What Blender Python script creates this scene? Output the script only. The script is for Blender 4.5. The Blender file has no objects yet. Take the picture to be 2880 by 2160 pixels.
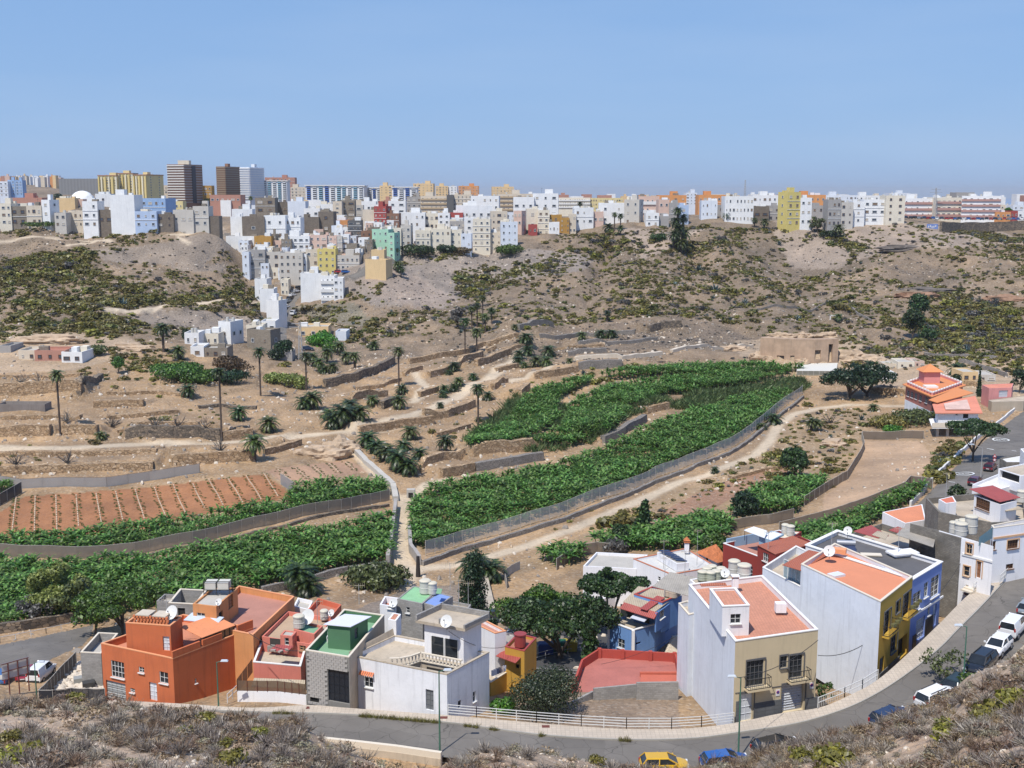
import bpy,bmesh,math,random
import numpy as np
from mathutils import Vector as Vc,Matrix,Euler
random.seed(7);RNG=np.random.default_rng(11);RU=RNG.uniform
S=bpy.context.scene
# ------------------------------------------------------------------ camera, sky, sun
W0,H0,F,CZ=2880.0,2160.0,3300.0,48.0
PITCH=math.radians(9.3);CP,SP=math.cos(PITCH),math.sin(PITCH)
cam=bpy.data.cameras.new('camera');cam.sensor_width=36;cam.lens=36*F/W0;cam.clip_start=0.5;cam.clip_end=90000
co=bpy.data.objects.new('camera',cam);S.collection.objects.link(co);S.camera=co
co.location=(0,0,CZ);co.rotation_euler=(math.pi/2-PITCH,0,0)
SUN_EL=math.radians(60);SHX,SHY=0.50,0.866 # direction in which shadows fall
w=bpy.data.worlds.new('World');S.world=w;w.use_nodes=True
nt=w.node_tree;bg=nt.nodes['Background'];sky=nt.nodes.new('ShaderNodeTexSky');sky.sky_type='NISHITA'
sky.sun_disc=False;sky.sun_elevation=SUN_EL;sky.sun_rotation=math.atan2(-SHX,-SHY)
sky.altitude=0;sky.air_density=1.0;sky.dust_density=0.3;sky.ozone_density=3.0
hsv=nt.nodes.new('ShaderNodeHueSaturation');hsv.inputs['Saturation'].default_value=0.86
nt.links.new(sky.outputs[0],hsv.inputs['Color'])
_tc=nt.nodes.new('ShaderNodeTexCoord');_sx=nt.nodes.new('ShaderNodeSeparateXYZ');nt.links.new(_tc.outputs['Generated'],_sx.inputs[0])
_rp=nt.nodes.new('ShaderNodeValToRGB');nt.links.new(_sx.outputs['Z'],_rp.inputs[0]);_e=_rp.color_ramp.elements
while len(_e)<5:_e.new(.5)
for _q,(_p,_c)in zip(_e,[(0,(.205,.375,.70)),(.03,(.235,.415,.735)),(.15,(.215,.395,.725)),(.32,(.16,.325,.68)),(1,(.08,.20,.55))]):_q.position=_p;_q.color=(*[v*7.1 for v in _c],1)
_cn=nt.nodes.new('ShaderNodeTexNoise');_cn.inputs['Scale'].default_value=2.2;_cn.inputs['Detail'].default_value=6;_mp=nt.nodes.new('ShaderNodeMapping');_mp.inputs['Scale'].default_value=(1,1,7)
nt.links.new(_tc.outputs['Generated'],_mp.inputs[0]);nt.links.new(_mp.outputs[0],_cn.inputs['Vector'])
_cr=nt.nodes.new('ShaderNodeValToRGB');nt.links.new(_cn.outputs['Fac'],_cr.inputs[0]);_cr.color_ramp.elements[0].position=.48;_cr.color_ramp.elements[1].position=.8;_cr.color_ramp.elements[1].color=(.16,.16,.16,1)
_mx=nt.nodes.new('ShaderNodeMix');_mx.data_type='RGBA';_mx.inputs[0].default_value=.85;nt.links.new(hsv.outputs[0],_mx.inputs[6]);nt.links.new(_rp.outputs[0],_mx.inputs[7])
_m2=nt.nodes.new('ShaderNodeMix');_m2.data_type='RGBA';nt.links.new(_cr.outputs[0],_m2.inputs[0]);nt.links.new(_mx.outputs[2],_m2.inputs[6]);_m2.inputs[7].default_value=(4.4,5.1,6.1,1)
nt.links.new(_m2.outputs[2],bg.inputs['Color'])
bg.inputs['Strength'].default_value=0.12
sl=bpy.data.lights.new('sun','SUN');sl.energy=3.9;sl.angle=math.radians(0.53);sl.color=(1.0,0.955,0.88)
so=bpy.data.objects.new('sun',sl);S.collection.objects.link(so)
sd=Vc((SHX*math.cos(SUN_EL),SHY*math.cos(SUN_EL),-math.sin(SUN_EL)))
so.rotation_euler=sd.to_track_quat('-Z','Y').to_euler();so.location=(0,0,200)
S.view_settings.view_transform='Standard';S.view_settings.look='None';S.view_settings.gamma=1
S.view_settings.exposure=0.3;S.view_settings.use_curve_mapping=False
HAZE=0.00006
S.cycles.max_bounces=5;S.cycles.diffuse_bounces=2;S.cycles.glossy_bounces=2;S.cycles.transparent_max_bounces=10
S.cycles.transmission_bounces=2;S.cycles.use_adaptive_sampling=True
# ------------------------------------------------------------------ picture <-> place (photo pixels, 2880 x 2160)
def ray(px,py):
 u,v=(px-W0/2)/F,(H0/2-py)/F
 return np.array([u,CP+v*SP,-SP+v*CP])
def P(px,py,z):
 d=ray(px,py);return Vc(d*((z-CZ)/d[2]))+Vc((0,0,CZ))
def PD(px,py,Y):
 d=ray(px,py);return Vc(d*(Y/d[1]))+Vc((0,0,CZ))
def proj(X,Y,Z):
 zc=Y*CP-(Z-CZ)*SP;yc=Y*SP+(Z-CZ)*CP;zc=np.where(zc<.1,.1,zc)
 return W0/2+F*X/zc,H0/2-F*yc/zc
def ztop(px,base_py,zb,top_py):
 b=P(px,base_py,zb);d=ray(px,top_py);return CZ+d[2]*b.y/d[1]
# ------------------------------------------------------------------ numpy value noise
_PT=RNG.random((256,256))
def vnoise(x,y):
 xi=np.floor(x).astype(int);yi=np.floor(y).astype(int);fx=x-xi;fy=y-yi
 fx=fx*fx*(3-2*fx);fy=fy*fy*(3-2*fy);a=xi&255;b=yi&255;c=(xi+1)&255;d=(yi+1)&255
 return(_PT[a,b]*(1-fx)+_PT[c,b]*fx)*(1-fy)+(_PT[a,d]*(1-fx)+_PT[c,d]*fx)*fy
def fbm(x,y,o=4):
 s=0;a=.5
 for i in range(o):s=s+a*(vnoise(x+17.3*i,y-9.1*i)-.5);x=x*2.03;y=y*2.03;a*=.5
 return s*2
def inpoly(px,py,poly):
 px=np.asarray(px);py=np.asarray(py);c=np.zeros(px.shape,bool);n=len(poly)
 for i in range(n):
  x1,y1=poly[i];x2,y2=poly[(i+1)%n]
  if y1==y2:continue
  c^=((y1>py)!=(y2>py))&(px<(x2-x1)*(py-y1)/(y2-y1)+x1)
 return c
def polydist(px,py,line):
 best=np.full(np.shape(px),1e9)
 for(x1,y1),(x2,y2)in zip(line,line[1:]):
  dx,dy=x2-x1,y2-y1;t=np.clip(((px-x1)*dx+(py-y1)*dy)/(dx*dx+dy*dy+1e-9),0,1)
  best=np.minimum(best,np.hypot(px-x1-t*dx,py-y1-t*dy))
 return best
# ------------------------------------------------------------------ terrain
CTRL={
 100:[(640,530),(700,485),(760,450),(880,390),(960,345),(1080,300),(1160,272),(1240,250),(1340,228),(1480,200),(1560,188),(1700,168),(1830,141),(1950,124),(1990,112)],
 500:[(640,560),(760,480),(880,410),(960,360),(1040,318),(1160,275),(1240,250),(1320,232),(1420,212),(1560,186),(1700,165),(1850,142),(1960,118),(2000,108)],
 850:[(640,640),(870,480),(915,455),(950,410),(1000,370),(1080,325),(1160,285),(1260,252),(1330,230),(1450,205),(1580,184),(1680,168),(1760,142),(1900,120),(2000,106)],
 1300:[(640,700),(800,505),(860,460),(920,420),(980,385),(1050,340),(1130,305),(1220,272),(1300,250),(1400,227),(1500,206),(1600,186),(1680,168),(1780,144),(1900,123),(2010,106)],
 1750:[(600,700),(640,640),(720,560),(800,490),(880,430),(940,390),(1000,355),(1060,330),(1150,297),(1250,265),(1350,240),(1450,212),(1550,190),(1650,168),(1780,142),(1900,123),(2030,105)],
 2250:[(620,660),(700,580),(800,500),(880,440),(950,395),(1010,355),(1060,335),(1130,310),(1220,270),(1320,240),(1400,215),(1500,190),(1600,168),(1750,140),(1900,119),(2000,109)],
 2700:[(600,690),(640,640),(700,560),(800,490),(880,435),(950,390),(1020,350),(1080,320),(1160,285),(1250,250),(1340,207),(1450,184),(1560,160),(1660,138),(1750,125),(1850,113)],
}
# ------------------------------------------------------------------ table of the far town
CITY=[
 # (x0,x1,yt,yb,Y,side,colour,rows,cols,label,win,extras)
 (-8,34,572,632,520,0,'C',3,3,'cream house with three rows of windows at the far left edge of the town','w','t'),
 (34,77,580,634,521,0,'T',2,2,'bare brown unfinished house with dark open balconies at the far left','b',''),
 (77,119,578,634,520,0,'B',2,3,'beige house between the brown unfinished house and the narrow white one','b','a'),
 (33,120,556,592,600,0,'TC',1,6,'long terracotta building behind the beige houses at far left','w','t'),
 (117,143,562,636,519,13,'W',3,1,'narrow white house left of the pale yellow blank wall','w','t'),
 (156,187,598,638,518,0,'GB',2,2,'grey and cream house with a wide strip of windows below the yellow wall','g','k'),
 (163,213,557,610,560,0,'PE',0,0,'house with a blank pale yellow wall left of the white dome','w','k'),
 (213,236,560,600,565,0,'P',1,1,'narrow pinkish wall between the yellow wall and the tall white house','w',''),
 (194,235,592,640,525,0,'B',2,3,'low beige house under the pale yellow blank wall','b',''),
 (235,277,566,640,515,0,'W',3,2,'white house with a green sign patch right below the dome','w','ta'),
 (277,319,590,640,516,0,'DT',1,2,'crumbling brown stone house left of the great blank white wall','b',''),
 (272,314,545,600,575,0,'W',2,1,'white and beige house peeping over the crumbling brown one','b','a'),
 (314,381,548,640,512,0,'W',0,0,'tall building with a huge blank white wall facing the valley','w','tk'),
 (381,467,558,605,560,0,'LB',2,5,'light blue school with ribbon windows behind the blank white wall','w',''),
 (381,442,594,640,511,0,'CB',2,3,'blue grey house directly right of the blank white wall','w','k'),
 (442,489,602,640,513,0,'DT',2,2,'unfinished brown house right of the blue grey one','b',''),
 (489,545,590,638,515,0,'GB',1,3,'worn pale grey house with stepped roof at the right end of the left row','w','k'),
 (545,588,580,640,516,0,'GB',2,2,'taller worn pale grey house with an oval stain on its wall','w','t'),
 (588,617,608,642,517,0,'DT',0,0,'dark brown shed at the very end of the left row of houses','b',''),
 (0,24,510,552,900,0,'LW',4,2,'grey white block at the left edge behind the town','w','',),
 (24,44,506,548,905,0,'LB',5,2,'blue and white slab, first of two at far left','w','t'),
 (46,65,507,548,905,0,'LB',5,2,'darker blue slab, second of two at far left','w','t'),
 (445,472,521,545,870,0,'B',2,3,'part of the school with orange roof left of the striped tower','w',''),
 (553,596,522,552,870,0,'MU',2,4,'ochre school building with orange roof right of the striped tower','w',''),
 (479,515,566,590,700,0,'PY',1,3,'small yellow house in front of the foot of the striped tower','w','k'),
 (593,677,548,572,780,0,'TC',1,6,'low terracotta roofed building between the two slimmer towers','w',''),
 (749,830,499,540,1050,0,'TC',4,8,'red and tan apartment block rising behind the blue striped slab','w','tk'),
 (819,860,526,562,950,0,'B',4,4,'tan apartment block right of the blue striped slab','w','t'),
 (1069,1104,522,566,850,0,'PE',6,3,'tall orange tan apartment block between two blue and white slabs','w','tk'),
 (720,774,556,600,640,0,'T',2,2,'big bare brown unfinished block above the white stepped houses','b','k'),
 (774,812,568,604,650,0,'DT',1,2,'lower brown block right of the big unfinished one','b',''),
 (811,860,566,616,640,0,'LW',0,1,'pale blue grey house with a blank wall in the upper middle town','w','t'),
 (856,900,586,612,620,0,'W',1,2,'white house below the row of beige blocks in the upper town','w','k'),
 (897,940,574,612,640,0,'W',1,2,'low white house left of the beige tower with windows','w',''),
 (937,962,566,613,630,0,'B',4,1,'narrow beige tower with one column of windows','w','a'),
 (960,998,563,610,635,0,'T',3,2,'brown brick tower with balconies beside the narrow beige one','b','tk'),
 (998,1022,577,612,650,0,'GB',2,1,'grey house left of the white house with trees behind','w',''),
 (1018,1058,566,600,690,0,'W',1,1,'white house with a blank gable in front of the dark trees','w','t'),
 (656,711,588,640,560,0,'W',0,0,'white stepped roof top at the left corner of the dense town','w','t'),
 (651,686,609,700,545,0,'W',0,0,'tall white blank wall at the left corner of the dense town','w',''),
 (684,745,609,668,540,0,'DT',1,1,'grey brick house with a red and orange band under its roof','w',''),
 (745,804,606,676,541,0,'W',2,2,'white house with small plaques right of the banded brick house','w','k'),
 (803,846,612,660,545,0,'W',2,3,'white house with balconies left of the brown blank block','w','t'),
 (845,898,611,658,560,0,'DT',0,0,'brown bare wall with no windows in the middle of the town','b',''),
 (897,939,595,656,562,0,'DT',2,1,'tall dark brown block with a column of openings','b',''),
 (637,716,664,712,532,0,'W',0,0,'white retaining wall house stepping down the slope at left','w',''),
 (946,981,619,650,575,0,'O',1,2,'orange red house beside the dark scaffolded block','b','k'),
 (943,982,640,684,552,0,'W',2,3,'white house below the orange red one','w',''),
 (980,1018,620,700,548,0,'DG',6,2,'dark unfinished concrete frame building with green netting','g',''),
 (1022,1062,590,664,575,0,'B',0,0,'blank beige wall left of the dark red house','w',''),
 (1052,1087,580,645,570,12,'R',4,3,'dark red house standing above the mint green one','w','t'),
 (1086,1122,600,638,570,0,'K',2,3,'dark brown house with an open loggia right of the dark red one','b',''),
 (1046,1093,645,705,530,18,'M',3,3,'mint green house on the corner above the yellow block','w','k'),
 (1093,1110,655,742,524,12,'M',5,1,'mint green side wing going down the slope','w',''),
 (1100,1129,642,706,535,0,'C',4,2,'cream house right of the mint green one','w','k'),
 (1128,1156,634,709,536,0,'GB',4,2,'grey beige house at the end of the row beyond the mint house','w','ta'),
 (1017,1047,650,705,540,0,'K',4,2,'rust brown narrow house left of the mint green one','b',''),
 (794,871,664,700,528,0,'W',2,5,'white house with dark window strip in the middle rows','w','kt'),
 (870,920,661,697,530,0,'P',2,3,'cream pink house with a white balcony in the middle rows','w','k'),
 (919,963,664,710,531,0,'GB',3,3,'grey beige house above the bright yellow one','w','k'),
 (961,982,660,705,533,0,'W',3,1,'narrow white house left of the dark concrete frame','w',''),
 (716,764,664,702,526,0,'MU',1,4,'house with a mustard band and a row of dark windows','w',''),
 (764,796,676,704,529,0,'P',1,3,'small pink house right of the mustard banded one','w','k'),
 (683,702,708,778,505,0,'LW',3,1,'white narrow house stepping down at the left foot of the town','w',''),
 (700,747,702,777,508,0,'G',3,2,'grey house with a satellite dish at the left foot of the town','g','k'),
 (745,790,708,780,510,0,'GB',3,2,'brown grey house left of the block with bay windows','b',''),
 (787,853,711,790,505,0,'GB',4,4,'beige grey apartment block with stacked bay windows','g','k'),
 (852,864,714,790,507,0,'W',4,1,'thin white strip of house beside the block with bay windows','w',''),
 (862,897,701,772,509,0,'B',3,2,'plain tan house left of the bright yellow one','w',''),
 (895,945,700,771,507,0,'Y',4,3,'bright yellow house with four rows of windows in the lower town','w','k'),
 (946,1011,718,760,508,0,'GB',2,5,'long pale house along the sloping street','w','kt'),
 (1000,1012,700,745,512,0,'W',3,1,'white corner house at the end of the sloping street','w','a'),
 (975,1004,686,715,520,0,'T',0,1,'small bare block house above the long pale one','b',''),
 (718,756,757,788,492,0,'LW',1,2,'pale blue white house at the foot of the grey ones','w',''),
 (755,791,753,784,494,0,'C',1,3,'cream house at the foot of the brown grey one','w',''),
 (1026,1086,730,790,492,14,'PE',0,1,'isolated block with a blank pale yellow wall above the scree','w',''),
 (1045,1081,703,734,500,0,'PE',0,1,'upper storey of a pale yellow house behind the isolated block','w','k'),
 (848,905,768,848,470,0,'W',0,1,'white house with a blank wall and one tiny window on the road bend','w','t'),
 (904,942,775,846,472,0,'W',3,3,'white house with three balconies right of the blank white wall','w','k'),
 (940,966,782,842,474,0,'W',3,2,'rightmost white house of the three on the road bend','w',''),
 (718,752,784,850,470,0,'W',1,1,'top white house of the terrace beside the parked cars','w','k'),
 (733,772,812,880,452,0,'W',0,0,'middle white house of the terrace beside the parked cars','w',''),
 (748,785,845,905,438,8,'W',1,0,'lowest white house of the terrace beside the parked cars','w','t'),
 (791,812,786,830,480,0,'C',2,2,'cream house with a red canopy at the top of the steep street','w',''),
 (840,924,918,950,415,0,'PE',1,3,'low peach house with a pale roof beside the bright green bush','w',''),
 (944,974,932,958,405,0,'LW',0,1,'small pale blue shed right of the bright green bush','w',''),
 (613,650,905,968,398,22,'W',1,1,'white cube house with a blank right wall among the palms','w','k'),
 (693,735,915,950,405,0,'C',1,1,'cream upper part of the grey block house in the hamlet','w','k'),
 (735,775,903,935,400,0,'W',1,2,'white upper storey on the grey block house','w',''),
 (690,762,928,985,392,15,'T',1,2,'grey raw block house of the white hamlet','w',''),
 (520,560,936,970,396,0,'W',1,2,'leftmost white cottage of the hamlet','w','k'),
 (560,615,938,972,394,0,'C',1,3,'cream and white cottage left of the white cube house','w','k'),
 (537,574,974,1003,380,0,'W',1,1,'low white shed below the white cottages','b',''),
 (574,640,978,1004,379,0,'T',1,3,'row of patched shacks below the white cube house','b',''),
 (756,822,990,1012,372,0,'G',0,3,'low shed with a red canopy beside the dark green trees','b',''),
 (100,185,985,1014,352,0,'TC',1,3,'ruined pinkish house without roof at the foot of the cliff','b',''),
 (52,102,985,1012,351,0,'B',1,2,'ruined sandy wall at the left end of the pinkish ruin','b',''),
 (173,232,990,1020,350,0,'W',1,2,'ruined white house with a dark doorway right of the pinkish ruin','b',''),
 (0,31,972,992,360,0,'G',0,0,'grey concrete hut at the left edge under the scrub','g',''),
 (1164,1219,516,560,1000,0,'PE',6,5,'tall yellow tan apartment block with red roof line right of the last blue slab','w','tk'),
 (1226,1260,523,556,1050,0,'PE',5,4,'yellow tan half of the twin blocks on the skyline','w','t'),
 (1258,1285,524,556,1052,0,'W',5,3,'white half of the twin blocks on the skyline','w','k'),
 (1291,1346,523,556,1060,0,'O',4,6,'orange and pink apartment block on the skyline','w','tk'),
 (1386,1445,525,556,1060,0,'PE',4,6,'yellow apartment block on the skyline above the brown terraces','w','tk'),
 (1145,1186,553,600,700,0,'G',3,3,'grey and white house left of the brown balconied apartments','w','t'),
 (1185,1258,551,600,690,0,'B',4,6,'brown apartment block with long balconies, left one','w','ta'),
 (1257,1276,548,596,688,0,'DG',0,0,'dark grey stair tower between the brown apartment blocks','w',''),
 (1275,1328,547,590,692,0,'B',4,5,'brown apartment block right of the dark grey stair tower','w','t'),
 (1402,1508,545,592,700,0,'B',4,9,'long brown balconied apartment block right of the white rounded house','w','tak'),
 (1094,1141,565,602,660,0,'W',2,2,'white stepped house with roof rooms left of the grey and white house','w','t'),
 (1122,1196,598,660,585,0,'W',3,5,'wide white house with three rows of small windows','w','tk'),
 (1150,1172,660,700,575,0,'W',1,2,'white house base below the wide white house','w',''),
 (1195,1235,600,645,590,0,'C',2,3,'cream house with ornate roof edge right of the wide white one','b','k'),
 (1233,1265,599,646,588,0,'W',3,2,'white house left of the one with a red top storey','w','t'),
 (1264,1302,598,624,595,0,'R',0,0,'red top storey above a white floor in the middle skyline','w',''),
 (1264,1303,612,640,590,0,'W',1,3,'white floor under the red top storey','w',''),
 (1266,1308,622,662,580,0,'G',2,4,'grey house below the red top storey','w','k'),
 (1326,1403,551,592,650,0,'W',2,5,'large white rounded house on the crest','w','k'),
 (1285,1384,578,625,600,0,'W',1,5,'big white house with terraces below the rounded one','w','ta'),
 (1307,1333,612,665,572,0,'W',3,1,'white house left of the tall cream one','w','k'),
 (1331,1379,616,708,560,0,'C',5,3,'tall cream house with five rows of windows on the cliff edge','w','k'),
 (1382,1427,594,650,585,0,'B',3,3,'beige house with an arcade on top right of the tall cream one','b',''),
 (1425,1448,598,640,590,0,'LW',3,2,'pale house left of the pink tan one','w','a'),
 (1445,1467,593,656,588,12,'P',3,2,'pink tan house with a grey side wall','w',''),
 (1379,1411,654,705,562,0,'B',3,2,'tan house between the tall cream one and the white corner house','w',''),
 (1410,1456,624,700,556,0,'LW',4,3,'white corner house with a dark top window strip above the green hedge','w','k'),
 (1170,1211,648,712,540,0,'C',3,3,'cream house at the left end of the row on the cliff edge','w','k'),
 (1210,1268,644,704,541,0,'C',3,4,'long cream house with balconies in the row on the cliff edge','w','kt'),
 (1267,1299,646,710,543,0,'C',3,2,'cream house with a white lower floor on the cliff edge','w','k'),
 (1297,1326,657,712,542,0,'LW',3,2,'pale blue white house left of the tall cream one on the cliff edge','w','k'),
 (1445,1502,554,600,640,0,'W',1,3,'white house behind the pink tan one','w','k'),
 (1500,1570,544,610,645,0,'W',3,3,'tall white house with a blank right wall on the skyline','w','ta'),
 (1482,1514,587,645,600,0,'C',2,1,'cream house with a blank wall below the tall white one','w',''),
 (1513,1545,591,660,598,0,'C',4,2,'cream house with four rows of windows below the tall white one','w','k'),
 (1486,1511,632,660,590,0,'R',1,2,'small red house at the cliff edge','w',''),
 (1544,1573,625,658,592,0,'W',1,3,'small white house with three dark windows at the cliff edge','w',''),
 (1547,1580,604,648,605,0,'MU',2,1,'mustard house on the cliff edge','w',''),
 (1577,1601,613,652,603,0,'MU',3,3,'yellow brown house right of the mustard one','w',''),
 (1600,1620,602,654,604,0,'B',3,2,'tan house at the right end by the palms','w',''),
 (1570,1660,556,585,900,0,'C',3,14,'long cream hotel with rows of balconies, left half','g',''),
 (1662,1752,557,590,905,0,'PY',3,14,'long yellowish hotel with rows of balconies, right half','g',''),
 (1617,1669,584,632,610,0,'W',2,3,'white house behind the slender palm on the crest','w','k'),
 (1668,1697,595,635,612,0,'P',1,2,'small pink house right of the slender palm','w',''),
 (1685,1759,571,630,618,0,'W',2,2,'white house with a blank wall behind the twin palms','w','k'),
 (1757,1797,561,632,605,16,'GB',3,2,'grey beige house with a cream right side','w','t'),
 (1790,1854,552,600,680,0,'P',2,5,'pinkish white apartment house with three balconies','w','k'),
 (1852,1930,549,590,690,0,'O',2,4,'orange house with a red stripe behind the cypress like palms','w','tk'),
 (1852,1882,561,615,625,0,'P',2,2,'narrow cream pink house in front of the orange one','w',''),
 (1882,1910,570,630,624,0,'G',2,2,'grey block house left of the dark tall palms','b',''),
 (1817,1853,599,636,600,0,'W',2,2,'small white cottage with four windows on the crest','w',''),
 (1852,1881,608,630,602,0,'G',0,0,'grey base wall below the narrow cream pink house','w',''),
 (1909,1936,577,630,620,0,'CB',2,1,'light blue house right of the dark tall palms','w',''),
 (1929,1960,542,575,800,0,'LW',4,3,'white blue apartment block on the skyline behind the orange house','w','tk'),
 (1973,2017,564,612,622,0,'LW',2,4,'blue white house with four small windows on a stone base','w',''),
 (1966,2041,548,590,720,0,'O',2,6,'orange apartment house behind the blue white one','w','tk'),
 (2016,2041,576,620,640,0,'G',2,1,'grey block house left of the white school','b',''),
 (2040,2118,552,625,615,0,'W',3,8,'white school with ribbons of windows and a black roof tank','g','k'),
 (2117,2199,549,590,690,0,'W',2,6,'long pale apartment row behind the grey blocks','w','tk'),
 (2119,2162,580,622,628,0,'DT',1,2,'brown raw block house right of the white school','b',''),
 (2160,2208,578,622,630,0,'G',2,3,'grey raw block house left of the yellow corner tower','b','k'),
 (2212,2252,540,636,598,-16,'Y',4,2,'tall yellow corner house with white window frames','w','tk'),
 (2250,2281,556,634,600,0,'W',3,2,'white house with a grey base right of the tall yellow one','w',''),
 (2249,2321,548,592,700,0,'O',2,5,'orange house behind the white one with a grey base','w','tk'),
 (2283,2318,578,600,640,0,'G',1,2,'grey balcony block right of the white house with a grey base','b',''),
 (2327,2363,561,638,596,0,'G',3,3,'dark grey raw house with square openings','b','k'),
 (2362,2398,569,634,597,0,'GB',3,2,'paler grey raw house beside the dark grey one','b','k'),
 (2397,2430,566,628,600,0,'W',3,1,'white house with rounded corner right of the grey ones','w','k'),
 (2429,2490,561,627,602,0,'W',3,3,'large white house with framed windows right of centre on the crest','w','k'),
 (2490,2543,550,624,600,0,'C',4,2,'tall cream corner house with four pairs of windows','b','k'),
 (2325,2410,549,575,760,0,'LW',2,8,'white row on the skyline behind the grey raw houses','w','tk'),
 (2408,2492,550,575,765,0,'W',2,8,'long white row on the skyline behind the large white house','w','tk'),
 (2543,2634,558,610,660,0,'W',3,6,'white apartment block with pink balconies, leftmost of three','w','t'),
 (2632,2719,556,610,655,0,'C',3,6,'cream apartment block with pink balconies, middle of three','w','k'),
 (2718,2812,551,612,640,10,'W',4,6,'white apartment block with pink balconies, rightmost of three','w','tk'),
 (2812,2850,576,600,800,0,'B',2,3,'pale beige block near the right edge of the town','w','k'),
 (2848,2895,577,602,790,0,'LW',2,3,'pale grey block at the right edge of the town','w','t'),
 (2800,2842,596,612,640,0,'O',1,3,'low orange and yellow house behind the car park','w',''),
 (2842,2862,593,612,642,0,'R',1,2,'low red house behind the car park at right','w',''),
 (2860,2900,595,612,643,0,'W',1,2,'low white house behind the car park at the right edge','w',''),
 (2503,2560,543,560,1000,0,'LW',2,6,'long white block with roof sheds on the right skyline','w','tk'),
 (2690,2740,541,560,1000,0,'G',1,4,'grey block on the right skyline behind the pink balconied blocks','w',''),
]
cp=[]
for px,lst in CTRL.items():
 for py,Y in lst:
  v=PD(px,py,Y);cp.append((v.x,v.y,v.z))
  if px==100:v=PD(-350,py,Y);cp.append((v.x,v.y,v.z))
  if px==2700:v=PD(3200,py,Y*1.0);cp.append((v.x,v.y,v.z))
for px,Y,z in[(0,900,36),(0,1200,54),(0,1600,61),(260,900,34),(260,1200,47),(260,1600,52),(430,1200,36),(430,1700,35),(700,850,32),(700,1500,31),(1100,800,31),(1100,1500,28),(1500,850,30),(1500,1600,26),
                 (2000,800,31),(2000,1500,26),(2500,800,30),(2500,1500,26),(2900,850,29),(2900,1500,26),(-300,1200,56),(-300,1600,63),(3300,1000,27),(3300,1500,26)]:
 cp.append(((px-1440)/F*Y/CP,Y,z))
for r in CITY:
 if r[4]<=632 and r[3]-r[2]>22 and r[4]>=500:
  v=PD((r[0]+r[1])/2,r[3]-2,r[4]+4);cp.append(tuple(v))
cp=np.array(cp)
def _uv(X,Y):return np.stack([X/Y*1.6,np.log(Y)],-1)
_cu=_uv(cp[:,0],cp[:,1]);_C=0.02
_K=np.sqrt(((_cu[:,None]-_cu[None])**2).sum(-1)+_C**2)
_n=len(cp);_A=np.zeros((_n+3,_n+3));_A[:_n,:_n]=_K-np.eye(_n)*4e-3;_A[:_n,_n]=1;_A[:_n,_n+1:]=_cu;_A[_n,:_n]=1;_A[_n+1:,:_n]=_cu.T
_w=np.linalg.solve(_A,np.concatenate([cp[:,2],[0,0,0]]))
def H_base(X,Y):
 q=_uv(X,Y).reshape(-1,2);out=np.empty(len(q))
 for i in range(0,len(q),40000):
  s=q[i:i+40000];k=np.sqrt(((s[:,None]-_cu[None])**2).sum(-1)+_C**2)
  out[i:i+40000]=k@_w[:_n]+_w[_n]+s@_w[_n+1:]
 return out.reshape(np.shape(X))
def sstep(a,b,x):
 t=np.clip((x-a)/(b-a),0,1);return t*t*(3-2*t)
def H0f(X,Y):
 X=np.asarray(X,float);Y=np.asarray(Y,float)
 z=H_base(X,Y)
 hill=sstep(345,400,Y)*(1-sstep(560,640,Y))
 sx=X+fbm(X/40,Y/40,3)*25
 gul=np.abs(vnoise(sx/26,Y/140+3)-.5)*2 # gullies running down the slope
 z=z+hill*((gul-.5)*7.5*sstep(30,70,np.abs(X+60)+X*0.3)+fbm(X/14,Y/20,4)*3.0)
 near=1-sstep(105,135,Y)
 z=z+(1-near)*(fbm(X/9,Y/9,4)*.45)
 led=sstep(222,240,Y)*(1-sstep(345,375,Y))*np.clip(.5+fbm(X/45+3,Y/30,2)*2.5,0,1);q=(H_base(X,Y)+fbm(X/30,Y/22,3)*1.1)/1.15;fr=q-np.floor(q)
 z=z+led*(np.clip(fr/.16,0,1)-fr-.1)*.9
 rock=sstep(350,400,Y)*(1-sstep(600,660,Y));q2=(z+fbm(X/20,Y/20,3)*2.5)/3.4;f2=q2-np.floor(q2);z=z+rock*np.clip(fbm(X/60+8,Y/40,2)*3,0,1)*(np.clip(f2/.2,0,1)-f2-.1)*1.6
 return z
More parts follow.
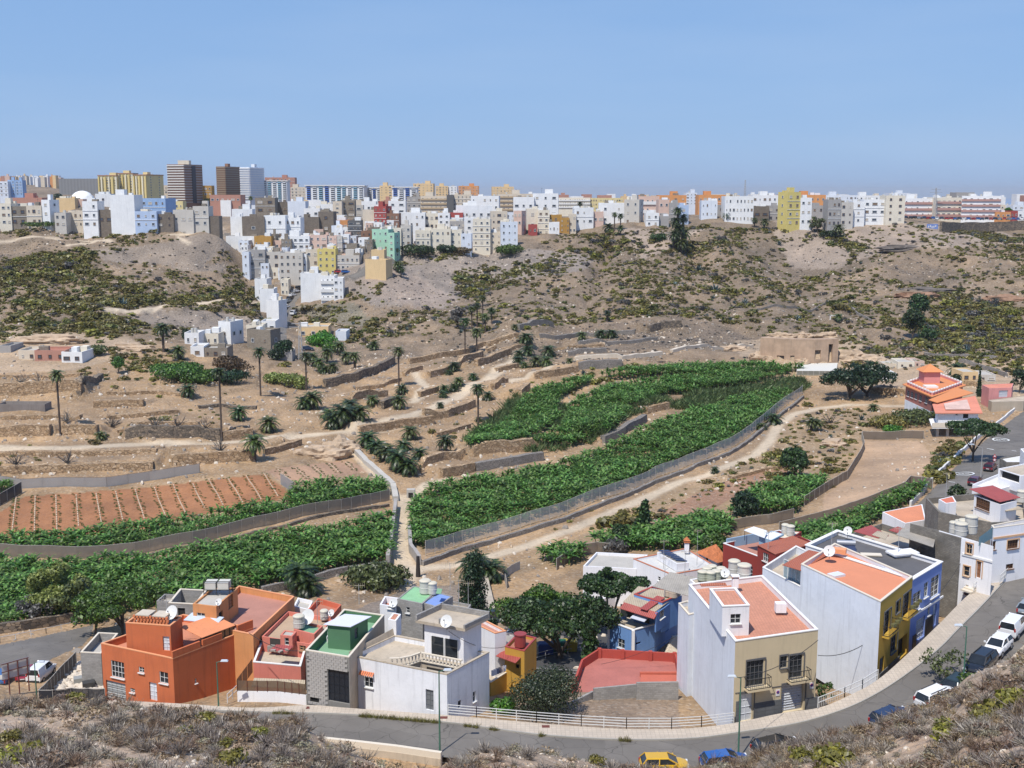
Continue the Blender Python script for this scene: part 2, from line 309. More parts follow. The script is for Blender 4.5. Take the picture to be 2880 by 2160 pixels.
# stone terrace walls: foot line in photo pixels, height, look, label words
TW=[
 ([(-60,1119),(228,1115)],3.2,'ochre','tall ochre stone terrace wall at the far left below the ruined house'),
 ([(228,1115),(262,1092),(292,1066)],1.5,'dark','dark dry stone wall climbing right from the end of the tall ochre wall'),
 ([(262,1148),(403,1150)],1.6,'ochre','short ochre terrace wall left of the fallen stones, below the dark climbing wall'),
 ([(-60,1231),(140,1227)],2.3,'ochre','ochre terrace wall left of the foot of the leftmost tall palm'),
 ([(175,1224),(272,1223)],2.1,'ochre','short terrace wall just right of the foot of the leftmost tall palm'),
 ([(352,1241),(619,1240)],2.5,'dark','long dark stone terrace wall left of the foot of the second tall palm'),
 ([(629,1240),(712,1232)],1.9,'ochre','ochre terrace wall touching the foot of the second tall palm on its right'),
 ([(-60,1338),(430,1323)],1.6,'ochre','low ochre terrace wall just above the grey net fence at left'),
 ([(483,1310),(600,1304),(712,1297)],2.2,'ochre','ochre terrace wall left of the palm with hanging dead fronds'),
 ([(745,1281),(800,1268),(850,1253)],1.3,'ochre','small sloping terrace wall right of the palm with hanging dead fronds'),
 ([(917,1091),(1010,1073),(1075,1049),(1112,1023)],2.4,'dark','curved dark stone wall under the palm thicket by the white hamlet'),
 ([(992,1139),(1040,1129),(1092,1119)],2.0,'ochre','ochre wall of the terrace above the large dark palm clump'),
 ([(1080,1151),(1112,1137)],2.0,'dark','short dark wall stub beside the squat palm in the middle terraces'),
 ([(1015,1223),(1120,1206),(1222,1197)],1.9,'ochre','ochre terrace wall above the lower clump of squat palms'),
 ([(1195,1189),(1262,1174),(1300,1161),(1338,1144)],1.9,'ochre','ochre terrace wall left of the lone slender palm in the middle'),
 ([(1184,1118),(1235,1101)],1.5,'ochre','short ochre wall beside the row of small palms in the middle terraces'),
 ([(1211,1063),(1290,1036),(1360,1017)],1.8,'ochre','ochre terrace wall under the small palm left of the middle palm grove'),
 ([(1154,1023),(1230,1008),(1300,998),(1360,979),(1460,956)],1.6,'ochre','long upper terrace wall running under the tall palm group'),
 ([(1345,1034),(1400,1011),(1440,996)],2.0,'ochre','ochre wall with a ramp left of the middle palm grove'),
 ([(1506,1067),(1560,1059),(1627,1047)],1.9,'ochre','rounded ochre terrace wall under the middle palm grove'),
 ([(1628,1041),(1750,1034)],2.4,'grey','grey stone wall at the top left corner of the banana terraces'),
 ([(1519,951),(1560,956),(1650,946),(1785,941)],1.4,'grey','grey stone terrace wall behind the two round palms'),
 ([(1601,1002),(1706,993)],1.3,'grey','low grey stone wall in front of the two round palms'),
 ([(1617,1017),(1750,1013),(1864,999)],1.1,'pale','long pale parapet wall above the banana terraces'),
 ([(1829,936),(1860,926),(1917,921)],2.6,'dark','dark stone retaining wall below the scrubby hillside in the middle'),
 ([(1462,929),(1557,926)],2.0,'grey','grey stone wall of an old water tank at the foot of the hill'),
 ([(1335,1302),(1515,1284)],2.6,'ochre','high ochre wall with a green bush on its end above the big banana field'),
 ([(1340,1326),(1440,1311),(1530,1296)],1.8,'grey','grey stone wall along the top edge of the big banana field'),
 ([(1702,1249),(1760,1221),(1820,1186)],1.9,'grey','grey stone wall between the upper and lower banana terraces'),
 ([(1822,1165),(1883,1151)],1.7,'ochre','short ochre wall between the upper and lower banana terraces'),
 ([(1188,1331),(1250,1309),(1310,1294)],1.7,'ochre','ochre terrace wall right of the lowest squat palms'),
 ([(1246,1345),(1337,1327)],2.0,'ochre','ochre terrace wall ending at the dark wall above the banana field corner'),
 ([(1392,1106),(1430,1081)],1.7,'ochre','small ochre wall by the boulders in the middle terraces'),
 ([(1468,1119),(1492,1099)],2.2,'ochre','short ochre wall at the left edge of the banana terraces'),
 ([(2443,1106),(2547,1115)],1.8,'ochre','ochre wall between the great dark tree and the pink villa'),
 ([(2650,1081),(2752,1091)],1.5,'ochre','low ochre wall behind the pink villa tower'),
 ([(1893,992),(2010,984),(2120,978)],.9,'pale','low pale wall behind the narrow upper banana strip'),
 ([(300,1180),(420,1172),(505,1163)],.8,'ochre','low broken ochre wall right of the fallen stones at left'),
 ([(-60,1066),(120,1063),(225,1069)],.7,'ochre','low ochre wall along the terrace under the ruined houses'),
 ([(-60,1296),(180,1293),(330,1289),(440,1284)],.9,'ochre','long low ochre wall under the wide dirt path at left'),
 ([(-60,1188),(100,1186),(225,1190)],.8,'ochre','low ochre ledge wall under the concrete basin'),
 ([(300,1110),(420,1108),(520,1118)],.8,'ochre','low ochre wall below the lone small tree'),
 ([(560,1150),(640,1148),(720,1152)],.7,'dark','low dark rubble wall left of the first squat palm'),
 ([(330,1218),(470,1214),(560,1216)],.6,'ochre','low ledge wall above the long dark stone wall'),
 ([(1370,1000),(1440,985),(1500,974)],1.1,'ochre','low ochre wall above the ramp wall by the middle grove'),
 ([(1630,975),(1760,968),(1850,958)],1.0,'grey','low grey wall on the terrace right of the twin round palms'),
 ([(1555,988),(1610,980),(1700,975)],.8,'ochre','low tan wall in front of the twin round palms'),
 ([(1140,1060),(1190,1048)],1.2,'ochre','short ochre wall right of the tall shadowed palm'),
 ([(1230,1228),(1290,1212),(1325,1204)],.8,'ochre','low ochre wall below the lone slender palm terrace'),
 ([(1005,1100),(1080,1090),(1130,1072)],1.0,'ochre','ochre wall between the curved dark wall and the dark clump'),
 ([(1400,1048),(1460,1034)],1.3,'ochre','ochre wall left of the rounded terrace wall'),
 ([(2600,1000),(2700,1005),(2800,1012)],.9,'grey','low grey wall in the scrub above the pink villa'),
 ([(2060,1350),(2160,1325),(2225,1318)],.6,'ochre','low earth bank along the fallow field'),
]
def TH(X,Y):
 z=H0f(X,Y);add=np.zeros(np.shape(z))
 for wl,h,fl in _TWW:
  for(x1,y1),(x2,y2)in zip(wl,wl[1:]):
   dx,dy=x2-x1,y2-y1;L=math.hypot(dx,dy);t=((X-x1)*dx+(Y-y1)*dy)/L/L;d=((Y-y1)*dx-(X-x1)*dy)/L
   m=np.clip(1-np.maximum(-t,t-1)*L/1.2,0,1)*np.clip((d-.7)/.6,0,1)*np.clip(1-(d-1.3)/13.,0,1)
   add=np.maximum(add,h*m)
 return z+add
_TWW=[]
H=TH
def T(px,py,dz=0,fn=None):
 fn=fn or H
 d=ray(px,py)/ray(px,py)[1];Ys=np.concatenate([np.arange(88,700,.8),np.arange(700,2500,6)])
 Z=CZ+d[2]*Ys;h=fn(d[0]*Ys,Ys);i=int(np.argmax(Z<h))if(Z<h).any()else len(Ys)-1
 i=max(i,1);a,b=Z[i-1]-h[i-1],Z[i]-h[i];t=a/(a-b)if a!=b else 0;Y=Ys[i-1]+(Ys[i]-Ys[i-1])*min(max(t,0),1)
 X=d[0]*Y;return Vc((X,Y,float(fn(np.array([X]),np.array([Y]))[0])+dz))
_tmp=[]
for line,h,lk,lb in TW:_tmp.append(([tuple(T(px,py)[:2])for px,py in line],h,lk))
_TWW=_tmp
# quarry cliff : steps up behind a cut rock face
QF=[tuple(T(px,py)[:2])for px,py in[(2137,1016),(2215,1021),(2290,1022),(2356,1020)]]
_TWW.append((QF,7.0,'q'))
# ------------------------------------------------------------------ materials
MATS={}
def lin(c):return tuple(((v/255)/12.92 if v/255<=.04045 else((v/255+.055)/1.055)**2.4)for v in c)
class NG:
 def __init__(s,name):
  s.m=bpy.data.materials.new(name);s.m.use_nodes=True;s.t=s.m.node_tree;s.b=s.t.nodes['Principled BSDF'];s.o=s.t.nodes['Material Output']
 def n(s,t,**k):
  x=s.t.nodes.new(t)
  for a,v in k.items():setattr(x,a,v)
  return x
 def l(s,a,b):s.t.links.new(a,b)
 def noise(s,scale,detail=4,vec=None,rough=.6,dist=0):
  x=s.n('ShaderNodeTexNoise');x.inputs['Scale'].default_value=scale;x.inputs['Detail'].default_value=detail
  x.inputs['Roughness'].default_value=rough;x.inputs['Distortion'].default_value=dist
  if vec is not None:s.l(vec,x.inputs['Vector'])
  return x.outputs['Fac']
 def ramp(s,fac,*st):
  x=s.n('ShaderNodeValToRGB');e=x.color_ramp.elements;s.l(fac,x.inputs[0])
  while len(e)<len(st):e.new(.5)
  for i,(p,c)in enumerate(st):e[i].position=p;e[i].color=(*c,1)if len(c)==3 else c
  return x.outputs[0]
 def mix(s,fac,a,b,mode='MIX'):
  x=s.n('ShaderNodeMix',data_type='RGBA',blend_type=mode)
  for k,v in((0,fac),(6,a),(7,b)):
   if isinstance(v,(int,float)):x.inputs[k].default_value=v
   elif isinstance(v,tuple):x.inputs[k].default_value=(*v,1)
   else:s.l(v,x.inputs[k])
  return x.outputs[2]
 def math(s,op,a,b=0):
  x=s.n('ShaderNodeMath',operation=op)
  for k,v in((0,a),(1,b)):
   if isinstance(v,(int,float)):x.inputs[k].default_value=v
   else:s.l(v,x.inputs[k])
  return x.outputs[0]
 def bump(s,h,st=.4,d=.05):
  x=s.n('ShaderNodeBump');x.inputs['Strength'].default_value=st;x.inputs['Distance'].default_value=d
  s.l(h,x.inputs['Height']);s.l(x.outputs[0],s.b.inputs['Normal'])
 def col(s,c):
  if isinstance(c,tuple):s.b.inputs['Base Color'].default_value=(*c,1)
  else:s.l(c,s.b.inputs['Base Color'])
 def rough(s,r):s.b.inputs['Roughness'].default_value=r
 def obj(s):return s.n('ShaderNodeTexCoord').outputs['Object']
 def uv(s):return s.n('ShaderNodeTexCoord').outputs['UV']
def sc3(c,k):return tuple(min(1,x*k)for x in c)
def plaster(name,c,var=.12,dirt=.25,rough=.85,bumps=.3,fine=9):
 key=('p',name)
 if key in MATS:return MATS[key]
 g=NG(name);o=g.obj()
 a=g.noise(.35,5,o);b=g.noise(fine,4,o);mp=g.n('ShaderNodeMapping');mp.inputs['Scale'].default_value=(1.6,1.6,.12);g.l(o,mp.inputs[0])
 st=g.noise(1.5,4,mp.outputs[0])
 x=g.mix(g.ramp(a,(.3,(0,0,0)),(.7,(1,1,1))),sc3(c,1-var),sc3(c,1+var*.5))
 x=g.mix(g.math('MULTIPLY',g.ramp(st,(.52,(0,0,0)),(.75,(1,1,1))),dirt),x,sc3(tuple(v*.75+.02 for v in c),.62))
 x=g.mix(g.math('MULTIPLY',g.math('SUBTRACT',b,.5),.28),x,(.05,.045,.04))
 g.col(x);g.rough(rough);g.bump(b,bumps,.02);MATS[key]=g.m;return g.m
def blockwall(name,c,mortar,bw=.4,bh=.2,dirt=.3,msize=.012):
 key=('b',name)
 if key in MATS:return MATS[key]
 g=NG(name);u=g.uv();br=g.n('ShaderNodeTexBrick');g.l(u,br.inputs['Vector'])
 br.inputs['Color1'].default_value=(*c,1);br.inputs['Color2'].default_value=(*sc3(c,.72),1);br.inputs['Mortar'].default_value=(*mortar,1)
 br.inputs['Scale'].default_value=1;br.inputs['Brick Width'].default_value=bw;br.inputs['Row Height'].default_value=bh;br.inputs['Mortar Size'].default_value=msize
 o=g.obj();n=g.noise(.6,5,o);n2=g.noise(12,3,o)
 x=g.mix(g.math('MULTIPLY',g.ramp(n,(.42,(0,0,0)),(.7,(1,1,1))),dirt*1.6),br.outputs['Color'],sc3(c,.45))
 x=g.mix(g.math('MULTIPLY',n2,.25),x,sc3(c,.5));g.col(x);g.rough(.95)
 g.bump(g.math('SUBTRACT',g.math('MULTIPLY',n2,.3),br.outputs['Fac']),.6,.03);MATS[key]=g.m;return g.m
def stonewall(name,cols,scale=3.2,joint=(.05,.04,.03)):
 key=('s',name)
 if key in MATS:return MATS[key]
 g=NG(name);u=g.uv();mp=g.n('ShaderNodeMapping');mp.inputs['Scale'].default_value=(1,1.7,1);g.l(u,mp.inputs[0])
 wv=g.n('ShaderNodeTexNoise');wv.inputs['Scale'].default_value=2;g.l(u,wv.inputs['Vector'])
 v1=g.mix(.12,mp.outputs[0],wv.outputs['Color'])
 v=g.n('ShaderNodeTexVoronoi');v.inputs['Scale'].default_value=scale;g.l(v1,v.inputs['Vector'])
 e=g.n('ShaderNodeTexVoronoi',feature='DISTANCE_TO_EDGE');e.inputs['Scale'].default_value=scale;g.l(v1,e.inputs['Vector'])
 sp=g.n('ShaderNodeSeparateColor');g.l(v.outputs['Color'],sp.inputs[0])
 x=g.ramp(sp.outputs[0],*[(i/(len(cols)-1),c)for i,c in enumerate(cols)])
 n=g.noise(.35,4,u);x=g.mix(g.math('MULTIPLY',g.ramp(n,(.45,(0,0,0)),(.7,(1,1,1))),.45),x,sc3(cols[0],.6))
 ef=g.ramp(e.outputs['Distance'],(0,(0,0,0)),(.07,(1,1,1)));x=g.mix(ef,joint,x)
 g.col(x);g.rough(.95);g.bump(ef,.9,.08);MATS[key]=g.m;return g.m
def corrug(name,c,pitch=.18,rust=.2,axis=0,rough=.6):
 key=('c',name)
 if key in MATS:return MATS[key]
 g=NG(name);u=g.uv();s=g.n('ShaderNodeSeparateXYZ');g.l(u,s.inputs[0])
 wv=g.math('SINE',g.math('MULTIPLY',s.outputs[axis],6.283/pitch));n=g.noise(.8,5,g.obj())
 x=g.mix(g.math('MULTIPLY',g.ramp(n,(.45,(0,0,0)),(.65,(1,1,1))),rust),c,sc3(c,.55))
 x=g.mix(g.math('MULTIPLY',g.math('ADD',wv,1),.12),x,sc3(c,.4));g.col(x);g.rough(rough);g.bump(wv,.7,.03);MATS[key]=g.m;return g.m
def tiles(name,c,tw=.3,th=.3,var=.8,joint=None,rough=.8,off=0):
 key=('t',name)
 if key in MATS:return MATS[key]
 g=NG(name);u=g.uv();br=g.n('ShaderNodeTexBrick');g.l(u,br.inputs['Vector']);br.offset=off
 br.inputs['Color1'].default_value=(*c,1);br.inputs['Color2'].default_value=(*sc3(c,var),1);br.inputs['Mortar'].default_value=(*(joint or sc3(c,.55)),1)
 br.inputs['Scale'].default_value=1;br.inputs['Brick Width'].default_value=tw;br.inputs['Row Height'].default_value=th;br.inputs['Mortar Size'].default_value=.012
 n=g.noise(.5,5,g.obj());x=g.mix(g.math('MULTIPLY',g.ramp(n,(.4,(0,0,0)),(.7,(1,1,1))),.35),br.outputs['Color'],sc3(c,.6))
 g.col(x);g.rough(rough);g.bump(g.math('MULTIPLY',br.outputs['Fac'],-1),.3,.02);MATS[key]=g.m;return g.m
def plain(name,c,rough=.5,metal=0,alpha=None):
 key=('pl',name)
 if key in MATS:return MATS[key]
 g=NG(name);n=g.noise(3,3,g.obj());g.col(g.mix(g.math('MULTIPLY',n,.25),c,sc3(c,.65)));g.rough(rough);g.b.inputs['Metallic'].default_value=metal
 MATS[key]=g.m;return g.m
def glassy(name,c=(.02,.025,.03),rough=.08):
 key=('g',name)
 if key in MATS:return MATS[key]
 g=NG(name);n=g.noise(.9,2,g.obj());g.col(g.mix(n,sc3(c,.5),sc3(c,1.8)));g.rough(rough);MATS[key]=g.m;return g.m
def leafmat(name,c1,c2,c3=None,gloss=.45,trans=.25):
 key=('l',name)
 if key in MATS:return MATS[key]
 g=NG(name);geo=g.n('ShaderNodeNewGeometry');oi=g.n('ShaderNodeObjectInfo')
 st=[(0,sc3(c1,.7)),(.5,c1),(1,c2)]if c3 is None else[(0,c1),(.6,c2),(1,c3)]
 x=g.ramp(geo.outputs['Random Per Island'],*st)
 hs=g.n('ShaderNodeHueSaturation');g.l(x,hs.inputs['Color']);g.l(g.math('ADD',g.math('MULTIPLY',oi.outputs['Random'],.5),.75),hs.inputs['Value'])
 g.l(g.math('ADD',g.math('MULTIPLY',oi.outputs['Random'],.035),.482),hs.inputs['Hue'])
 g.col(hs.outputs[0]);g.rough(gloss)
 if trans:
  tr=g.n('ShaderNodeBsdfTranslucent');ms=g.n('ShaderNodeMixShader');ms.inputs[0].default_value=trans
  br=g.n('ShaderNodeHueSaturation');br.inputs['Value'].default_value=1.5;g.l(hs.outputs[0],br.inputs['Color']);g.l(br.outputs[0],tr.inputs['Color'])
  g.l(g.b.outputs[0],ms.inputs[1]);g.l(tr.outputs[0],ms.inputs[2]);g.l(ms.outputs[0],g.o.inputs[0])
 MATS[key]=g.m;return g.m
def netmat(name,c,alpha=.55):
 key=('n',name)
 if key in MATS:return MATS[key]
 g=NG(name);n=g.noise(.6,4,g.obj());n2=g.noise(6,3,g.obj());g.col(g.mix(g.math('MULTIPLY',n,.5),c,sc3(c,.55)));g.rough(.8)
 tr=g.n('ShaderNodeBsdfTransparent');tl=g.n('ShaderNodeBsdfTranslucent');tl.inputs[0].default_value=(*c,1)
 m1=g.n('ShaderNodeMixShader');m1.inputs[0].default_value=.3;g.l(g.b.outputs[0],m1.inputs[1]);g.l(tl.outputs[0],m1.inputs[2])
 m2=g.n('ShaderNodeMixShader');g.l(g.math('ADD',g.math('MULTIPLY',n2,.3),alpha-.15),m2.inputs[0]);g.l(tr.outputs[0],m2.inputs[1]);g.l(m1.outputs[0],m2.inputs[2])
 g.l(m2.outputs[0],g.o.inputs[0]);MATS[key]=g.m;return g.m
# ------------------------------------------------------------------ mesh builder
def link(o):S.collection.objects.link(o);return o
def tag(o,label=None,cat=None,group=None,kind=None):
 for k,v in(('label',label),('category',cat),('group',group),('kind',kind)):
  if v:o[k]=v
 return o
def thing(name,label,cat,loc=(0,0,0),group=None):
 o=link(bpy.data.objects.new(name,None));o.location=loc;o.empty_display_size=.3;return tag(o,label,cat,group)
def LOC(parent):
 v=Vc((0,0,0))
 while parent is not None:v=v+parent.location;parent=parent.parent
 return v
class MB:
 def __init__(s):s.v=[];s.f=[];s.mi=[];s.cur=0
 def quad(s,*p):
  b=len(s.v);s.v+=[tuple(q)for q in p];s.f.append(tuple(range(b,b+len(p))));s.mi.append(s.cur);return s
 def box(s,c,size,rz=0,top=1.0,dirx=None):
  c=Vc(c);hx,hy,hz=size[0]/2,size[1]/2,size[2]/2
  ex=Vc((math.cos(rz),math.sin(rz),0))if dirx is None else Vc(dirx).normalized();ey=Vc((-ex.y,ex.x,0)).normalized();ez=ex.cross(ey)
  b=len(s.v)
  for k,(x,y,z)in enumerate([(-1,-1,-1),(1,-1,-1),(1,1,-1),(-1,1,-1),(-1,-1,1),(1,-1,1),(1,1,1),(-1,1,1)]):
   f=top if z>0 else 1;s.v.append(tuple(c+ex*(x*hx*f)+ey*(y*hy*f)+ez*(z*hz)))
  for q in[(0,3,2,1),(4,5,6,7),(0,1,5,4),(1,2,6,5),(2,3,7,6),(3,0,4,7)]:s.f.append(tuple(b+i for i in q));s.mi.append(s.cur)
  return s
 def bar(s,a,b,t=.05,t2=None):
  a=Vc(a);b=Vc(b);d=b-a
  if d.length<1e-5:return s
  d.normalize();up=Vc((0,0,1))if abs(d.z)<.95 else Vc((1,0,0));x=d.cross(up).normalized()*t/2;y=x.normalized().cross(d)*((t2 or t)/2);i=len(s.v)
  for e in(a,b):s.v+=[tuple(e-x-y),tuple(e+x-y),tuple(e+x+y),tuple(e-x+y)]
  for q in[(0,1,2,3),(7,6,5,4),(0,4,5,1),(1,5,6,2),(2,6,7,3),(3,7,4,0)]:s.f.append(tuple(i+k for k in q));s.mi.append(s.cur)
  return s
 def cyl(s,a,b,r1,r2=None,n=10,caps=True):
  a=Vc(a);b=Vc(b);r2=r1 if r2 is None else r2;d=(b-a).normalized();up=Vc((0,0,1))if abs(d.z)<.95 else Vc((1,0,0));x=d.cross(up).normalized();y=d.cross(x);i=len(s.v)
  for e,r in((a,r1),(b,r2)):
   for k in range(n):t=2*math.pi*k/n;s.v.append(tuple(e+x*(r*math.cos(t))+y*(r*math.sin(t))))
  for k in range(n):s.f.append((i+k,i+(k+1)%n,i+n+(k+1)%n,i+n+k));s.mi.append(s.cur)
  if caps:s.f.append(tuple(i+k for k in range(n-1,-1,-1)));s.f.append(tuple(i+n+k for k in range(n)));s.mi+=[s.cur]*2
  return s
 def prism(s,pts,z0,z1,top=True,bottom=False):
  n=len(pts);i=len(s.v);s.v+=[(p[0],p[1],z0)for p in pts]+[(p[0],p[1],z1)for p in pts]
  for k in range(n):s.f.append((i+k,i+(k+1)%n,i+n+(k+1)%n,i+n+k));s.mi.append(s.cur)
  if top:s.f.append(tuple(range(i+n,i+2*n)));s.mi.append(s.cur)
  if bottom:s.f.append(tuple(range(i+n-1,i-1,-1)));s.mi.append(s.cur)
  return s
 def revolve(s,c,prof,n=12):
  c=Vc(c);i=len(s.v)
  for r,z in prof:
   for k in range(n):t=2*math.pi*k/n;s.v.append((c.x+r*math.cos(t),c.y+r*math.sin(t),c.z+z))
  for j in range(len(prof)-1):
   for k in range(n):a=i+j*n+k;b=i+j*n+(k+1)%n;s.f.append((a,b,b+n,a+n));s.mi.append(s.cur)
  s.f.append(tuple(range(i+(len(prof)-1)*n,i+len(prof)*n)));s.mi.append(s.cur);return s
 def build(s,name,mats,parent=None,kind=None,smooth=False):
  L=LOC(parent);me=bpy.data.meshes.new(name);me.from_pydata([(x-L.x,y-L.y,z-L.z)for x,y,z in s.v],[],s.f)
  mats=mats if isinstance(mats,(list,tuple))else[mats]
  for m in mats:me.materials.append(m)
  if any(s.mi):me.polygons.foreach_set('material_index',s.mi)
  uv=me.uv_layers.new(name='UVMap');nl=len(me.loops);arr=np.zeros((nl,2));V=np.array(s.v);k=0
  for p in me.polygons:
   n=p.normal
   for li in range(p.loop_start,p.loop_start+p.loop_total):
    q=V[me.loops[li].vertex_index]
    if abs(n.z)>.75:arr[li]=(q[0],q[1])
    else:
     h=math.hypot(n.x,n.y);arr[li]=((-n.y*q[0]+n.x*q[1])/h,q[2])
  uv.data.foreach_set('uv',arr.ravel())
  if smooth:me.polygons.foreach_set('use_smooth',[True]*len(me.polygons))
  o=link(bpy.data.objects.new(name,me));o.parent=parent
  if kind:o['kind']=kind
  return o
def npmesh(name,V,Fq,mat,attr=None,smooth=False):
 me=bpy.data.meshes.new(name);V=np.asarray(V,np.float32);Fq=np.asarray(Fq,np.int32);n=Fq.shape[1]
 me.vertices.add(len(V));me.vertices.foreach_set('co',V.ravel());me.loops.add(Fq.size);me.loops.foreach_set('vertex_index',Fq.ravel())
 me.polygons.add(len(Fq));me.polygons.foreach_set('loop_start',np.arange(len(Fq),dtype=np.int32)*n)
 if smooth:me.polygons.foreach_set('use_smooth',np.ones(len(Fq),bool))
 for m in(mat if isinstance(mat,list)else[mat]):me.materials.append(m)
 me.update(calc_edges=True)
 if attr is not None:
  a=me.color_attributes.new('tint','FLOAT_COLOR','POINT');c=np.ones((len(V),4),np.float32);c[:,:3]=attr;a.data.foreach_set('color',c.ravel())
 me.validate();return me
# ------------------------------------------------------------------ ground sheets
DUST=(.38,.26,.165);SCREE=(.30,.245,.20);DARKG=(.20,.165,.135);PATHC=(.60,.50,.37);REDS=(.34,.155,.07);ASPH=(.115,.108,.10)
def groundmat(name,rocks=1.0):
 g=NG(name);a=g.n('ShaderNodeVertexColor');a.layer_name='tint';o=g.obj()
 n1=g.noise(.12,6,o,.65);n2=g.noise(1.3,6,o,.7);v=g.n('ShaderNodeTexVoronoi');v.inputs['Scale'].default_value=1.1;g.l(o,v.inputs['Vector'])
 v2=g.n('ShaderNodeTexVoronoi');v2.inputs['Scale'].default_value=3.1;g.l(o,v2.inputs['Vector'])
 x=g.mix(g.ramp(n1,(.3,(0,0,0)),(.7,(1,1,1))),g.mix(1,a.outputs[0],(.78,.77,.76),'MULTIPLY'),g.mix(1,a.outputs[0],(1.13,1.1,1.06),'MULTIPLY'))
 x=g.mix(g.math('MULTIPLY',g.ramp(n2,(.5,(0,0,0)),(.72,(1,1,1))),.55),x,g.mix(1,x,(.5,.48,.46),'MULTIPLY'))
 sp=g.n('ShaderNodeSeparateColor');g.l(v2.outputs['Color'],sp.inputs[0])
 x=g.mix(g.math('MULTIPLY',g.ramp(sp.outputs[0],(.75,(0,0,0)),(.9,(1,1,1))),.22*rocks),x,(.62,.54,.45))
 x=g.mix(g.math('MULTIPLY',g.ramp(sp.outputs[1],(.8,(0,0,0)),(.95,(1,1,1))),.38*rocks),x,(.10,.085,.07))
 g.col(x);g.rough(.95);g.bump(g.math('ADD',g.math('MULTIPLY',v.outputs['Distance'],.5*rocks),n2),.9,.35);return g.m
GM=groundmat('dry_earth');GM2=groundmat('fine_earth',.12)
def roadmat(name,c,crack=.7):
 g=NG(name);o=g.obj();n=g.noise(.25,5,o);n2=g.noise(20,3,o)
 wv=g.noise(.8,3,o);mv=g.n('ShaderNodeMix',data_type='RGBA');mv.inputs[0].default_value=.25;g.l(o,mv.inputs[6])
 nn=g.n('ShaderNodeTexNoise');nn.inputs['Scale'].default_value=1.2;g.l(o,nn.inputs['Vector']);g.l(nn.outputs['Color'],mv.inputs[7])
 e=g.n('ShaderNodeTexVoronoi',feature='DISTANCE_TO_EDGE');e.inputs['Scale'].default_value=.55;g.l(mv.outputs[2],e.inputs['Vector'])
 x=g.mix(g.ramp(n,(.3,(0,0,0)),(.7,(1,1,1))),sc3(c,.82),sc3(c,1.15));x=g.mix(g.math('MULTIPLY',n2,.3),x,sc3(c,.55))
 pv=g.n('ShaderNodeTexVoronoi');pv.inputs['Scale'].default_value=.16;g.l(mv.outputs[2],pv.inputs['Vector']);ps=g.n('ShaderNodeSeparateColor');g.l(pv.outputs['Color'],ps.inputs[0]);x=g.mix(g.math('MULTIPLY',g.ramp(ps.outputs[0],(.6,(0,0,0)),(.64,(1,1,1))),.3),x,sc3(c,.55));x=g.mix(g.math('MULTIPLY',g.ramp(g.noise(.7,4,o),(.55,(0,0,0)),(.75,(1,1,1))),.45),x,sc3(c,.5))
 x=g.mix(g.math('MULTIPLY',g.ramp(e.outputs['Distance'],(0,(1,1,1)),(.012,(0,0,0))),crack),x,sc3(c,.3));g.col(x);g.rough(.88);g.bump(n2,.25,.01);return g.m
M_ASPH=roadmat('worn_asphalt',(.175,.158,.138),.85);M_ASPH2=roadmat('shade_and_patch_asphalt',(.075,.073,.074),.2)  # second asphalt: tree shade put into the car park's colour, also a street patch
na=780;av=np.linspace(-.63,.63,na)
Yr=[86.]
while Yr[-1]<760:Yr.append(Yr[-1]+max(.42,.0037*Yr[-1]))
while Yr[-1]<3200:Yr.append(Yr[-1]*1.03)
Yr=np.array(Yr);nr=len(Yr)
AA,YY=np.meshgrid(av,Yr);XX=AA*YY;ZZ=H(XX,YY)
ZZ=np.where(YY>1750,ZZ-(YY-1750)*.09,ZZ)
PX,PY=proj(XX,YY,ZZ)
ZONES={ # zone: (kind of sheet, tint, list of photo polygons)
 'soil_field':(REDS,[[(-60,1470),(0,1441),(70,1397),(380,1374),(743,1333),(828,1397),(515,1460),(353,1500),(163,1520),(-60,1545)]]),
 'sown_field':((.43,.27,.175),[[(745,1325),(800,1314),(977,1294),(1045,1326),(920,1345),(798,1358),(780,1345)]]),
 'sandy_field':((.45,.31,.20),[[(2430,1238),(2589,1242),(2626,1283),(2612,1362),(2557,1341),(2545,1370),(2318,1450),(2318,1395),(2398,1329),(2426,1275)]]),
 'fallow_field':((.36,.205,.125),[[(1835,1452),(1950,1392),(2120,1322),(2250,1312),(2235,1345),(2100,1375),(1985,1445),(1880,1470)]]),
 'asphalt_road':(ASPH,[[(-80,1824),(0,1815),(120,1790),(262,1758),(255,1785),(230,1815),(150,1850),(90,1890),(0,1920),(-80,1940)],
 [(2990,1062),(2880,1155),(2800,1215),(2730,1275),(2680,1322),(2600,1400),(2560,1440),(2600,1500),(2700,1440),(2800,1360),(2880,1300),(3000,1240)],
 [(778,910),(795,870),(815,842),(838,818),(870,800),(930,788),(1010,766),(1035,740),(1050,700),(1060,740),(1045,765),(1010,782),(950,797),(880,808),(850,822),(832,845),(818,880),(812,910),(800,940),(815,975),(795,985),(772,950)],
 [(600,640),(640,630),(655,650),(640,668),(622,655)]]),
 'car_park':((.085,.083,.082),[[(1500,1860),(1560,1790),(1610,1760),(1700,1755),(1790,1790),(1770,1850),(1700,1900),(1640,1905),(1510,1900)]]),  # outline follows the tree shadow, which is painted into the ground here
}
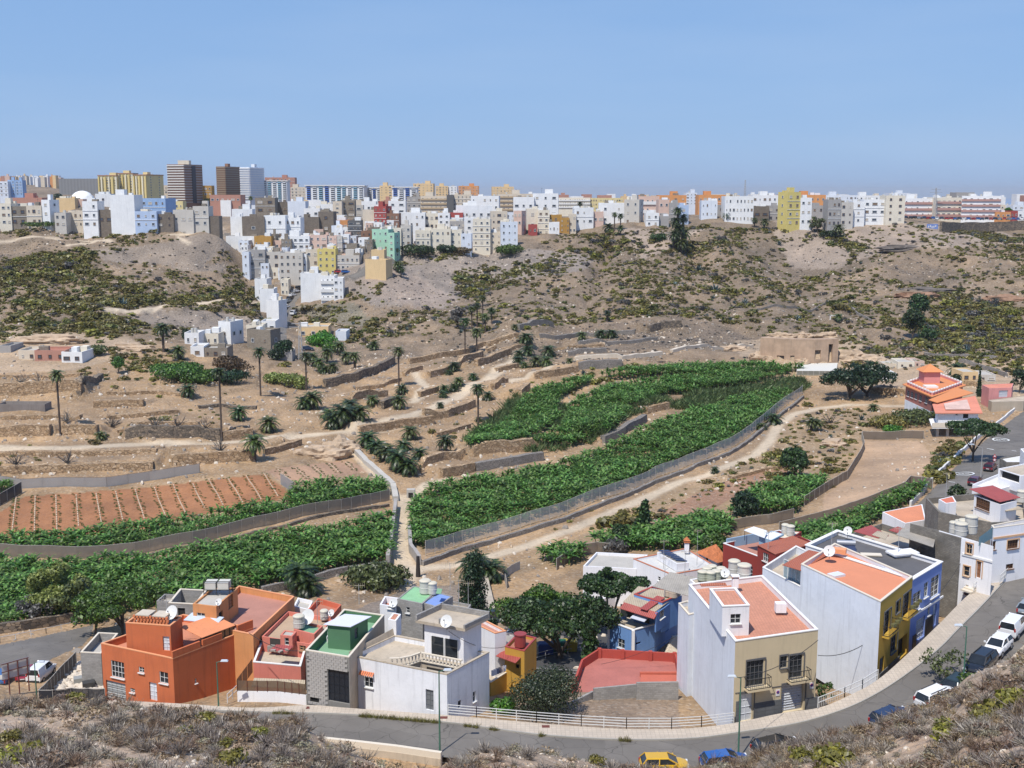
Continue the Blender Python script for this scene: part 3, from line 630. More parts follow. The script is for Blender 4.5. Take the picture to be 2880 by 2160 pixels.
LINES={'dirt_path':(PATHC,[([(-60,1274),(100,1263),(300,1254),(520,1251),(700,1239),(850,1226),(970,1213),(1060,1197),(1150,1172),(1230,1140),(1300,1105),(1380,1062),(1440,1020),(1470,990)],1.9),
   ([(1143,1604),(1301,1586),(1482,1536),(1617,1486),(1753,1427),(1911,1355),(2011,1325),(2122,1281),(2166,1241),(2188,1196),(2232,1165),(2299,1148),(2387,1139),(2545,1142)],1.25),
   ([(1147,1400),(1145,1450),(1139,1511),(1132,1560),(1150,1610),(1130,1650)],1.9),
   ([(1160,1040),(1200,1085),(1165,1130)],1.1),([(965,1245),(1010,1290),(1050,1330),(1100,1375),(1120,1400)],.9),
   ([(-60,672),(160,672),(270,676),(310,678)],1.3),([(190,690),(260,682),(290,676)],1.1),([(480,660),(560,650),(620,642)],1.6),([(500,665),(530,685)],1),
   ([(740,852),(560,855),(430,872),(300,870)],1.4),([(1440,1070),(1500,1045),(1600,1020),(1620,1010)],1.2),([(1280,1345),(1200,1360),(1170,1385)],1.0)])}
zone=np.zeros(ZZ.shape,int);ZN=['ground']
tint=np.zeros(ZZ.shape+(3,))
n1=fbm(XX/30,YY/30,4);n2=fbm(XX/7+50,YY/7,4)
base=np.array(DUST)*1.0;t=np.clip(.5+n1*1.1,0,1)[...,None]
low=(1-sstep(330,380,YY))[...,None]
tint[:]=(np.array((.40,.285,.175))*(1-t)+np.array((.32,.235,.155))*t)*low+(np.array((.335,.26,.19))*(1-t)+np.array((.225,.18,.135))*t)*(1-low)
gsx=XX+fbm(XX/40,YY/40,3)*25;rill=(1-np.abs(vnoise(gsx/26,YY/140+3)-.5)*2)[...,None]*np.clip(.5+n1*1.5,0,1)[...,None]*(1-low)*sstep(-60,0,XX)[...,None];tint[:]=tint*(1-rill*.45)+np.array((.15,.125,.105))*rill*.45;mot=np.clip(fbm(XX/3.1+5,YY/4,3)*2.2+fbm(XX/18,YY/18,3),0,1)[...,None]*(1-.5*low);tint*=(1.0*low+.80*(1-low))*(1+n2*.45)[...,None];tint[:]=tint*(1-mot*.55)+np.array((.115,.092,.062))*mot*.55
tint*=np.array((1.06,.985,.87))
def paint(polys,c,a=1,soft=14):
 for pl in polys:
  m=inpoly(PX+n2*soft,PY+n1*soft*.6,pl)[...,None];tint[:]=np.where(m,tint*(1-a)+np.array(c)*a*(1+n2*.25)[...,None],tint)
paint([[(760,800),(1250,680),(1700,720),(1640,760),(1350,800),(1250,870),(1050,860),(960,800)]],(.27,.228,.195),.85) # scree under the promontory
paint([[(1000,770),(1100,740),(1180,780),(1300,850),(1180,880),(1050,830)]],(.36,.28,.225),.5)
paint([[(820,860),(1000,850),(1080,930),(900,900)]],(.17,.165,.12),.7)
paint([[(2180,600),(2500,620),(2800,640),(2900,690),(2500,700),(2350,760),(2230,760),(2180,680)]],(.36,.29,.235),.7)
paint([[(1740,640),(1880,650),(2000,640),(1900,690),(1800,740)]],(.42,.335,.27),.7)
paint([[(270,705),(400,690),(500,670),(640,645),(650,700),(560,745),(290,735)],[(485,745),(650,738),(640,762),(500,757)],[(300,868),(420,872),(560,888),(700,900),(600,918),(420,895)],[(330,905),(520,870),(700,890),(720,920),(600,930)]],(.27,.22,.175),.85)
paint([[(640,905),(700,890),(800,920),(780,960),(640,960),(500,960)]],(.42,.34,.26),.6)
paint([[(-60,930),(300,925),(420,980),(200,1040),(-60,1050)],[(2060,960),(2360,950),(2560,1000),(2880,1010),(2900,1120),(2500,1110),(2350,1060),(2100,1040)]],(.46,.35,.24),.7)
paint([[(1930,1380),(2120,1270),(2300,1150),(2440,1150),(2430,1230),(2380,1320),(2240,1380),(2000,1400)],[(1190,1640),(1500,1560),(1800,1430),(1900,1360),(1930,1390),(1700,1510),(1500,1600),(1240,1680)]],(.35,.245,.14),.7)
paint([[(1000,1720),(1130,1660),(1300,1640),(1350,1700),(1000,1760)]],(.22,.185,.155),.8)
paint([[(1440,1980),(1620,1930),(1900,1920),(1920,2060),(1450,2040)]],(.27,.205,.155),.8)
for nm,(c,pls)in ZONES.items():
 m=np.zeros(ZZ.shape,bool)
 for pl in pls:m|=inpoly(PX+n2*2,PY+n1*2,pl)
 if nm=='asphalt_road':m&=(YY<560)
 ZN.append(nm);zone[m]=len(ZN)-1;tint[m]=np.array(c)*(1+n2[m]*.25)[:,None]
PATHL=[]
for nm,(c,ls)in LINES.items():
 ZN.append(nm)
 for pl,hw in ls:
  wl=[tuple(T(px,py)[:2])for px,py in pl];PATHL.append((wl,hw));d=polydist(XX,YY,wl)+n2*.5
  m=d<hw;zone[m]=len(ZN)-1;k=np.clip(1.6-d/hw,0,1)[...,None]*.9;tint[:]=tint*(1-k)+np.array(c)*k*(1+n2*.15)[...,None]
V=np.stack([XX,YY,ZZ],-1).reshape(-1,3);idx=np.arange(nr*na).reshape(nr,na)
Q=np.stack([idx[:-1,:-1],idx[:-1,1:],idx[1:,1:],idx[1:,:-1]],-1).reshape(-1,4);zf=zone[:-1,:-1].reshape(-1)
for k,nm in enumerate(ZN):
 q=Q[zf==k]
 if not len(q):continue
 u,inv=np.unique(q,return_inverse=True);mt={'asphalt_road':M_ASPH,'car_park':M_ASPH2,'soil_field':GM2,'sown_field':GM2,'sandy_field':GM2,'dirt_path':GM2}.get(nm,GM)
 me=npmesh(nm,V[u],inv.reshape(-1,4),mt,tint.reshape(-1,3)[u],smooth=(nm!='x'));o=link(bpy.data.objects.new(nm,me));o['kind']='structure'
# sea out to the horizon
g=NG('sea_water');g.col((.13,.27,.50));g.rough(.5);g.bump(g.noise(.01,3,g.obj()),.3,5)
mb=MB();mb.quad((-30000,1900,-95),(30000,1900,-95),(30000,26000,-95),(-30000,26000,-95));o=mb.build('sea',g.m);o['kind']='structure'
# ------------------------------------------------------------------ near hillside with its crest
CREST=[(-400,1955),(0,1962),(130,1968),(300,1986),(490,2010),(640,2018),(712,2016),(760,2024),(860,2078),(950,2112),(1010,2138),(1080,2158),(1160,2156),(1233,2128),(1340,2098),(1424,2090),(1551,2098),(1635,2108),(1720,2121),(1804,2137),(1930,2140),(2010,2136),(2082,2124),(2140,2112),(2240,2084),(2333,2065),(2447,2040),(2565,2015),(2600,1994),(2755,1939),(2797,1922),(2880,1842),(3250,1700),(4200,1500)]
cx=np.array([c[0]for c in CREST],float);cy=np.array([c[1]for c in CREST],float)+np.interp(cx,[0,900,1100,1300,2500,2900],[8,12,18,22,36,62])
nca=700;nh=230;ca=np.linspace(-.85,.85,nca)
def crest_tc(a):
 px=W0/2+F*a*(CP+SP*.48);py=np.interp(px,cx,cy);v=(H0/2-py)/F;return(SP-v*CP)/(CP+v*SP),px
def NH(X,Y):
 a=X/Y;tc,px=crest_tc(a);Yc=70+4*np.sin(a*9)+np.interp(px,[0,900,1100,1250,2880],[3,0,-4,0,4])
 z=CZ-Y*tc-12*(1-Y/Yc);over=np.maximum(Y-Yc,0)
 z=np.where(Y>Yc,CZ-Yc*tc-over*.62-np.minimum(over,6)**2*.03,z)
 m=np.clip((Yc-Y)/9,0,1)
 return np.maximum(z+m*fbm(X/6,Y/6,4)*.8+fbm(X/1.6,Y/1.6,3)*.16*np.clip(m+.25,0,1)-m*.35,-.6)
AY=np.concatenate([np.linspace(14,30,30),np.linspace(30.2,92,nh-30)])
A2,Y2=np.meshgrid(ca,AY);X2=A2*Y2;Z2=NH(X2,Y2);PX2,PY2=proj(X2,Y2,Z2)
NPATH=[(-60,2030),(20,2034),(120,2045),(190,2070),(250,2095),(300,2110),(380,2128),(430,2145),(520,2175)]
m1=fbm(X2/4,Y2/4,4);m2=fbm(X2/1.2,Y2/1.2,3);dp=polydist(PX2,PY2,NPATH)+m1*6
t2=np.clip(.5+m1*1.2,0,1)[...,None];tn=np.array((.50,.37,.255))*(1-t2)+np.array((.35,.27,.20))*t2
rust=np.clip(fbm(X2/7+9,Y2/7,3)*2-.1,0,1)[...,None]*.6;tn=tn*(1-rust)+np.array((.33,.17,.095))*rust;tn*=(1+m2*.4)[...,None]
pk=np.clip(1.5-dp/17,0,1)[...,None];tn=tn*(1-pk)+np.array((.45,.34,.25))*pk
nz=((dp<15)&(Y2<73)).astype(int)
ii=np.arange(nca*len(AY)).reshape(len(AY),nca);Q2=np.stack([ii[:-1,:-1],ii[:-1,1:],ii[1:,1:],ii[1:,:-1]],-1).reshape(-1,4);V2=np.stack([X2,Y2,Z2],-1).reshape(-1,3);z2=nz[:-1,:-1].reshape(-1)
for k,nm in((0,'hillside'),(1,'footpath')):
 u,inv=np.unique(Q2[z2==k],return_inverse=True);me=npmesh(nm,V2[u],inv.reshape(-1,4),GM,tn.reshape(-1,3)[u],smooth=True)
 o=link(bpy.data.objects.new(nm,me));o['kind']='structure'
def TN(px,py,dz=0):
 d=ray(px,py)/ray(px,py)[1];Ys=np.arange(15,80,.15);Z=CZ+d[2]*Ys;h=NH(d[0]*Ys,Ys);b=Z<h;i=int(np.argmax(b))if b.any()else len(Ys)-1
 return Vc((d[0]*Ys[i],Ys[i],h[i]+dz))
# ------------------------------------------------------------------ street, pavements
ST=[((300,1968),(300,1986),(300,2060)),((494,1978),(494,1996),(494,2070)),((701,1990),(715,2004),(700,2075)),((864,1983),(870,2008),(870,2086)),((982,1991),(1002,2013),(1002,2098)),
 ((1255,2011),(1255,2034),(1240,2128)),((1340,2018),(1340,2045),(1330,2140)),((1509,2033),(1509,2068),(1500,2160)),((1635,2043),(1635,2078),(1640,2172)),((1762,2050),(1762,2083),(1780,2178)),
 ((1889,2050),(1895,2082),(1930,2178)),((1973,2045),(1985,2076),(2050,2168)),((2066,2033),(2095,2060),(2180,2145)),((2202,2005),(2230,2040),(2340,2105)),((2300,1991),(2345,2008),(2450,2070)),
 ((2375,1962),(2440,1968),(2560,2025)),((2468,1912),(2535,1910),(2660,1985)),((2561,1831),(2635,1833),(2747,1937)),((2641,1755),(2700,1768),(2830,1866)),((2726,1671),(2765,1703),(2900,1795)),((2800,1625),(2860,1600),(2990,1690)),((2900,1520),(2960,1500),(3080,1560))]
def zs(px):return float(np.interp(px,[300,600,950,2000,2880,3000],[-3.6,-2,0,0,4.5,5]))
def cr(a,n=6):
 a=np.array(a);out=[]
 for i in range(len(a)-1):
  p0,p1,p2,p3=a[max(i-1,0)],a[i],a[i+1],a[min(i+2,len(a)-1)]
  for k in range(n):
   t=k/n;out.append(.5*((2*p1)+(-p0+p2)*t+(2*p0-5*p1+4*p2-p3)*t*t+(-p0+3*p1-3*p2+p3)*t**3))
 out.append(a[-1]);return out
SO=cr([list(P(*o,zs(c[0])+.13))for o,c,n in ST]);SC=cr([list(P(*c,zs(c[0])))for o,c,n in ST]);SN=cr([list(P(*n,zs(c[0])))for o,c,n in ST])
mr=MB();ms=MB();mk=MB()
for i in range(len(SO)-1):
 mr.quad(SC[i],SN[i],SN[i+1],SC[i+1]);up=np.array([0,0,.13]);k=.93
 inn=[SC[j]*(k)+SO[j]*(1-k)for j in(i,i+1)]
 for q in(0,1):inn[q][2]=SC[i+q][2]+.13
 ms.quad(SO[i],inn[0],inn[1],SO[i+1]);ms.quad(SO[i]-np.array([0,0,2.5]),SO[i],SO[i+1],SO[i+1]-np.array([0,0,2.5]))
 c0,c1=SC[i]+up,SC[i+1]+up;mk.quad(inn[0],c0,c1,inn[1]);mk.quad(c0,SC[i]-up*2,SC[i+1]-up*2,c1)
o=mr.build('street',M_ASPH,kind='structure');PAV=tiles('pavement_tiles',(.53,.45,.36),.4,.4,.88);o=ms.build('pavement',PAV,kind='structure')
o=mk.build('kerb',plaster('kerb_stone',(.36,.34,.30)),kind='structure')
mp=MB()
for i in range(15*6,len(SN)-1):
 a,b=SN[i],SN[i+1];d=b-a;nrm=np.array([d[1],-d[0],0]);nrm=nrm/np.linalg.norm(nrm);u=np.array([0,0,.14])
 mp.quad(a+u,a+u+nrm*1.6,b+u+nrm*1.6,b+u);mp.quad(a-u,a+u,b+u,b-u);mp.quad(a+u+nrm*1.6,a+u*3+nrm*1.6,b+u*3+nrm*1.6,b+u+nrm*1.6);mp.quad(a+u*3+nrm*1.6,a+u*3+nrm*1.9,b+u*3+nrm*1.9,b+u*3+nrm*1.6)
o=mp.build('pavement',plaster('far_pavement',(.45,.36,.26)),kind='structure')
# ------------------------------------------------------------------ the far city
PAL={'W':(.80,.80,.79),'LW':(.68,.72,.78),'C':(.74,.67,.54),'B':(.65,.56,.44),'GB':(.56,.52,.46),'G':(.36,.34,.32),'T':(.33,.28,.22),'DT':(.25,.205,.16),'Y':(.66,.54,.18),'PY':(.72,.60,.30),
 'PE':(.72,.52,.28),'P':(.66,.47,.38),'M':(.38,.62,.46),'R':(.36,.07,.06),'O':(.66,.30,.11),'LB':(.30,.44,.66),'K':(.26,.14,.09),'MU':(.45,.25,.06),'TC':(.45,.23,.17),'DG':(.12,.12,.12),'CB':(.45,.55,.72)}
def wallmat(k):return blockwall('raw_block_'+k,PAL[k],sc3(PAL[k],.7))if k in('T','DT')else plaster('render_'+k,PAL[k],.08,.22)
DARKW=glassy('window_glass');WFR=plain('white_frame',(.7,.7,.68));BFR=plain('brown_frame',(.16,.08,.04));RAIL=plain('black_iron',(.03,.03,.03));ROOFC=plaster('roof_concrete',(.46,.43,.38))
ROOFR=plaster('roof_red',(.42,.17,.11));TANKM=plain('tank_fibre',(.55,.53,.48),.6);DISHM=plain('dish_metal',(.7,.7,.68),.4);AWN=plain('awning',(.35,.28,.2))
PINKB=plain('pink_balcony',(.45,.26,.22));BROWNB=plain('brown_balcony',(.5,.38,.24));WHITEB=plain('white_balcony',(.75,.74,.72))
FARG=glassy('far_glass',(.055,.065,.08),.2)
def unitwin(fr,pane=None):
 mb=MB();t=.09
 for a in((-.5,0,1),(.5,0,1)):mb.box((a[0]*(1-t),-.5,0),(t,1,1))
 mb.box((0,-.5,.5*(1-t)),(1,1,t));mb.box((0,-.6,-.5*(1-t)),(1.1,1.3,t));mb.cur=1;mb.quad((-.45,-.35,-.45),(.45,-.35,-.45),(.45,-.35,.45),(-.45,-.35,.45))
 o=mb.build('window',[fr,pane or FARG]);me=o.data;bpy.data.objects.remove(o);return me
UW={'w':unitwin(WFR),'g':unitwin(plain('grey_frame',(.35,.33,.3))),'b':unitwin(BFR),'s':unitwin(WFR,plain('cream_shutter',(.5,.44,.36))),'t':unitwin(plain('grey_frame',(.35,.33,.3)),plain('brown_shutter',(.22,.15,.1)))}
def dupe(me,name,parent,loc,scale=(1,1,1),rz=0,kind=None):
 o=link(bpy.data.objects.new(name,me));o.parent=parent;o.location=Vc(loc)-LOC(parent);o.scale=scale;o.rotation_euler=(0,0,rz)
 if kind:o['kind']=kind
 return o
def inset(pts,t):
 n=len(pts);out=[]
 for i in range(n):
  a,b,c=Vc(pts[i-1][:2]),Vc(pts[i][:2]),Vc(pts[(i+1)%n][:2]);d1=(b-a).normalized();d2=(c-b).normalized()
  n1=Vc((-d1.y,d1.x));n2=Vc((-d2.y,d2.x));k=1+n1.dot(n2);m=(n1+n2)/max(k,.3);out.append(tuple(b+m*t))
 return out
def shell(mb,pts,z0,z1,par,t=.18):
 """outer walls, coping and inner parapet face in one closed ring"""
 inn=inset(pts,t);n=len(pts)
 for i in range(n):
  a,b=pts[i],pts[(i+1)%n];c,d=inn[i],inn[(i+1)%n]
  mb.quad((*a[:2],z0),(*b[:2],z0),(*b[:2],z1),(*a[:2],z1));mb.quad((*a[:2],z1),(*b[:2],z1),(*d,z1),(*c,z1));mb.quad((*d,z1),(*d,z1-par-.05),(*c,z1-par-.05),(*c,z1))
 return inn
WPLACED=[0]
def city(x0,x1,yt,yb,Y,side,k,rows,cols,label,win='w',par=.6,extras='',cat='building',name=None,wr=.42,depth=None,name_part=None,gr=None,roof=None,band=None,sink=5,cz=None):
 """one far building: photo columns x0..x1 of its front, roof line yt, foot yb, distance Y, width of the side face in view (+ right, - left)"""
 if Y<500:Y=T((x0+x1)/2,yb).y
 pB=PD(x1 if side>=0 else x0,yb,Y);zt=CZ+ray(x1,yt)[2]*Y/ray(x1,yt)[1];zb=pB.z
 a=math.radians(20)if side else math.radians(RU(-4,4));wpx=(x1-x0)/F*Y/CP
 if side>=0:L=wpx/math.cos(a);fd=Vc((-math.cos(a),math.sin(a),0));sdv=Vc((math.sin(a),math.cos(a),0))
 else:L=wpx/math.cos(a);fd=Vc((math.cos(a),math.sin(a),0));sdv=Vc((-math.sin(a),math.cos(a),0))
 D=depth or(max(6,min(26,abs(side)/F*Y/CP/math.sin(a)))if side else max(8,min(14,wpx)))
 A=Vc((pB.x,pB.y,0));Bp=A+fd*L;Cc=Bp+sdv*D;Dd=A+sdv*D
 pts=[Bp,A,Dd,Cc]if side>=0 else[A,Bp,Cc,Dd] # ccw: front-left, front-right, back-right, back-left
 root=thing(name or 'city_building',label,cat,(A.x,A.y,zb),gr)
 mb=MB();z0=min(zb-sink,float(H(np.array([p.x for p in pts]),np.array([p.y for p in pts])).min())-1);inn=shell(mb,pts,z0,zt,par,.25);mb.build('wall',wallmat(k),root)
 r=MB();r.quad(*[(*p,zt-par)for p in inn]);r.build('roof',roof or ROOFC,root)
 Hh=zt-zb;rz=math.atan2((pts[1]-pts[0]).y,(pts[1]-pts[0]).x);ex=(pts[1]-pts[0]).normalized();nrm=Vc((ex.y,-ex.x,0));Wd=(pts[1]-pts[0]).length
 if rows and cols:
  cwid=[RNG.choice([.55,.8,1,1,1.5])for _ in range(cols)];fh=Hh/rows;ww=min(Wd/cols*.42,1.6)*RU(.8,1.15);wh=min(fh*wr*.82,1.35)
  for i in range(rows):
   for j in range(cols):
    if RNG.random()<.06 and rows*cols>5:continue
    c=pts[0]+ex*(Wd*(j+.5)/cols)+nrm*.02;z=zt-par*.5-fh*(i+.5)
    dupe(UW[win if RNG.random()<.62 else 's' if RNG.random()<.6 else 't'],'window',root,(c.x,c.y,z),(min(ww*cwid[j],Wd/cols*.8),.12,wh*(1.0 if cwid[j]>.7 else .7)),rz)
  if abs(side)>=9:
   sc=max(1,min(4,int(abs(side)/9)));p0=pts[1]if side>0 else pts[3];p1=pts[2]if side>0 else pts[0];e2=(p1-p0).normalized();n2=Vc((e2.y,-e2.x,0));r2=math.atan2(e2.y,e2.x);L2=(p1-p0).length
   for i in range(rows):
    for j in range(sc):
     c=p0+e2*(L2*(j+.5)/sc)+n2*.02;dupe(UW[win],'window',root,(c.x,c.y,zt-par*.5-fh*(i+.5)),(min(1.3,L2/sc*.5),.12,wh),r2)
 if band: # floor slabs or balcony bands standing proud of the facade
  fh=Hh/max(rows,1)
  for i in range(rows):
   bm_=MB();z=zt-fh*(i+1)+fh*.22;q0=pts[0]+nrm*.55;q1=pts[1]+nrm*.55
   bm_.prism([tuple(q0)[:2],tuple(q1)[:2],tuple(pts[1]+nrm*.03)[:2],tuple(pts[0]+nrm*.03)[:2]],z-fh*.2,z+fh*.18,bottom=True);bm_.build('balcony',band,root)
   if side>0 and extras.count('S'):
    b2=MB();e2=(pts[2]-pts[1]).normalized();n2=Vc((e2.y,-e2.x,0));b2.prism([tuple(pts[1]+n2*.03)[:2],tuple(pts[1]+n2*.55)[:2],tuple(pts[2]+n2*.55)[:2],tuple(pts[2]+n2*.03)[:2]],z-fh*.2,z+fh*.18,bottom=True);b2.build('balcony',band,root)
 if rows>1 and Wd>5 and RNG.random()<.45 and name is None:
  for i in range(1,rows):mb=MB();z=zt-par*.5-Hh/rows*i;mb.prism([tuple(pts[0]+nrm*.01)[:2],tuple(pts[0]+nrm*.16)[:2],tuple(pts[1]+nrm*.16)[:2],tuple(pts[1]+nrm*.01)[:2]],z-.1,z+.1,bottom=True);mb.build('floor_band',WHITEB,root)
 if name is None and Wd>5 and Y<720:
  for i in range(int(RNG.integers(1,3))):t=MB();c=(pts[0]+pts[2])/2+ex*Wd*RU(-.38,.38)+sdv*RU(-2,2);t.box((c.x,c.y,zt+RU(-.1,.7)),(RU(1.2,3.2),RU(1.2,2.6),1.6),dirx=ex);t.build('roof_room',wallmat(['W','W','C','T',k][int(RNG.integers(5))]),root)
 ctr=(pts[0]+pts[2])/2
 if 't' in extras: # stair turret
  t=MB();hw=min(Wd*.18,2.2);c=ctr+ex*Wd*RU(-.25,.25);sq=[c+ex*hw*sx+sdv*hw*sy for sx,sy in((-1,-1),(1,-1),(1,1),(-1,1))]
  if side<0:sq=sq
  t.prism([tuple(q)[:2]for q in(sq if(sq[1]-sq[0]).cross(sq[2]-sq[1]).z>0 else sq[::-1])],zt-par,zt+2.3);t.build('stair_turret',wallmat(k),root)
 if 'k' in extras:
  for q in range(2):
   c=ctr+ex*Wd*RU(-.35,.35);t=MB();t.cyl((c.x,c.y,zt-par),(c.x,c.y,zt+1.0),.55,.5,8);t.build('water_tank',TANKM,root)
 if 'a' in extras:
  c=ctr+ex*Wd*RU(-.3,.3);t=MB();t.bar((c.x,c.y,zt-par),(c.x,c.y,zt+3),.08);t.bar((c.x-.6,c.y,zt+2.7),(c.x+.6,c.y,zt+2.7),.06);t.build('antenna',RAIL,root)
 if 'd' in extras:
  t=MB();lo=[pts[0]+ex*Wd*u for u in(.2,.8)];t.prism([tuple(lo[0]+nrm*.04)[:2],tuple(lo[1]+nrm*.04)[:2],tuple(lo[1]+nrm*.01)[:2],tuple(lo[0]+nrm*.01)[:2]],zb+.2,zb+2.4);t.build('garage_door',plain('grey_shutter',(.2,.2,.2)),root)
 return root,pts,zt,zb
for r in CITY:
 lb=r[9];bd=PINKB if 'pink balconies' in lb else BROWNB if 'brown' in lb and 'balcon' in lb and r[7]==4 else WHITEB if lb.startswith('long cream hotel')or 'three balconies' in lb else None
 root,pts,zt,zb=city(*r[:10],win=r[10],extras=r[11],band=bd,gr=None,roof=(ROOFR if r[6]in('O','R','TC')else None))
# towers and slabs
def stripes(root,pts,zt,zb,n,m,th=.42,out=.5,faces=(0,1)):
 fh=(zt-zb)/n
 for i in range(n):
  for f in faces:
   p,q=pts[f],pts[f+1];e=(q-p).normalized();nn=Vc((e.y,-e.x,0));b=MB();z=zt-fh*(i+.7)
   b.prism([tuple(p+nn*.02)[:2],tuple(p+nn*out)[:2],tuple(q+nn*out)[:2],tuple(q+nn*.02)[:2]],z,z+fh*th,bottom=True);b.build('balcony',m,root)
WB=plain('tower_white_balcony',(.72,.70,.66));TB=plain('tower_tan_balcony',(.33,.25,.17))
root,pts,zt,zb=city(470,522,462,572,850,32,'K',0,0,'tallest striped tower with white balcony bands and a brown right face',cat='tower',name='tower_block',extras='t',depth=22);stripes(root,pts,zt,zb,15,WB,faces=(0,));stripes(root,pts,zt,zb,15,plain('tower_shaded_balcony',(.42,.38,.36)),.3,.3,(1,))  # bands on the right face are greyed, its shade put into the colour
r2=MB();c=(pts[0]+pts[2])/2;r2.box((c.x,c.y,zt+1.5),(8,6,3));r2.build('roof_room',wallmat('B'),root)
e=(pts[2]-pts[1]);q=pts[1]+e*.5;dk=MB();nn=Vc((e.y,-e.x,0)).normalized();dk.prism([tuple(q-e*.1+nn*.02)[:2],tuple(q-e*.1+nn*.5)[:2],tuple(q+e*.1+nn*.5)[:2],tuple(q+e*.1+nn*.02)[:2]],zb,zt-1);dk.build('stair_shaft',plain('dark_shaft',(.03,.03,.045)),root)
root,pts,zt,zb=city(609,636,468,555,900,22,'K',0,0,'plain brown tower block, second of the three towers',cat='tower',name='tower_block',extras='t',depth=20);stripes(root,pts,zt,zb,14,TB,.5,.3)
root,pts,zt,zb=city(676,704,470,562,880,22,'LW',0,0,'pale grey tower with white bands, rightmost of the three towers',cat='tower',name='tower_block',extras='t',depth=20);stripes(root,pts,zt,zb,14,plain('bright_white_balcony',(.8,.8,.8)),.4,.6)
def slab(x0,x1,yt,yb,Y,k,nb,nf,label,cs):
 root,pts,zt,zb=city(x0,x1,yt,yb,Y,0,k,0,0,label,cat='apartment block',name='apartment_slab',extras='')
 e=pts[1]-pts[0];L=e.length;e.normalize();nn=Vc((e.y,-e.x,0));fh=(zt-zb)/nf
 for j in range(nb):
  u0,u1=L*(j+.2)/nb,L*(j+.8)/nb;p,q=pts[0]+e*u0,pts[0]+e*u1
  for i in range(nf):
   z=zt-fh*(i+1)+.3;b=MB();b.prism([tuple(p+nn*.02)[:2],tuple(p+nn*.9)[:2],tuple(q+nn*.9)[:2],tuple(q+nn*.02)[:2]],z,z+fh*.42,bottom=True);b.build('balcony',cs[j%len(cs)],root)
   w=MB();w.prism([tuple(p+nn*.02)[:2],tuple(p+nn*.1)[:2],tuple(q+nn*.1)[:2],tuple(q+nn*.02)[:2]],z+fh*.44,z+fh*.85);w.build('window',DARKW,root)
 t=MB();pp=inset(pts,-.7);t.prism(pp,zt+.02,zt+.7,bottom=True);t.build('cornice',WHITEB,root);return root
BL1=plain('slab_blue',(.08,.17,.50));BL2=plain('slab_pale_blue',(.30,.50,.62));BL3=plain('slab_white',(.7,.72,.75))
slab(740,808,510,562,900,'W',5,9,'pale slab with thin blue columns left of the wide blue and white slabs',[BL3,BL2])
slab(863,962,523,570,850,'W',6,8,'wide white slab with strong blue balconies, first of the row',[BL1,BL3,BL2])
slab(961,1024,524,572,845,'W',4,8,'white slab with pale turquoise balconies, second of the row',[BL2,BL3])
slab(1024,1071,530,565,860,'W',4,6,'lower white slab with blue balconies behind the trees',[BL1,BL3])
slab(1105,1172,528,575,800,'W',4,8,'white slab with bright blue balconies, last of the row to the right',[BL1,BL3])
YL=plain('slab_yellow',(.70,.55,.22));YW=plain('slab_cream',(.78,.72,.55));YR=plain('slab_red',(.38,.2,.13))
def yellow(x0,x1,yt,yb,Y,side,label):
 root,pts,zt,zb=city(x0,x1,yt,yb,Y,side,'PY',9,max(3,int((x1-x0)/7)),label,cat='apartment block',name='apartment_tower',win='w',extras='tk',wr=.5)
 e=pts[1]-pts[0];L=e.length;e.normalize();nn=Vc((e.y,-e.x,0));n=max(3,int((x1-x0)/9))
 for j in range(n+1):
  p=pts[0]+e*(L*j/n-.45 if j else .0);q=p+e*.9;b=MB();b.prism([tuple(p+nn*.02)[:2],tuple(p+nn*1.1)[:2],tuple(q+nn*1.1)[:2],tuple(q+nn*.02)[:2]],zb,zt-.5);b.build('fin',YW if j%2 else YL,root)
 b=MB();b.prism(inset(pts,-.35),zt+.02,zt+.6,bottom=True);b.build('cornice',YR,root)
yellow(281,330,495,560,800,0,'yellow apartment tower with white fins, left end of the big yellow group')
yellow(330,376,489,560,806,0,'yellow apartment tower with white fins, high middle of the big yellow group')
yellow(376,414,493,560,800,26,'yellow apartment tower with white fins, right end with a windowed olive side')
# dome
c=PD(232,560,600);R=34/F*600;root=thing('dome','smooth white dome standing behind the houses at left','dome',(c.x,c.y,c.z));mb=MB()
mb.revolve((c.x,c.y,c.z-2),[(R*math.cos(t)+.001,R*math.sin(t)*1.0)for t in np.linspace(0,math.pi/2,14)],36);mb.build('shell',plaster('dome_white',(.82,.82,.82),.03,.05),root,smooth=True)
mb=MB();mb.cyl((c.x,c.y,c.z-8),(c.x,c.y,c.z-1.9),R*1.02,R*1.02,32);mb.build('drum',wallmat('W'),root)
# grey ribbed hall on the ridge
root=thing('ribbed_hall','long grey ribbed hall on the ridge behind the white dome','hall',tuple(PD(165,522,1100)));a,b=PD(166,523,1100),PD(286,523,1100);ht=20/F*1100
mb=MB();mb.prism([(a.x,a.y),(b.x,b.y),(b.x,b.y+30),(a.x,a.y+30)],a.z-8,a.z+ht);mb.build('wall',corrug('ribbed_grey',(.24,.24,.24),3,.1),root)
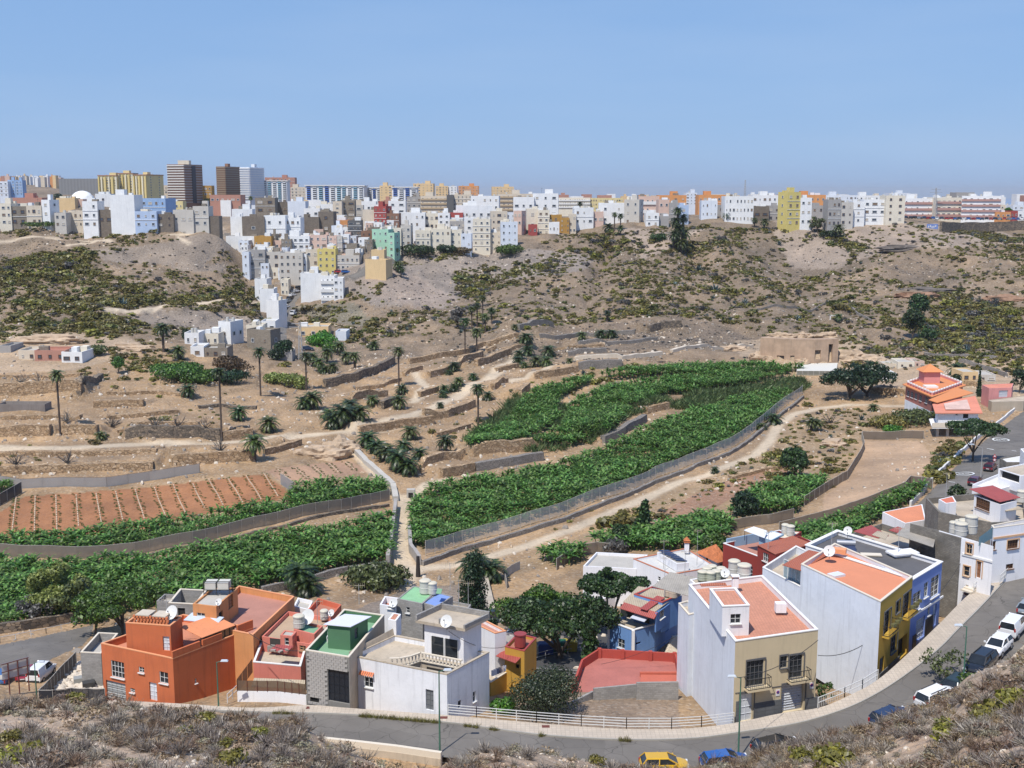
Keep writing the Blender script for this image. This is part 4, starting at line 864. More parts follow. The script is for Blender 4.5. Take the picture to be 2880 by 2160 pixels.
# small far roofs on the ridge and behind the skyline
FK=['W','P','TC','C','B','O','LW','W','W','PE'];FN={'W':'white','P':'pink','TC':'terracotta','C':'cream','B':'beige','O':'orange','LW':'pale grey','PE':'pale yellow'}
def farrow(n,xa,xb,ya,yb,Y0,Y1,wh,gtxt,where):
 for i in range(n):
  x=xa+(xb-xa)*(i+RNG.random()*.8)/n;yt=RU(ya,yb);Y=RU(Y0,Y1);wd=RU(*wh);k=FK[int(RNG.integers(len(FK)))]
  city(x,x+wd,yt,yt+RU(6,12),Y,0,k,0,0,'small %s house %s'%(FN[k],where),gr=gtxt+', '+FN[k],extras='t' if RNG.random()<.3 else '',sink=16,cat='house',name='far_house')
farrow(30,-10,165,493,501,1350,1560,(6,14),'houses on the far left ridge','on the far ridge at left')
farrow(46,1440,2900,545,555,1150,1500,(16,40),'low blocks on the far skyline','low on the far skyline at right')
farrow(16,630,1160,528,540,1100,1400,(16,30),'low blocks on the skyline behind the blue slabs','on the skyline behind the blue slabs')
for i in range(112):
 x=RU(655,1120);ymin=np.interp(x,[655,700,800,900,1010,1120],[650,640,640,640,640,640]);ymax=np.interp(x,[655,700,760,900,1010,1040,1120],[690,765,782,748,738,684,664]);y=RU(ymin,ymax);Yt=float(np.interp(y,[640,700,770],[592,528,506]))+RU(-3,8);k=['W','W','W','C','LW','T','P'][int(RNG.integers(7))];wd=RU(15,30);nf=int(RNG.integers(1,4))
 city(x,x+wd,y-nf*11-6,y,Yt,0,k,nf,int(RNG.integers(1,4)),'small %s flat roofed house packed into the dense town on the spur'%{'W':'white','C':'cream','LW':'pale grey','T':'brown block','P':'pink'}[k],extras='t' if RNG.random()<.3 else '',gr='small %s houses packed in the dense town'%{'W':'white','C':'cream','LW':'pale grey','T':'brown block','P':'pink'}[k],cat='house',name='town_house')
farrow(14,620,1100,560,585,740,850,(22,40),'houses between the blue slabs and the dense town','between the blue slabs and the dense town')
# ------------------------------------------------------------------ houses near the street
def on_wall(p,q,px,py):
 d=ray(px,py);e=Vc((q.x-p.x,q.y-p.y,0));L=e.length;e.normalize();n=Vc((e.y,-e.x,0));t=(p.x*n.x+p.y*n.y)/(d[0]*n.x+d[1]*n.y)
 return(d[0]*t-p.x)*e.x+(d[1]*t-p.y)*e.y,CZ+d[2]*t
def V3(p,e,n,s,o,z):return(p.x+e.x*s+n.x*o,p.y+e.y*s+n.y*o,z)
FRD=plain('charcoal_stone',(.11,.11,.115),.8);DOORW=plain('white_door',(.7,.72,.75),.4);DOORG=plain('grey_steel_door',(.16,.17,.18),.5);GARW=corrug('white_shutter',(.62,.64,.68),.25,.05,1);GARG=corrug('grey_shutter_door',(.42,.43,.42),.25,.1,1)
GARD=plain('black_gate',(.012,.016,.024),.35);CURT=plain('curtain',(.45,.47,.5),.8);TERRAF=plain('tan_frame',(.55,.36,.2));LOUV=corrug('brown_louvre',(.13,.06,.03),.09,.1,1)
def fill(root,p,e,n,s0,s1,z0,z1,kind,dp=.16):
 """what sits in an opening"""
 w,h=s1-s0,z1-z0;fr={'bwin':BFR,'dwin':FRD,'twin':TERRAF}.get(kind,WFR)
 if kind in('dark',):m=MB();m.quad(V3(p,e,n,s0,-dp,z0),V3(p,e,n,s1,-dp,z0),V3(p,e,n,s1,-dp,z1),V3(p,e,n,s0,-dp,z1));return m.build('dark_opening',plain('dark_room',(.02,.018,.016),.9),root)
 if kind in('door','gdoor','garage','ggarage','gate','bdoor'):
  mt={'door':DOORW,'gdoor':DOORG,'garage':GARW,'ggarage':GARG,'gate':GARD,'bdoor':plain('brown_door',(.3,.14,.07),.5)}[kind];m=MB()
  m.quad(V3(p,e,n,s0,-dp,z0),V3(p,e,n,s1,-dp,z0),V3(p,e,n,s1,-dp,z1),V3(p,e,n,s0,-dp,z1))
  k=2 if w<1.6 else 4
  for i in range(1,k):s=s0+w*i/k;m.bar(V3(p,e,n,s,-dp+.02,z0),V3(p,e,n,s,-dp+.02,z1),.035)
  for i in range(1,4):z=z0+h*i/4;m.bar(V3(p,e,n,s0,-dp+.02,z),V3(p,e,n,s1,-dp+.02,z),.035)
  o=m.build('garage_door' if 'gar' in kind or kind=='gate' else 'door',mt,root);hd=MB();hd.box(V3(p,e,n,s0+w*.85,-dp+.05,z0+h*.48),(.12,.05,.05),dirx=e);hd.build('handle',RAIL,o);return o
 m=MB();t=.07
 for a,b in(((s0,z0),(s1,z0)),((s0,z1),(s1,z1)),((s0,z0),(s0,z1)),((s1,z0),(s1,z1))):m.bar(V3(p,e,n,a[0],-dp+.04,a[1]),V3(p,e,n,b[0],-dp+.04,b[1]),t*1.6,t)
 nv=max(1,round(w/.45))if kind!='pwin' else 1
 for i in range(1,nv+1 if nv>1 else 2):
  if nv==1 and w<.7:break
  s=s0+w*i/(nv if nv>1 else 2)
  if s<s1-.05:m.bar(V3(p,e,n,s,-dp+.05,z0),V3(p,e,n,s,-dp+.05,z1),.05)
 for i in range(1,max(2,round(h/.55))):z=z0+h*i/max(2,round(h/.55));m.bar(V3(p,e,n,s0,-dp+.05,z),V3(p,e,n,s1,-dp+.05,z),.035)
 o=m.build('window',fr,root);g_=MB();g_.quad(V3(p,e,n,s0,-dp,z0),V3(p,e,n,s1,-dp,z0),V3(p,e,n,s1,-dp,z1),V3(p,e,n,s0,-dp,z1));g_.build('pane',LOUV if kind=='bwin' else DARKW,o)
 s_=MB();s_.box(V3(p,e,n,(s0+s1)/2,.04,z0-.04),(w+.16,.26,.07),dirx=e);s_.build('sill',fr if kind!='dwin' else FRD,o);return o
def wallface(mb,p,q,z0,z1,ops):
 """vertical wall with holes and their reveals"""
 e=Vc((q.x-p.x,q.y-p.y,0));L=e.length;e.normalize();n=Vc((e.y,-e.x,0));ss=sorted({0,L,*[v for o in ops for v in o[:2]]});zz=sorted({z0,z1,*[v for o in ops for v in o[2:4]]})
 for i in range(len(ss)-1):
  for j in range(len(zz)-1):
   sm,zm=(ss[i]+ss[i+1])/2,(zz[j]+zz[j+1])/2
   if any(o[0]<sm<o[1]and o[2]<zm<o[3]for o in ops):continue
   mb.quad(V3(p,e,n,ss[i],0,zz[j]),V3(p,e,n,ss[i+1],0,zz[j]),V3(p,e,n,ss[i+1],0,zz[j+1]),V3(p,e,n,ss[i],0,zz[j+1]))
 for a,b,c,d,*r in ops:
  k=-(r[0]if r else .17)
  mb.quad(V3(p,e,n,a,0,c),V3(p,e,n,b,0,c),V3(p,e,n,b,k,c),V3(p,e,n,a,k,c));mb.quad(V3(p,e,n,a,k,d),V3(p,e,n,b,k,d),V3(p,e,n,b,0,d),V3(p,e,n,a,0,d))
  mb.quad(V3(p,e,n,a,0,d),V3(p,e,n,a,0,c),V3(p,e,n,a,k,c),V3(p,e,n,a,k,d));mb.quad(V3(p,e,n,b,0,c),V3(p,e,n,b,0,d),V3(p,e,n,b,k,d),V3(p,e,n,b,k,c))
 return e,n
def corners(top,zt):
 w=[P(x,y,zt)for x,y in top]
 if len(w)==3:w.append(w[0]+w[2]-w[1])
 return w
def block(root,top,zt,zb,wall,roof,par=.7,t=.18,ops=(),edgemat={},cap=None,name='wall',roofname='roof',pts=None,blind=False,capw=None):
 """a flat roofed volume given by the photo pixels of its roof corners; ops: (edge, x0, y0, x1, y1, kind) in photo pixels"""
 w=pts or corners(top,zt);n=len(w);inn=[Vc((*q,zt))for q in inset(w,t)];groups={}
 for i in range(n):
  a,b=w[i],w[(i+1)%n];mb=groups.setdefault(edgemat.get(i,wall).name,(edgemat.get(i,wall),MB()))[1];oo=[]
  for(ed,x0,y0,x1,y1,kd,*dp)in ops:
   if ed!=i:continue
   s0,z1=on_wall(a,b,x0,(y0 if len(dp)<2 else y0));s1,_=on_wall(a,b,x1,y0);xm=(x0+x1)/2;z1=on_wall(a,b,xm,y0)[1];z0=on_wall(a,b,xm,y1)[1]
   if s0>s1:s0,s1=s1,s0
   L=(Vc(b)-Vc(a)).length;s0=max(s0,.05);s1=min(s1,L-.05);z0=max(z0,zb+.02);z1=min(z1,zt-.1)
   if s1-s0>.1 and z1-z0>.1:oo.append((s0,s1,z0,z1,dp[0]if dp else .17,kd))
  e,nn=wallface(mb,a,b,zb,zt,[o[:5]for o in oo])
  for o in oo:fill(root,a,e,nn,o[0],o[1],o[2],o[3],o[5],dp=o[4]-.01)
  c,d=inn[i],inn[(i+1)%n];mb.quad((d.x,d.y,zt-.002),(d.x,d.y,zt-par-.05),(c.x,c.y,zt-par-.05),(c.x,c.y,zt-.002))
  if not cap:mb.quad((a.x,a.y,zt),(b.x,b.y,zt),(d.x,d.y,zt),(c.x,c.y,zt))
 for nm,(mt,mb)in groups.items():mb.build(name,mt,root)
 if cap:
  mb=MB();k=capw or .05;oi=inset(w,-k);ii=inset(w,t+k)
  for i in range(n):
   j=(i+1)%n;mb.quad((*oi[i],zt+.06),(*oi[j],zt+.06),(*ii[j],zt+.06),(*ii[i],zt+.06));mb.quad((*oi[i],zt-.03),(*oi[j],zt-.03),(*oi[j],zt+.06),(*oi[i],zt+.06));mb.quad((*ii[j],zt-.03),(*ii[i],zt-.03),(*ii[i],zt+.06),(*ii[j],zt+.06))
  mb.build('coping',cap,root)
 if roof:mb=MB();mb.quad(*[(q.x,q.y,zt-par)for q in inn]);mb.build(roofname,roof,root)
 return w
def house(label,top,zt,zb,wall,roof,name='house',cat='house',**k):
 w=corners(top,zt);root=thing(name,label,cat,(w[1].x,w[1].y,zb));block(root,top,zt,zb,wall,roof,pts=w,**k);return root,w
def sheet(root,name,pts,mat,th=.06,zs_=None):
 """a thin roof sheet through world points"""
 mb=MB();p=[Vc(q)for q in pts];d=Vc((0,0,th));mb.quad(*[q+d for q in p]);mb.quad(*p[::-1])
 for i in range(len(p)):a,b=p[i],p[(i+1)%len(p)];mb.quad(a,b,b+d,a+d)
 return mb.build(name,mat,root)
def tank(x,y,z,r=.55,h=1.25,label='',k=TANKM,grp=None):
 c=P(x,y,z);root=thing('water_tank',label,'water tank',tuple(c),grp);mb=MB();mb.revolve(c,[(r*.9,0),(r,.1),(r*.98,h*.45),(r*1.04,h*.5),(r*.98,h*.55),(r*.97,h),(r*1.07,h+.02),(r*1.07,h+.12)],18);mb.build('barrel',k,root,smooth=False)
 mb=MB();mb.revolve(c+Vc((0,0,h+.13)),[(r*1.03,0),(r*.8,.1),(.001,.14)],18);mb.build('lid',plain('tank_lid',(.62,.57,.45),.6),root);return root
def dish(x,y,z,r=.5,label='',az=-.5,grp=None):
 c=P(x,y,z);root=thing('satellite_dish',label,'satellite dish',tuple(c),grp);mb=MB();n=Vc((math.sin(az),-math.cos(az),.55)).normalized();u=n.cross(Vc((0,0,1))).normalized();v=n.cross(u);cc=c+Vc((0,0,.55+r*.5));N=16;base=len(mb.v)
 rings=[(0.001,0),(r*.5,.05*r),(r,.22*r)]
 for rr,o in rings:
  for k in range(N):t=2*math.pi*k/N;mb.v.append(tuple(cc+n*o+u*(rr*math.cos(t))+v*(rr*math.sin(t))))
 for j in range(2):
  for k in range(N):a=base+j*N+k;b=base+j*N+(k+1)%N;mb.f.append((a,b,b+N,a+N));mb.mi.append(0)
 mb.build('reflector',DISHM,root,smooth=True);mb=MB();mb.cyl(c,cc-n*.05,.03,n=6);mb.build('mast',RAIL,root);mb=MB();mb.bar(cc+v*r*.9+n*.2*r,cc+n*r*.9,.03);mb.box(cc+n*r*.95,(.1,.1,.1));mb.build('feed_arm',RAIL,root);return root
def antenna(x,y,z,h=3,label='',grp=None):
 c=P(x,y,z);root=thing('antenna',label,'antenna',tuple(c),grp);mb=MB();mb.cyl(c,c+Vc((0,0,h)),.035,.025,n=6);mb.build('mast',plain('galvanised',(.4,.4,.4),.5),root)
 mb=MB();a=c+Vc((-.5,0,h-.15));b=c+Vc((.6,.1,h-.15));mb.bar(a,b,.035)
 for i in range(6):q=a.lerp(b,i/5);mb.bar(q+Vc((0,0,-.28)),q+Vc((0,0,.28)),.02)
 mb.build('aerial',plain('aerial_metal',(.5,.42,.3),.5),root);return root
def railing(root,p,q,h=1.0,rails=4,step=2.0,mat=WFR,bars=0,post=.07):
 p,q=Vc(p),Vc(q);L=(q-p).length;n=max(1,round(L/step))
 for i in range(n+1):c=p.lerp(q,i/n);mb=MB();mb.box(c+Vc((0,0,h/2)),(post,post,h));mb.build('post',mat,root)
 for j in range(rails):z=h*(j+1)/rails-.04;mb=MB();mb.bar(p+Vc((0,0,z)),q+Vc((0,0,z)),.05);mb.build('rail',mat,root)
 if bars:
  m=int(L/bars)
  for i in range(m+1):c=p.lerp(q,i/m);mb=MB();mb.bar(c,c+Vc((0,0,h)),.025);mb.build('bar',mat,root)
OR1=plaster('orange_render',(.56,.15,.055),.12,.42);OR2=plaster('peach_render',(.62,.28,.11),.12,.42);ORF=plaster('salmon_floor',(.54,.22,.13),.1,.2);PKF=plaster('dusty_pink_floor',(.44,.21,.155),.12,.2)
CON=plaster('weathered_concrete',(.50,.42,.32),.22,.5);GBL=blockwall('grey_block',(.40,.38,.355),(.26,.25,.235));DBL=blockwall('dark_block',(.27,.245,.21),(.10,.09,.08),dirt=.6)
CORAL=plaster('coral_render',(.66,.21,.155),.12,.42);GRN=plaster('green_paint',(.085,.19,.10),.1,.1);GRF=plaster('green_floor',(.20,.37,.22),.12,.15);WH=plaster('white_wash',(.80,.81,.84),.08,.5,bumps=.8,fine=2.2);WH2=plaster('clean_white',(.82,.81,.82),.06,.3)
MUS=plaster('mustard_render',(.52,.29,.045),.08,.25);BLU=plaster('blue_render',(.155,.30,.59),.1,.3);BLU2=plaster('cornflower_render',(.20,.28,.58),.05,.08);BEI=plaster('beige_render',(.62,.51,.33),.06,.22);YEL=plaster('ochre_yellow_render',(.52,.32,.045),.05,.1)
REDW=plaster('red_wall',(.42,.07,.05),.08,.2);REDF=plaster('red_floor',(.43,.15,.12),.16,.35);DRED=plaster('dark_red_render',(.27,.035,.025),.06,.1);TERT=tiles('terracotta_tiles',(.60,.27,.17),.3,.3,.86);OFL=plaster('orange_sealed_floor',(.64,.245,.13),.07,.12)
GRAV=plaster('dark_gravel',(.115,.11,.11),.25,.1,bumps=1,fine=5);CREAMC=plain('cream_coping',(.70,.62,.5),.8);ORC=plain('orange_coping',(.75,.33,.16),.8);WHC=plain('white_coping',(.82,.80,.77),.7)
RCOR=corrug('red_sheet',(.40,.085,.07),.25,.3);GCOR=corrug('grey_fibre_sheet',(.42,.38,.32),.2,.5);TCOR=corrug('terracotta_sheet',(.42,.13,.07),.22,.25);BCOR=corrug('beige_sheet',(.50,.41,.29),.25,.4);RTIL=tiles('roof_tiles',(.62,.20,.07),.22,.35,.6,rough=.8,off=.5);PLINTH=tiles('slate_plinth',(.16,.165,.17),.9,.35,.8)
# --- orange house at left
z1=ztop(494,1976,-3.0,1853)
root,w=house('orange red house with a roof tower and stepped side wall at the left',[(284,1810),(486,1853),(712,1766)],z1,-7,OR1,ORF,par=.75,cap=ORC,capw=.02,
  ops=[(0,312,1860,348,1906,'win'),(0,390,1876,405,1892,'win'),(0,448,1890,472,1922,'win'),(0,298,1918,352,1972,'ggarage'),(0,419,1920,440,1970,'door'),(0,366,1936,379,1948,'win'),(1,548,1908,553,1922,'win')])
ow=w;hz=z1+2.55;tw=corners([(353,1752),(479,1761),(512,1735)],hz);block(root,None,hz,z1-.7,OR1,ROOFC,par=.25,pts=tw,cap=ORC,capw=.02,name='tower_wall',roofname='tower_roof',ops=[(0,457,1790,476,1830,'door')])
a,b=w[1],w[2];e=(b-a).normalized();n=Vc((e.y,-e.x,0));L=(b-a).length
for s0,s1,h in((.0,.33,.75),(.36,.6,.75),(.8,1,.9)):
 mb=MB();p,q=a+e*L*s0,a+e*L*s1;mb.prism([tuple(p-n*.21)[:2],tuple(p+n*.012)[:2],tuple(q+n*.012)[:2],tuple(q-n*.21)[:2]][::-1],z1+.07,z1+h);mb.build('stepped_parapet',OR1,root)
for s0,s1 in((.36,.78),):
 p,q=a+e*L*s0,a+e*L*s1;sheet(root,'awning',[p-n*3.6+Vc((0,0,1.35)),p-n*.1+Vc((0,0,.95)),q-n*.1+Vc((0,0,.95)),q-n*3.6+Vc((0,0,1.35))],plaster('orange_awning',(.72,.27,.12)))
 mb=MB()
 for i in range(8):c=(p-n*.3).lerp(q-n*.3,i/7);mb.bar(c+Vc((0,0,-.1)),c+Vc((0,0,.95)),.06)
 mb.build('awning_frame',RAIL,root);mb=MB();mb.quad(p-n*.35+Vc((0,0,-.6)),q-n*.35+Vc((0,0,-.6)),q-n*.35+Vc((0,0,.93)),p-n*.35+Vc((0,0,.93)));mb.build('awning_glazing',plain('tan_glazing',(.25,.17,.09),.3),root)
c=P(448,1741,hz-.2);mb=MB();cc=c
lb=MB();ex=(tw[1]-tw[0]).normalized();ey=Vc((-ex.y,ex.x,0));mid=(tw[0]+tw[1]+tw[2]+tw[3])/4;mid.z=hz-.25
for i in range(11):
 for j in range(3):
  q=mid+ex*((i-5)*.36)-ey*.7+Vc((0,0,.17+.32*j));lb.box(q+ex*(.09 if j%2 else 0),(.24,.2,.24),dirx=ex)
lb.build('lattice_blocks',plain('clay_block',(.62,.20,.08),.8),root)
for s in(-.9,.95):mb=MB();mb.box(mid+ex*s+Vc((0,0,.95)),(1.5,1.6,.12),dirx=ex);mb.box(mid+ex*s+Vc((0,0,.55)),(1.3,1.2,.7),dirx=ex);mb.build('water_cistern',plaster('fibre_cement',(.55,.48,.38)),root)
dish(486,1747,hz-.1,.75,'large pale satellite dish on the orange house tower')
# --- peach building
z2=z1+.5;root,w=house('peach orange building with a pink flat roof behind the orange red house',[(545,1750),(712,1786),(828,1678)],z2,-8,OR2,PKF,par=.7,cap=ORC,capw=.02,
  ops=[(1,729,1795,745,1842,'dwin'),(1,757,1772,771,1818,'dwin'),(1,782,1748,797,1786,'dwin'),(1,806,1724,820,1762,'dwin')])
zz=z2+2.2;tw=corners([(542,1698),(608,1706),(668,1655)],zz);block(root,None,zz,z2-.7,OR2,ROOFC,par=.2,pts=tw,name='turret_wall',roofname='turret_roof',ops=[(0,553,1724,576,1740,'win'),(1,615,1720,626,1752,'dark'),(1,641,1672,655,1712,'bdoor')])
sheet(root,'patio_cover',[P(516,1745,z2+.6),P(612,1755,z2+.6),P(630,1737,z2+.9),P(540,1724,z2+.9)],plain('blue_white_sheet',(.55,.62,.72),.4));mb=MB();q0,q1,q2=P(595,1754,z2+.5),P(614,1756,z2+.5),P(618,1740,z2+.8);mb.quad(q0-Vc((0,0,1)),q1-Vc((0,0,1)),q1,q0);mb.build('blue_tarp',plain('blue_tarp',(.02,.12,.55),.5),root)
mb=MB();c=(tw[0]+tw[1]+tw[2]+tw[3])/4;c.z=zz
for s in(-.7,.7):mb.box(c+Vc((s,1.2,.9)),(1.2,1.3,.8))
mb.build('cistern',plaster('white_cistern',(.6,.58,.52)),root);mb=MB()
for s in(-1.4,-.0,1.4):
 for u in(.5,1.9):mb.bar(c+Vc((s,u,-.1)),c+Vc((s,u,1.5)),.07)
mb.bar(c+Vc((-1.4,.5,.5)),c+Vc((1.4,.5,.5)),.07);mb.bar(c+Vc((-1.4,.5,1.45)),c+Vc((1.4,.5,1.45)),.07);mb.build('cistern_rack',RAIL,root)
dish(617,1712,zz-.2,.4,'small satellite dish on the peach building turret')
# --- unfinished grey block rooms, small hut
root,w=house('roofless grey block rooms beside the peach building',[(474,1696),(552,1700),(582,1660)],z2-.4,-8,GBL,None,par=2.6,cap=CREAMC,capw=.02,t=.2,ops=[(0,500,1710,520,1732,'dark',.19)]);sheet(root,'floor',[q+Vc((0,0,-2.6))for q in w],ROOFC)
root,w=house('small grey block hut without a roof between the fence and the orange red house',[(226,1835),(284,1838),(332,1782)],-3.2,-8.5,GBL,ROOFC,par=1.0,cap=CREAMC,capw=.02)
root,w=house('low pale annex wall behind the grey block rooms',[(440,1690),(478,1692),(500,1672)],z2-1.5,-8,GBL,ROOFC,par=.5)
# --- coral house and its yard
z3=CZ+ray(846,1874)[2]/ray(846,1874)[1]*113;root,w=house('coral house with a cluttered roof shed beside the green roofed garage',[(712,1862),(846,1874),(862,1818)],z3,-4,CORAL,CON,par=.75,cap=WHC,capw=.02,ops=[])
zr=z3+.2;sheet(root,'shed_roof',[P(756,1830,zr+1.0),P(808,1836,zr+1.0),P(826,1818,zr+1.2),P(778,1814,zr+1.2)],RCOR)
for i,(x,y)in enumerate([(768,1829),(789,1832),(806,1828)]):c=P(x,y,zr+1.15);mb=MB();mb.box(c,(.5,.3,.15),rz=i);mb.build('block',plain('loose_block',(.4,.33,.27)),root)
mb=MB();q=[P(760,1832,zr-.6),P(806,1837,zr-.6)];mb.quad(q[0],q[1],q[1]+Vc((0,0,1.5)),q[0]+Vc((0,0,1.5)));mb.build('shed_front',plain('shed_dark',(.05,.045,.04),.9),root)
for u in np.linspace(0,1,6):c=q[0].lerp(q[1],u)-Vc((0,.1,0));mb=MB();mb.box(c+Vc((0,0,.35+.25*(u*3%1))),(.5,.3,.6+.3*(u*5%1)));mb.build('stored_crate',plain('junk%d'%int(u*3),[(.3,.28,.25),(.4,.35,.28),(.2,.18,.15),(.35,.2,.15)][int(u*3)]),root)
sheet(root,'porch_roof',[P(706,1932,-.8),P(858,1938,-.8),P(858,1914,-.4),P(715,1908,-.4)],BCOR)
z3b=z3+.9;root,w=house('rear coral block with a tan roof and tank behind the roof shed',[(736,1790),(872,1812),(938,1738)],z3b,-6,CORAL,plaster('tan_floor',(.46,.33,.22)),par=.45,cap=None,ops=[(0,842,1816,860,1830,'twin')])
rb=w;block(root,[(788,1786),(822,1790),(834,1776)],z3b+.9,z3b-.4,CORAL,ROOFC,par=.1,name='turret_wall',roofname='turret_roof',ops=[(0,800,1794,812,1815,'win')])
block(root,[(826,1770),(884,1784),(908,1760)],z3b+.9,z3b-.4,CORAL,GRF,par=.25,name='turret_wall',roofname='turret_roof')
sheet(root,'corrugated_roof',[P(872,1806,z3b-.2),P(905,1813,z3b-.2),P(935,1768,z3b+.5),P(900,1762,z3b+.5)],BCOR)
tank(841,1765,z3b+.9,.6,1.2,'white ribbed water tank on the coral house');dish(868,1760,z3b+.8,.85,'biggest satellite dish, on the coral house beside the white tank');dish(933,1742,z3b,.4,'tilted satellite dish behind the coral house');tank(912,1742,z3b-.2,.45,.9,'small white tank behind the coral house')
root,w=house('low red terrace house behind the rear coral block',[(858,1722),(925,1742),(960,1700)],z3b-.2,-8,plaster('brick_red',(.60,.15,.08)),ROOFR,par=.6);
root,w=house('low white house edge behind the peach building',[(825,1705),(868,1715),(880,1690)],z3b-.7,-8,WH2,ROOFC,par=.4)
# --- green roofed garage: block front laid block by block
z4=ztop(980,1987,0,1849);root,w=house('garage house with a green roof terrace and a raw grey block front',[(859,1829),(982,1849),(1081,1730)],z4,-5,GRN,GRF,par=.95,edgemat={0:plaster('block_backing',(.24,.23,.21)),1:CON},cap=CREAMC,capw=.01,t=.2,ops=[(0,922,1884,981,1975,'gate'),(0,872,1962,897,1976,'dark')])
a,b=w[0],w[1];e=(b-a);L=e.length;e.normalize();n=Vc((e.y,-e.x,0));bk=MB();bk.box((0,0,0),(.46,.06,.225));bo=bk.build('block',plaster('laid_block',(.42,.395,.365),.25,.35));bme=bo.data;bpy.data.objects.remove(bo)
rows,cols=22,int(L/.49);g0=on_wall(a,b,922,1884);g1=on_wall(a,b,981,1975);bz=on_wall(a,b,900,1975)[1];d0=on_wall(a,b,870,1960);d1=on_wall(a,b,899,1978);rz=math.atan2(e.y,e.x);nb=0
for r_ in range(rows):
 z=z4-.17-.24*r_
 if z<bz-.3:break
 for c_ in range(cols+1):
  s=.24+.49*c_+(.245 if r_%2 else 0)-.1
  if s+.23>L or s-.23<0:continue
  if s+.2>g0[0]and s-.2<g1[0]+.3 and z<g0[1]+.1:continue
  if s+.2>d0[0]and s-.2<d1[0]and d1[1]<z<d0[1]:continue
  if nb<300:dupe(bme,'block',root,V3(a,e,n,s,.02+RU(0,.015),z),(1,1,1),rz);nb+=1
hz=z4+1.5;hut=thing('roof_hut','dark green hut with a white sheet roof standing on the green terrace','hut',tuple(P(984,1810,z4)));hw=corners([(921,1756),(984,1762),(1034,1737)],hz);block(hut,None,hz,z4-.95,GRN,None,pts=hw,ops=[(1,997,1766,1007,1796,'gdoor')])
o=inset(hw,-.25);sheet(hut,'roof',[(*q,hz+.02)for q in o],plain('white_sheet_roof',(.72,.72,.80),.35))
ch=thing('plastic_chair','white plastic armchair on the green roof terrace','chair',tuple(P(928,1808,z4-.94)));c=Vc(ch.location);PL=plain('white_plastic',(.8,.8,.78),.35)
mb=MB();mb.box(c+Vc((0,0,.43)),(.5,.5,.05));mb.build('seat',PL,ch);mb=MB();mb.box(c+Vc((0,.25,.75)),(.5,.05,.62));mb.build('backrest',PL,ch)
for sx in(-.24,.24):
 for sy in(-.22,.22):mb=MB();mb.bar(c+Vc((sx,sy,0)),c+Vc((sx,sy,.43)),.06);mb.build('leg',PL,ch)
 mb=MB();mb.box(c+Vc((sx*1.1,0,.66)),(.06,.5,.04));mb.bar(c+Vc((sx*1.1,-.22,.43)),c+Vc((sx*1.1,-.22,.66)),.05);mb.build('armrest',PL,ch)
# --- big white house
z5=ztop(1257,2010,0,1898);root,w=house('big white house with a sunken courtyard, stone balustrades and an upper room',[(982,1844),(1257,1898),(1376,1835)],z5,-3,WH,None,par=.5,cap=CON,capw=.02,t=.25,ops=[(0,1024,1905,1049,1933,'win'),(0,1197,1940,1219,1997,'gdoor'),(1,1288,1970,1297,1990,'dark'),(1,1330,1945,1338,1973,'win')])
A5,B5,C5,D5=w;u5=(B5-A5);v5=(C5-B5)
def q5(u,v,z):p=A5+u5*u+v5*v;return Vc((p.x,p.y,z))
mb=MB()
for pl in([(.02,.03),(.42,.03),(.55,.55),(.55,.97),(.02,.97)],[(.55,.45),(.97,.45),(.97,.97),(.55,.97)]):mb.quad(*[q5(u,v,z5-.5)for u,v in pl])
mb.build('terrace_floor',CON,root);mb=MB();mb.quad(q5(.42,.03,z5-3),q5(.98,.03,z5-3),q5(.98,.5,z5-3),q5(.5,.5,z5-3));mb.build('courtyard_floor',CON,root)
mb=MB();mb.quad(q5(.42,.03,z5-3),q5(.42,.03,z5-.5),q5(.55,.45,z5-.5),q5(.55,.45,z5-3));mb.quad(q5(.55,.45,z5-3),q5(.55,.45,z5-.5),q5(.97,.45,z5-.5),q5(.97,.45,z5-3));mb.build('courtyard_wall',CON,root)
mb=MB();mb.quad(q5(.6,.44,z5-3),q5(.78,.44,z5-3),q5(.78,.44,z5-.95),q5(.6,.44,z5-.95));mb.build('dark_doorway',plain('dark_room',(.02,.018,.016),.9),root)
zu=z5+3.0;ub=[q5(.50,.62,zu),q5(.90,.62,zu),q5(.90,1.05,zu),q5(.50,1.05,zu)];e_,n_=(ub[1]-ub[0]).normalized(),None
block(root,None,zu,z5-.5,WH2,CON,par=.05,pts=ub,name='upper_wall',roofname='upper_roof');a,b=ub[0],ub[1];e=(b-a).normalized();n=Vc((e.y,-e.x,0));L=(b-a).length
for s0,s1 in((.18,.5),(.53,.86)):mb=MB();mb.quad(*[V3(a,e,n,L*s,.015,z)for s,z in((s0,z5-.2),(s1,z5-.2),(s1,z5+1.75),(s0,z5+1.75))]);pn=mb.build('balcony_door',DARKW,root);fm=MB();[fm.bar(V3(a,e,n,L*s,.04,z5-.2),V3(a,e,n,L*s,.04,z5+1.75),.07)for s in(s0,s1)];fm.build('frame',WFR,pn)
sl_=MB();oo=inset(ub,-.55);sl_.prism(oo,zu,zu+.28,bottom=True);sl_.build('roof_slab',CON,root)
for i in(1,2,3):
 p_,q_=Vc((*oo[i],0)),Vc((*oo[(i+1)%4],0));mb=MB();d=(q_-p_).normalized();m_=Vc((-d.y,d.x,0));mb.prism([tuple(p_)[:2],tuple(q_)[:2],tuple(q_+m_*.2)[:2],tuple(p_+m_*.2)[:2]],zu+.28,zu+.28+(.55 if i>1 else .35));mb.build('raw_block_parapet',GBL,root)
for x_,y_ in((.25,.25),):c=ub[0].lerp(ub[1],.42);mb=MB();mb.box(c+Vc((0,-.3,.45)),(.3,.3,.6));mb.build('pillar_stub',GBL,root)
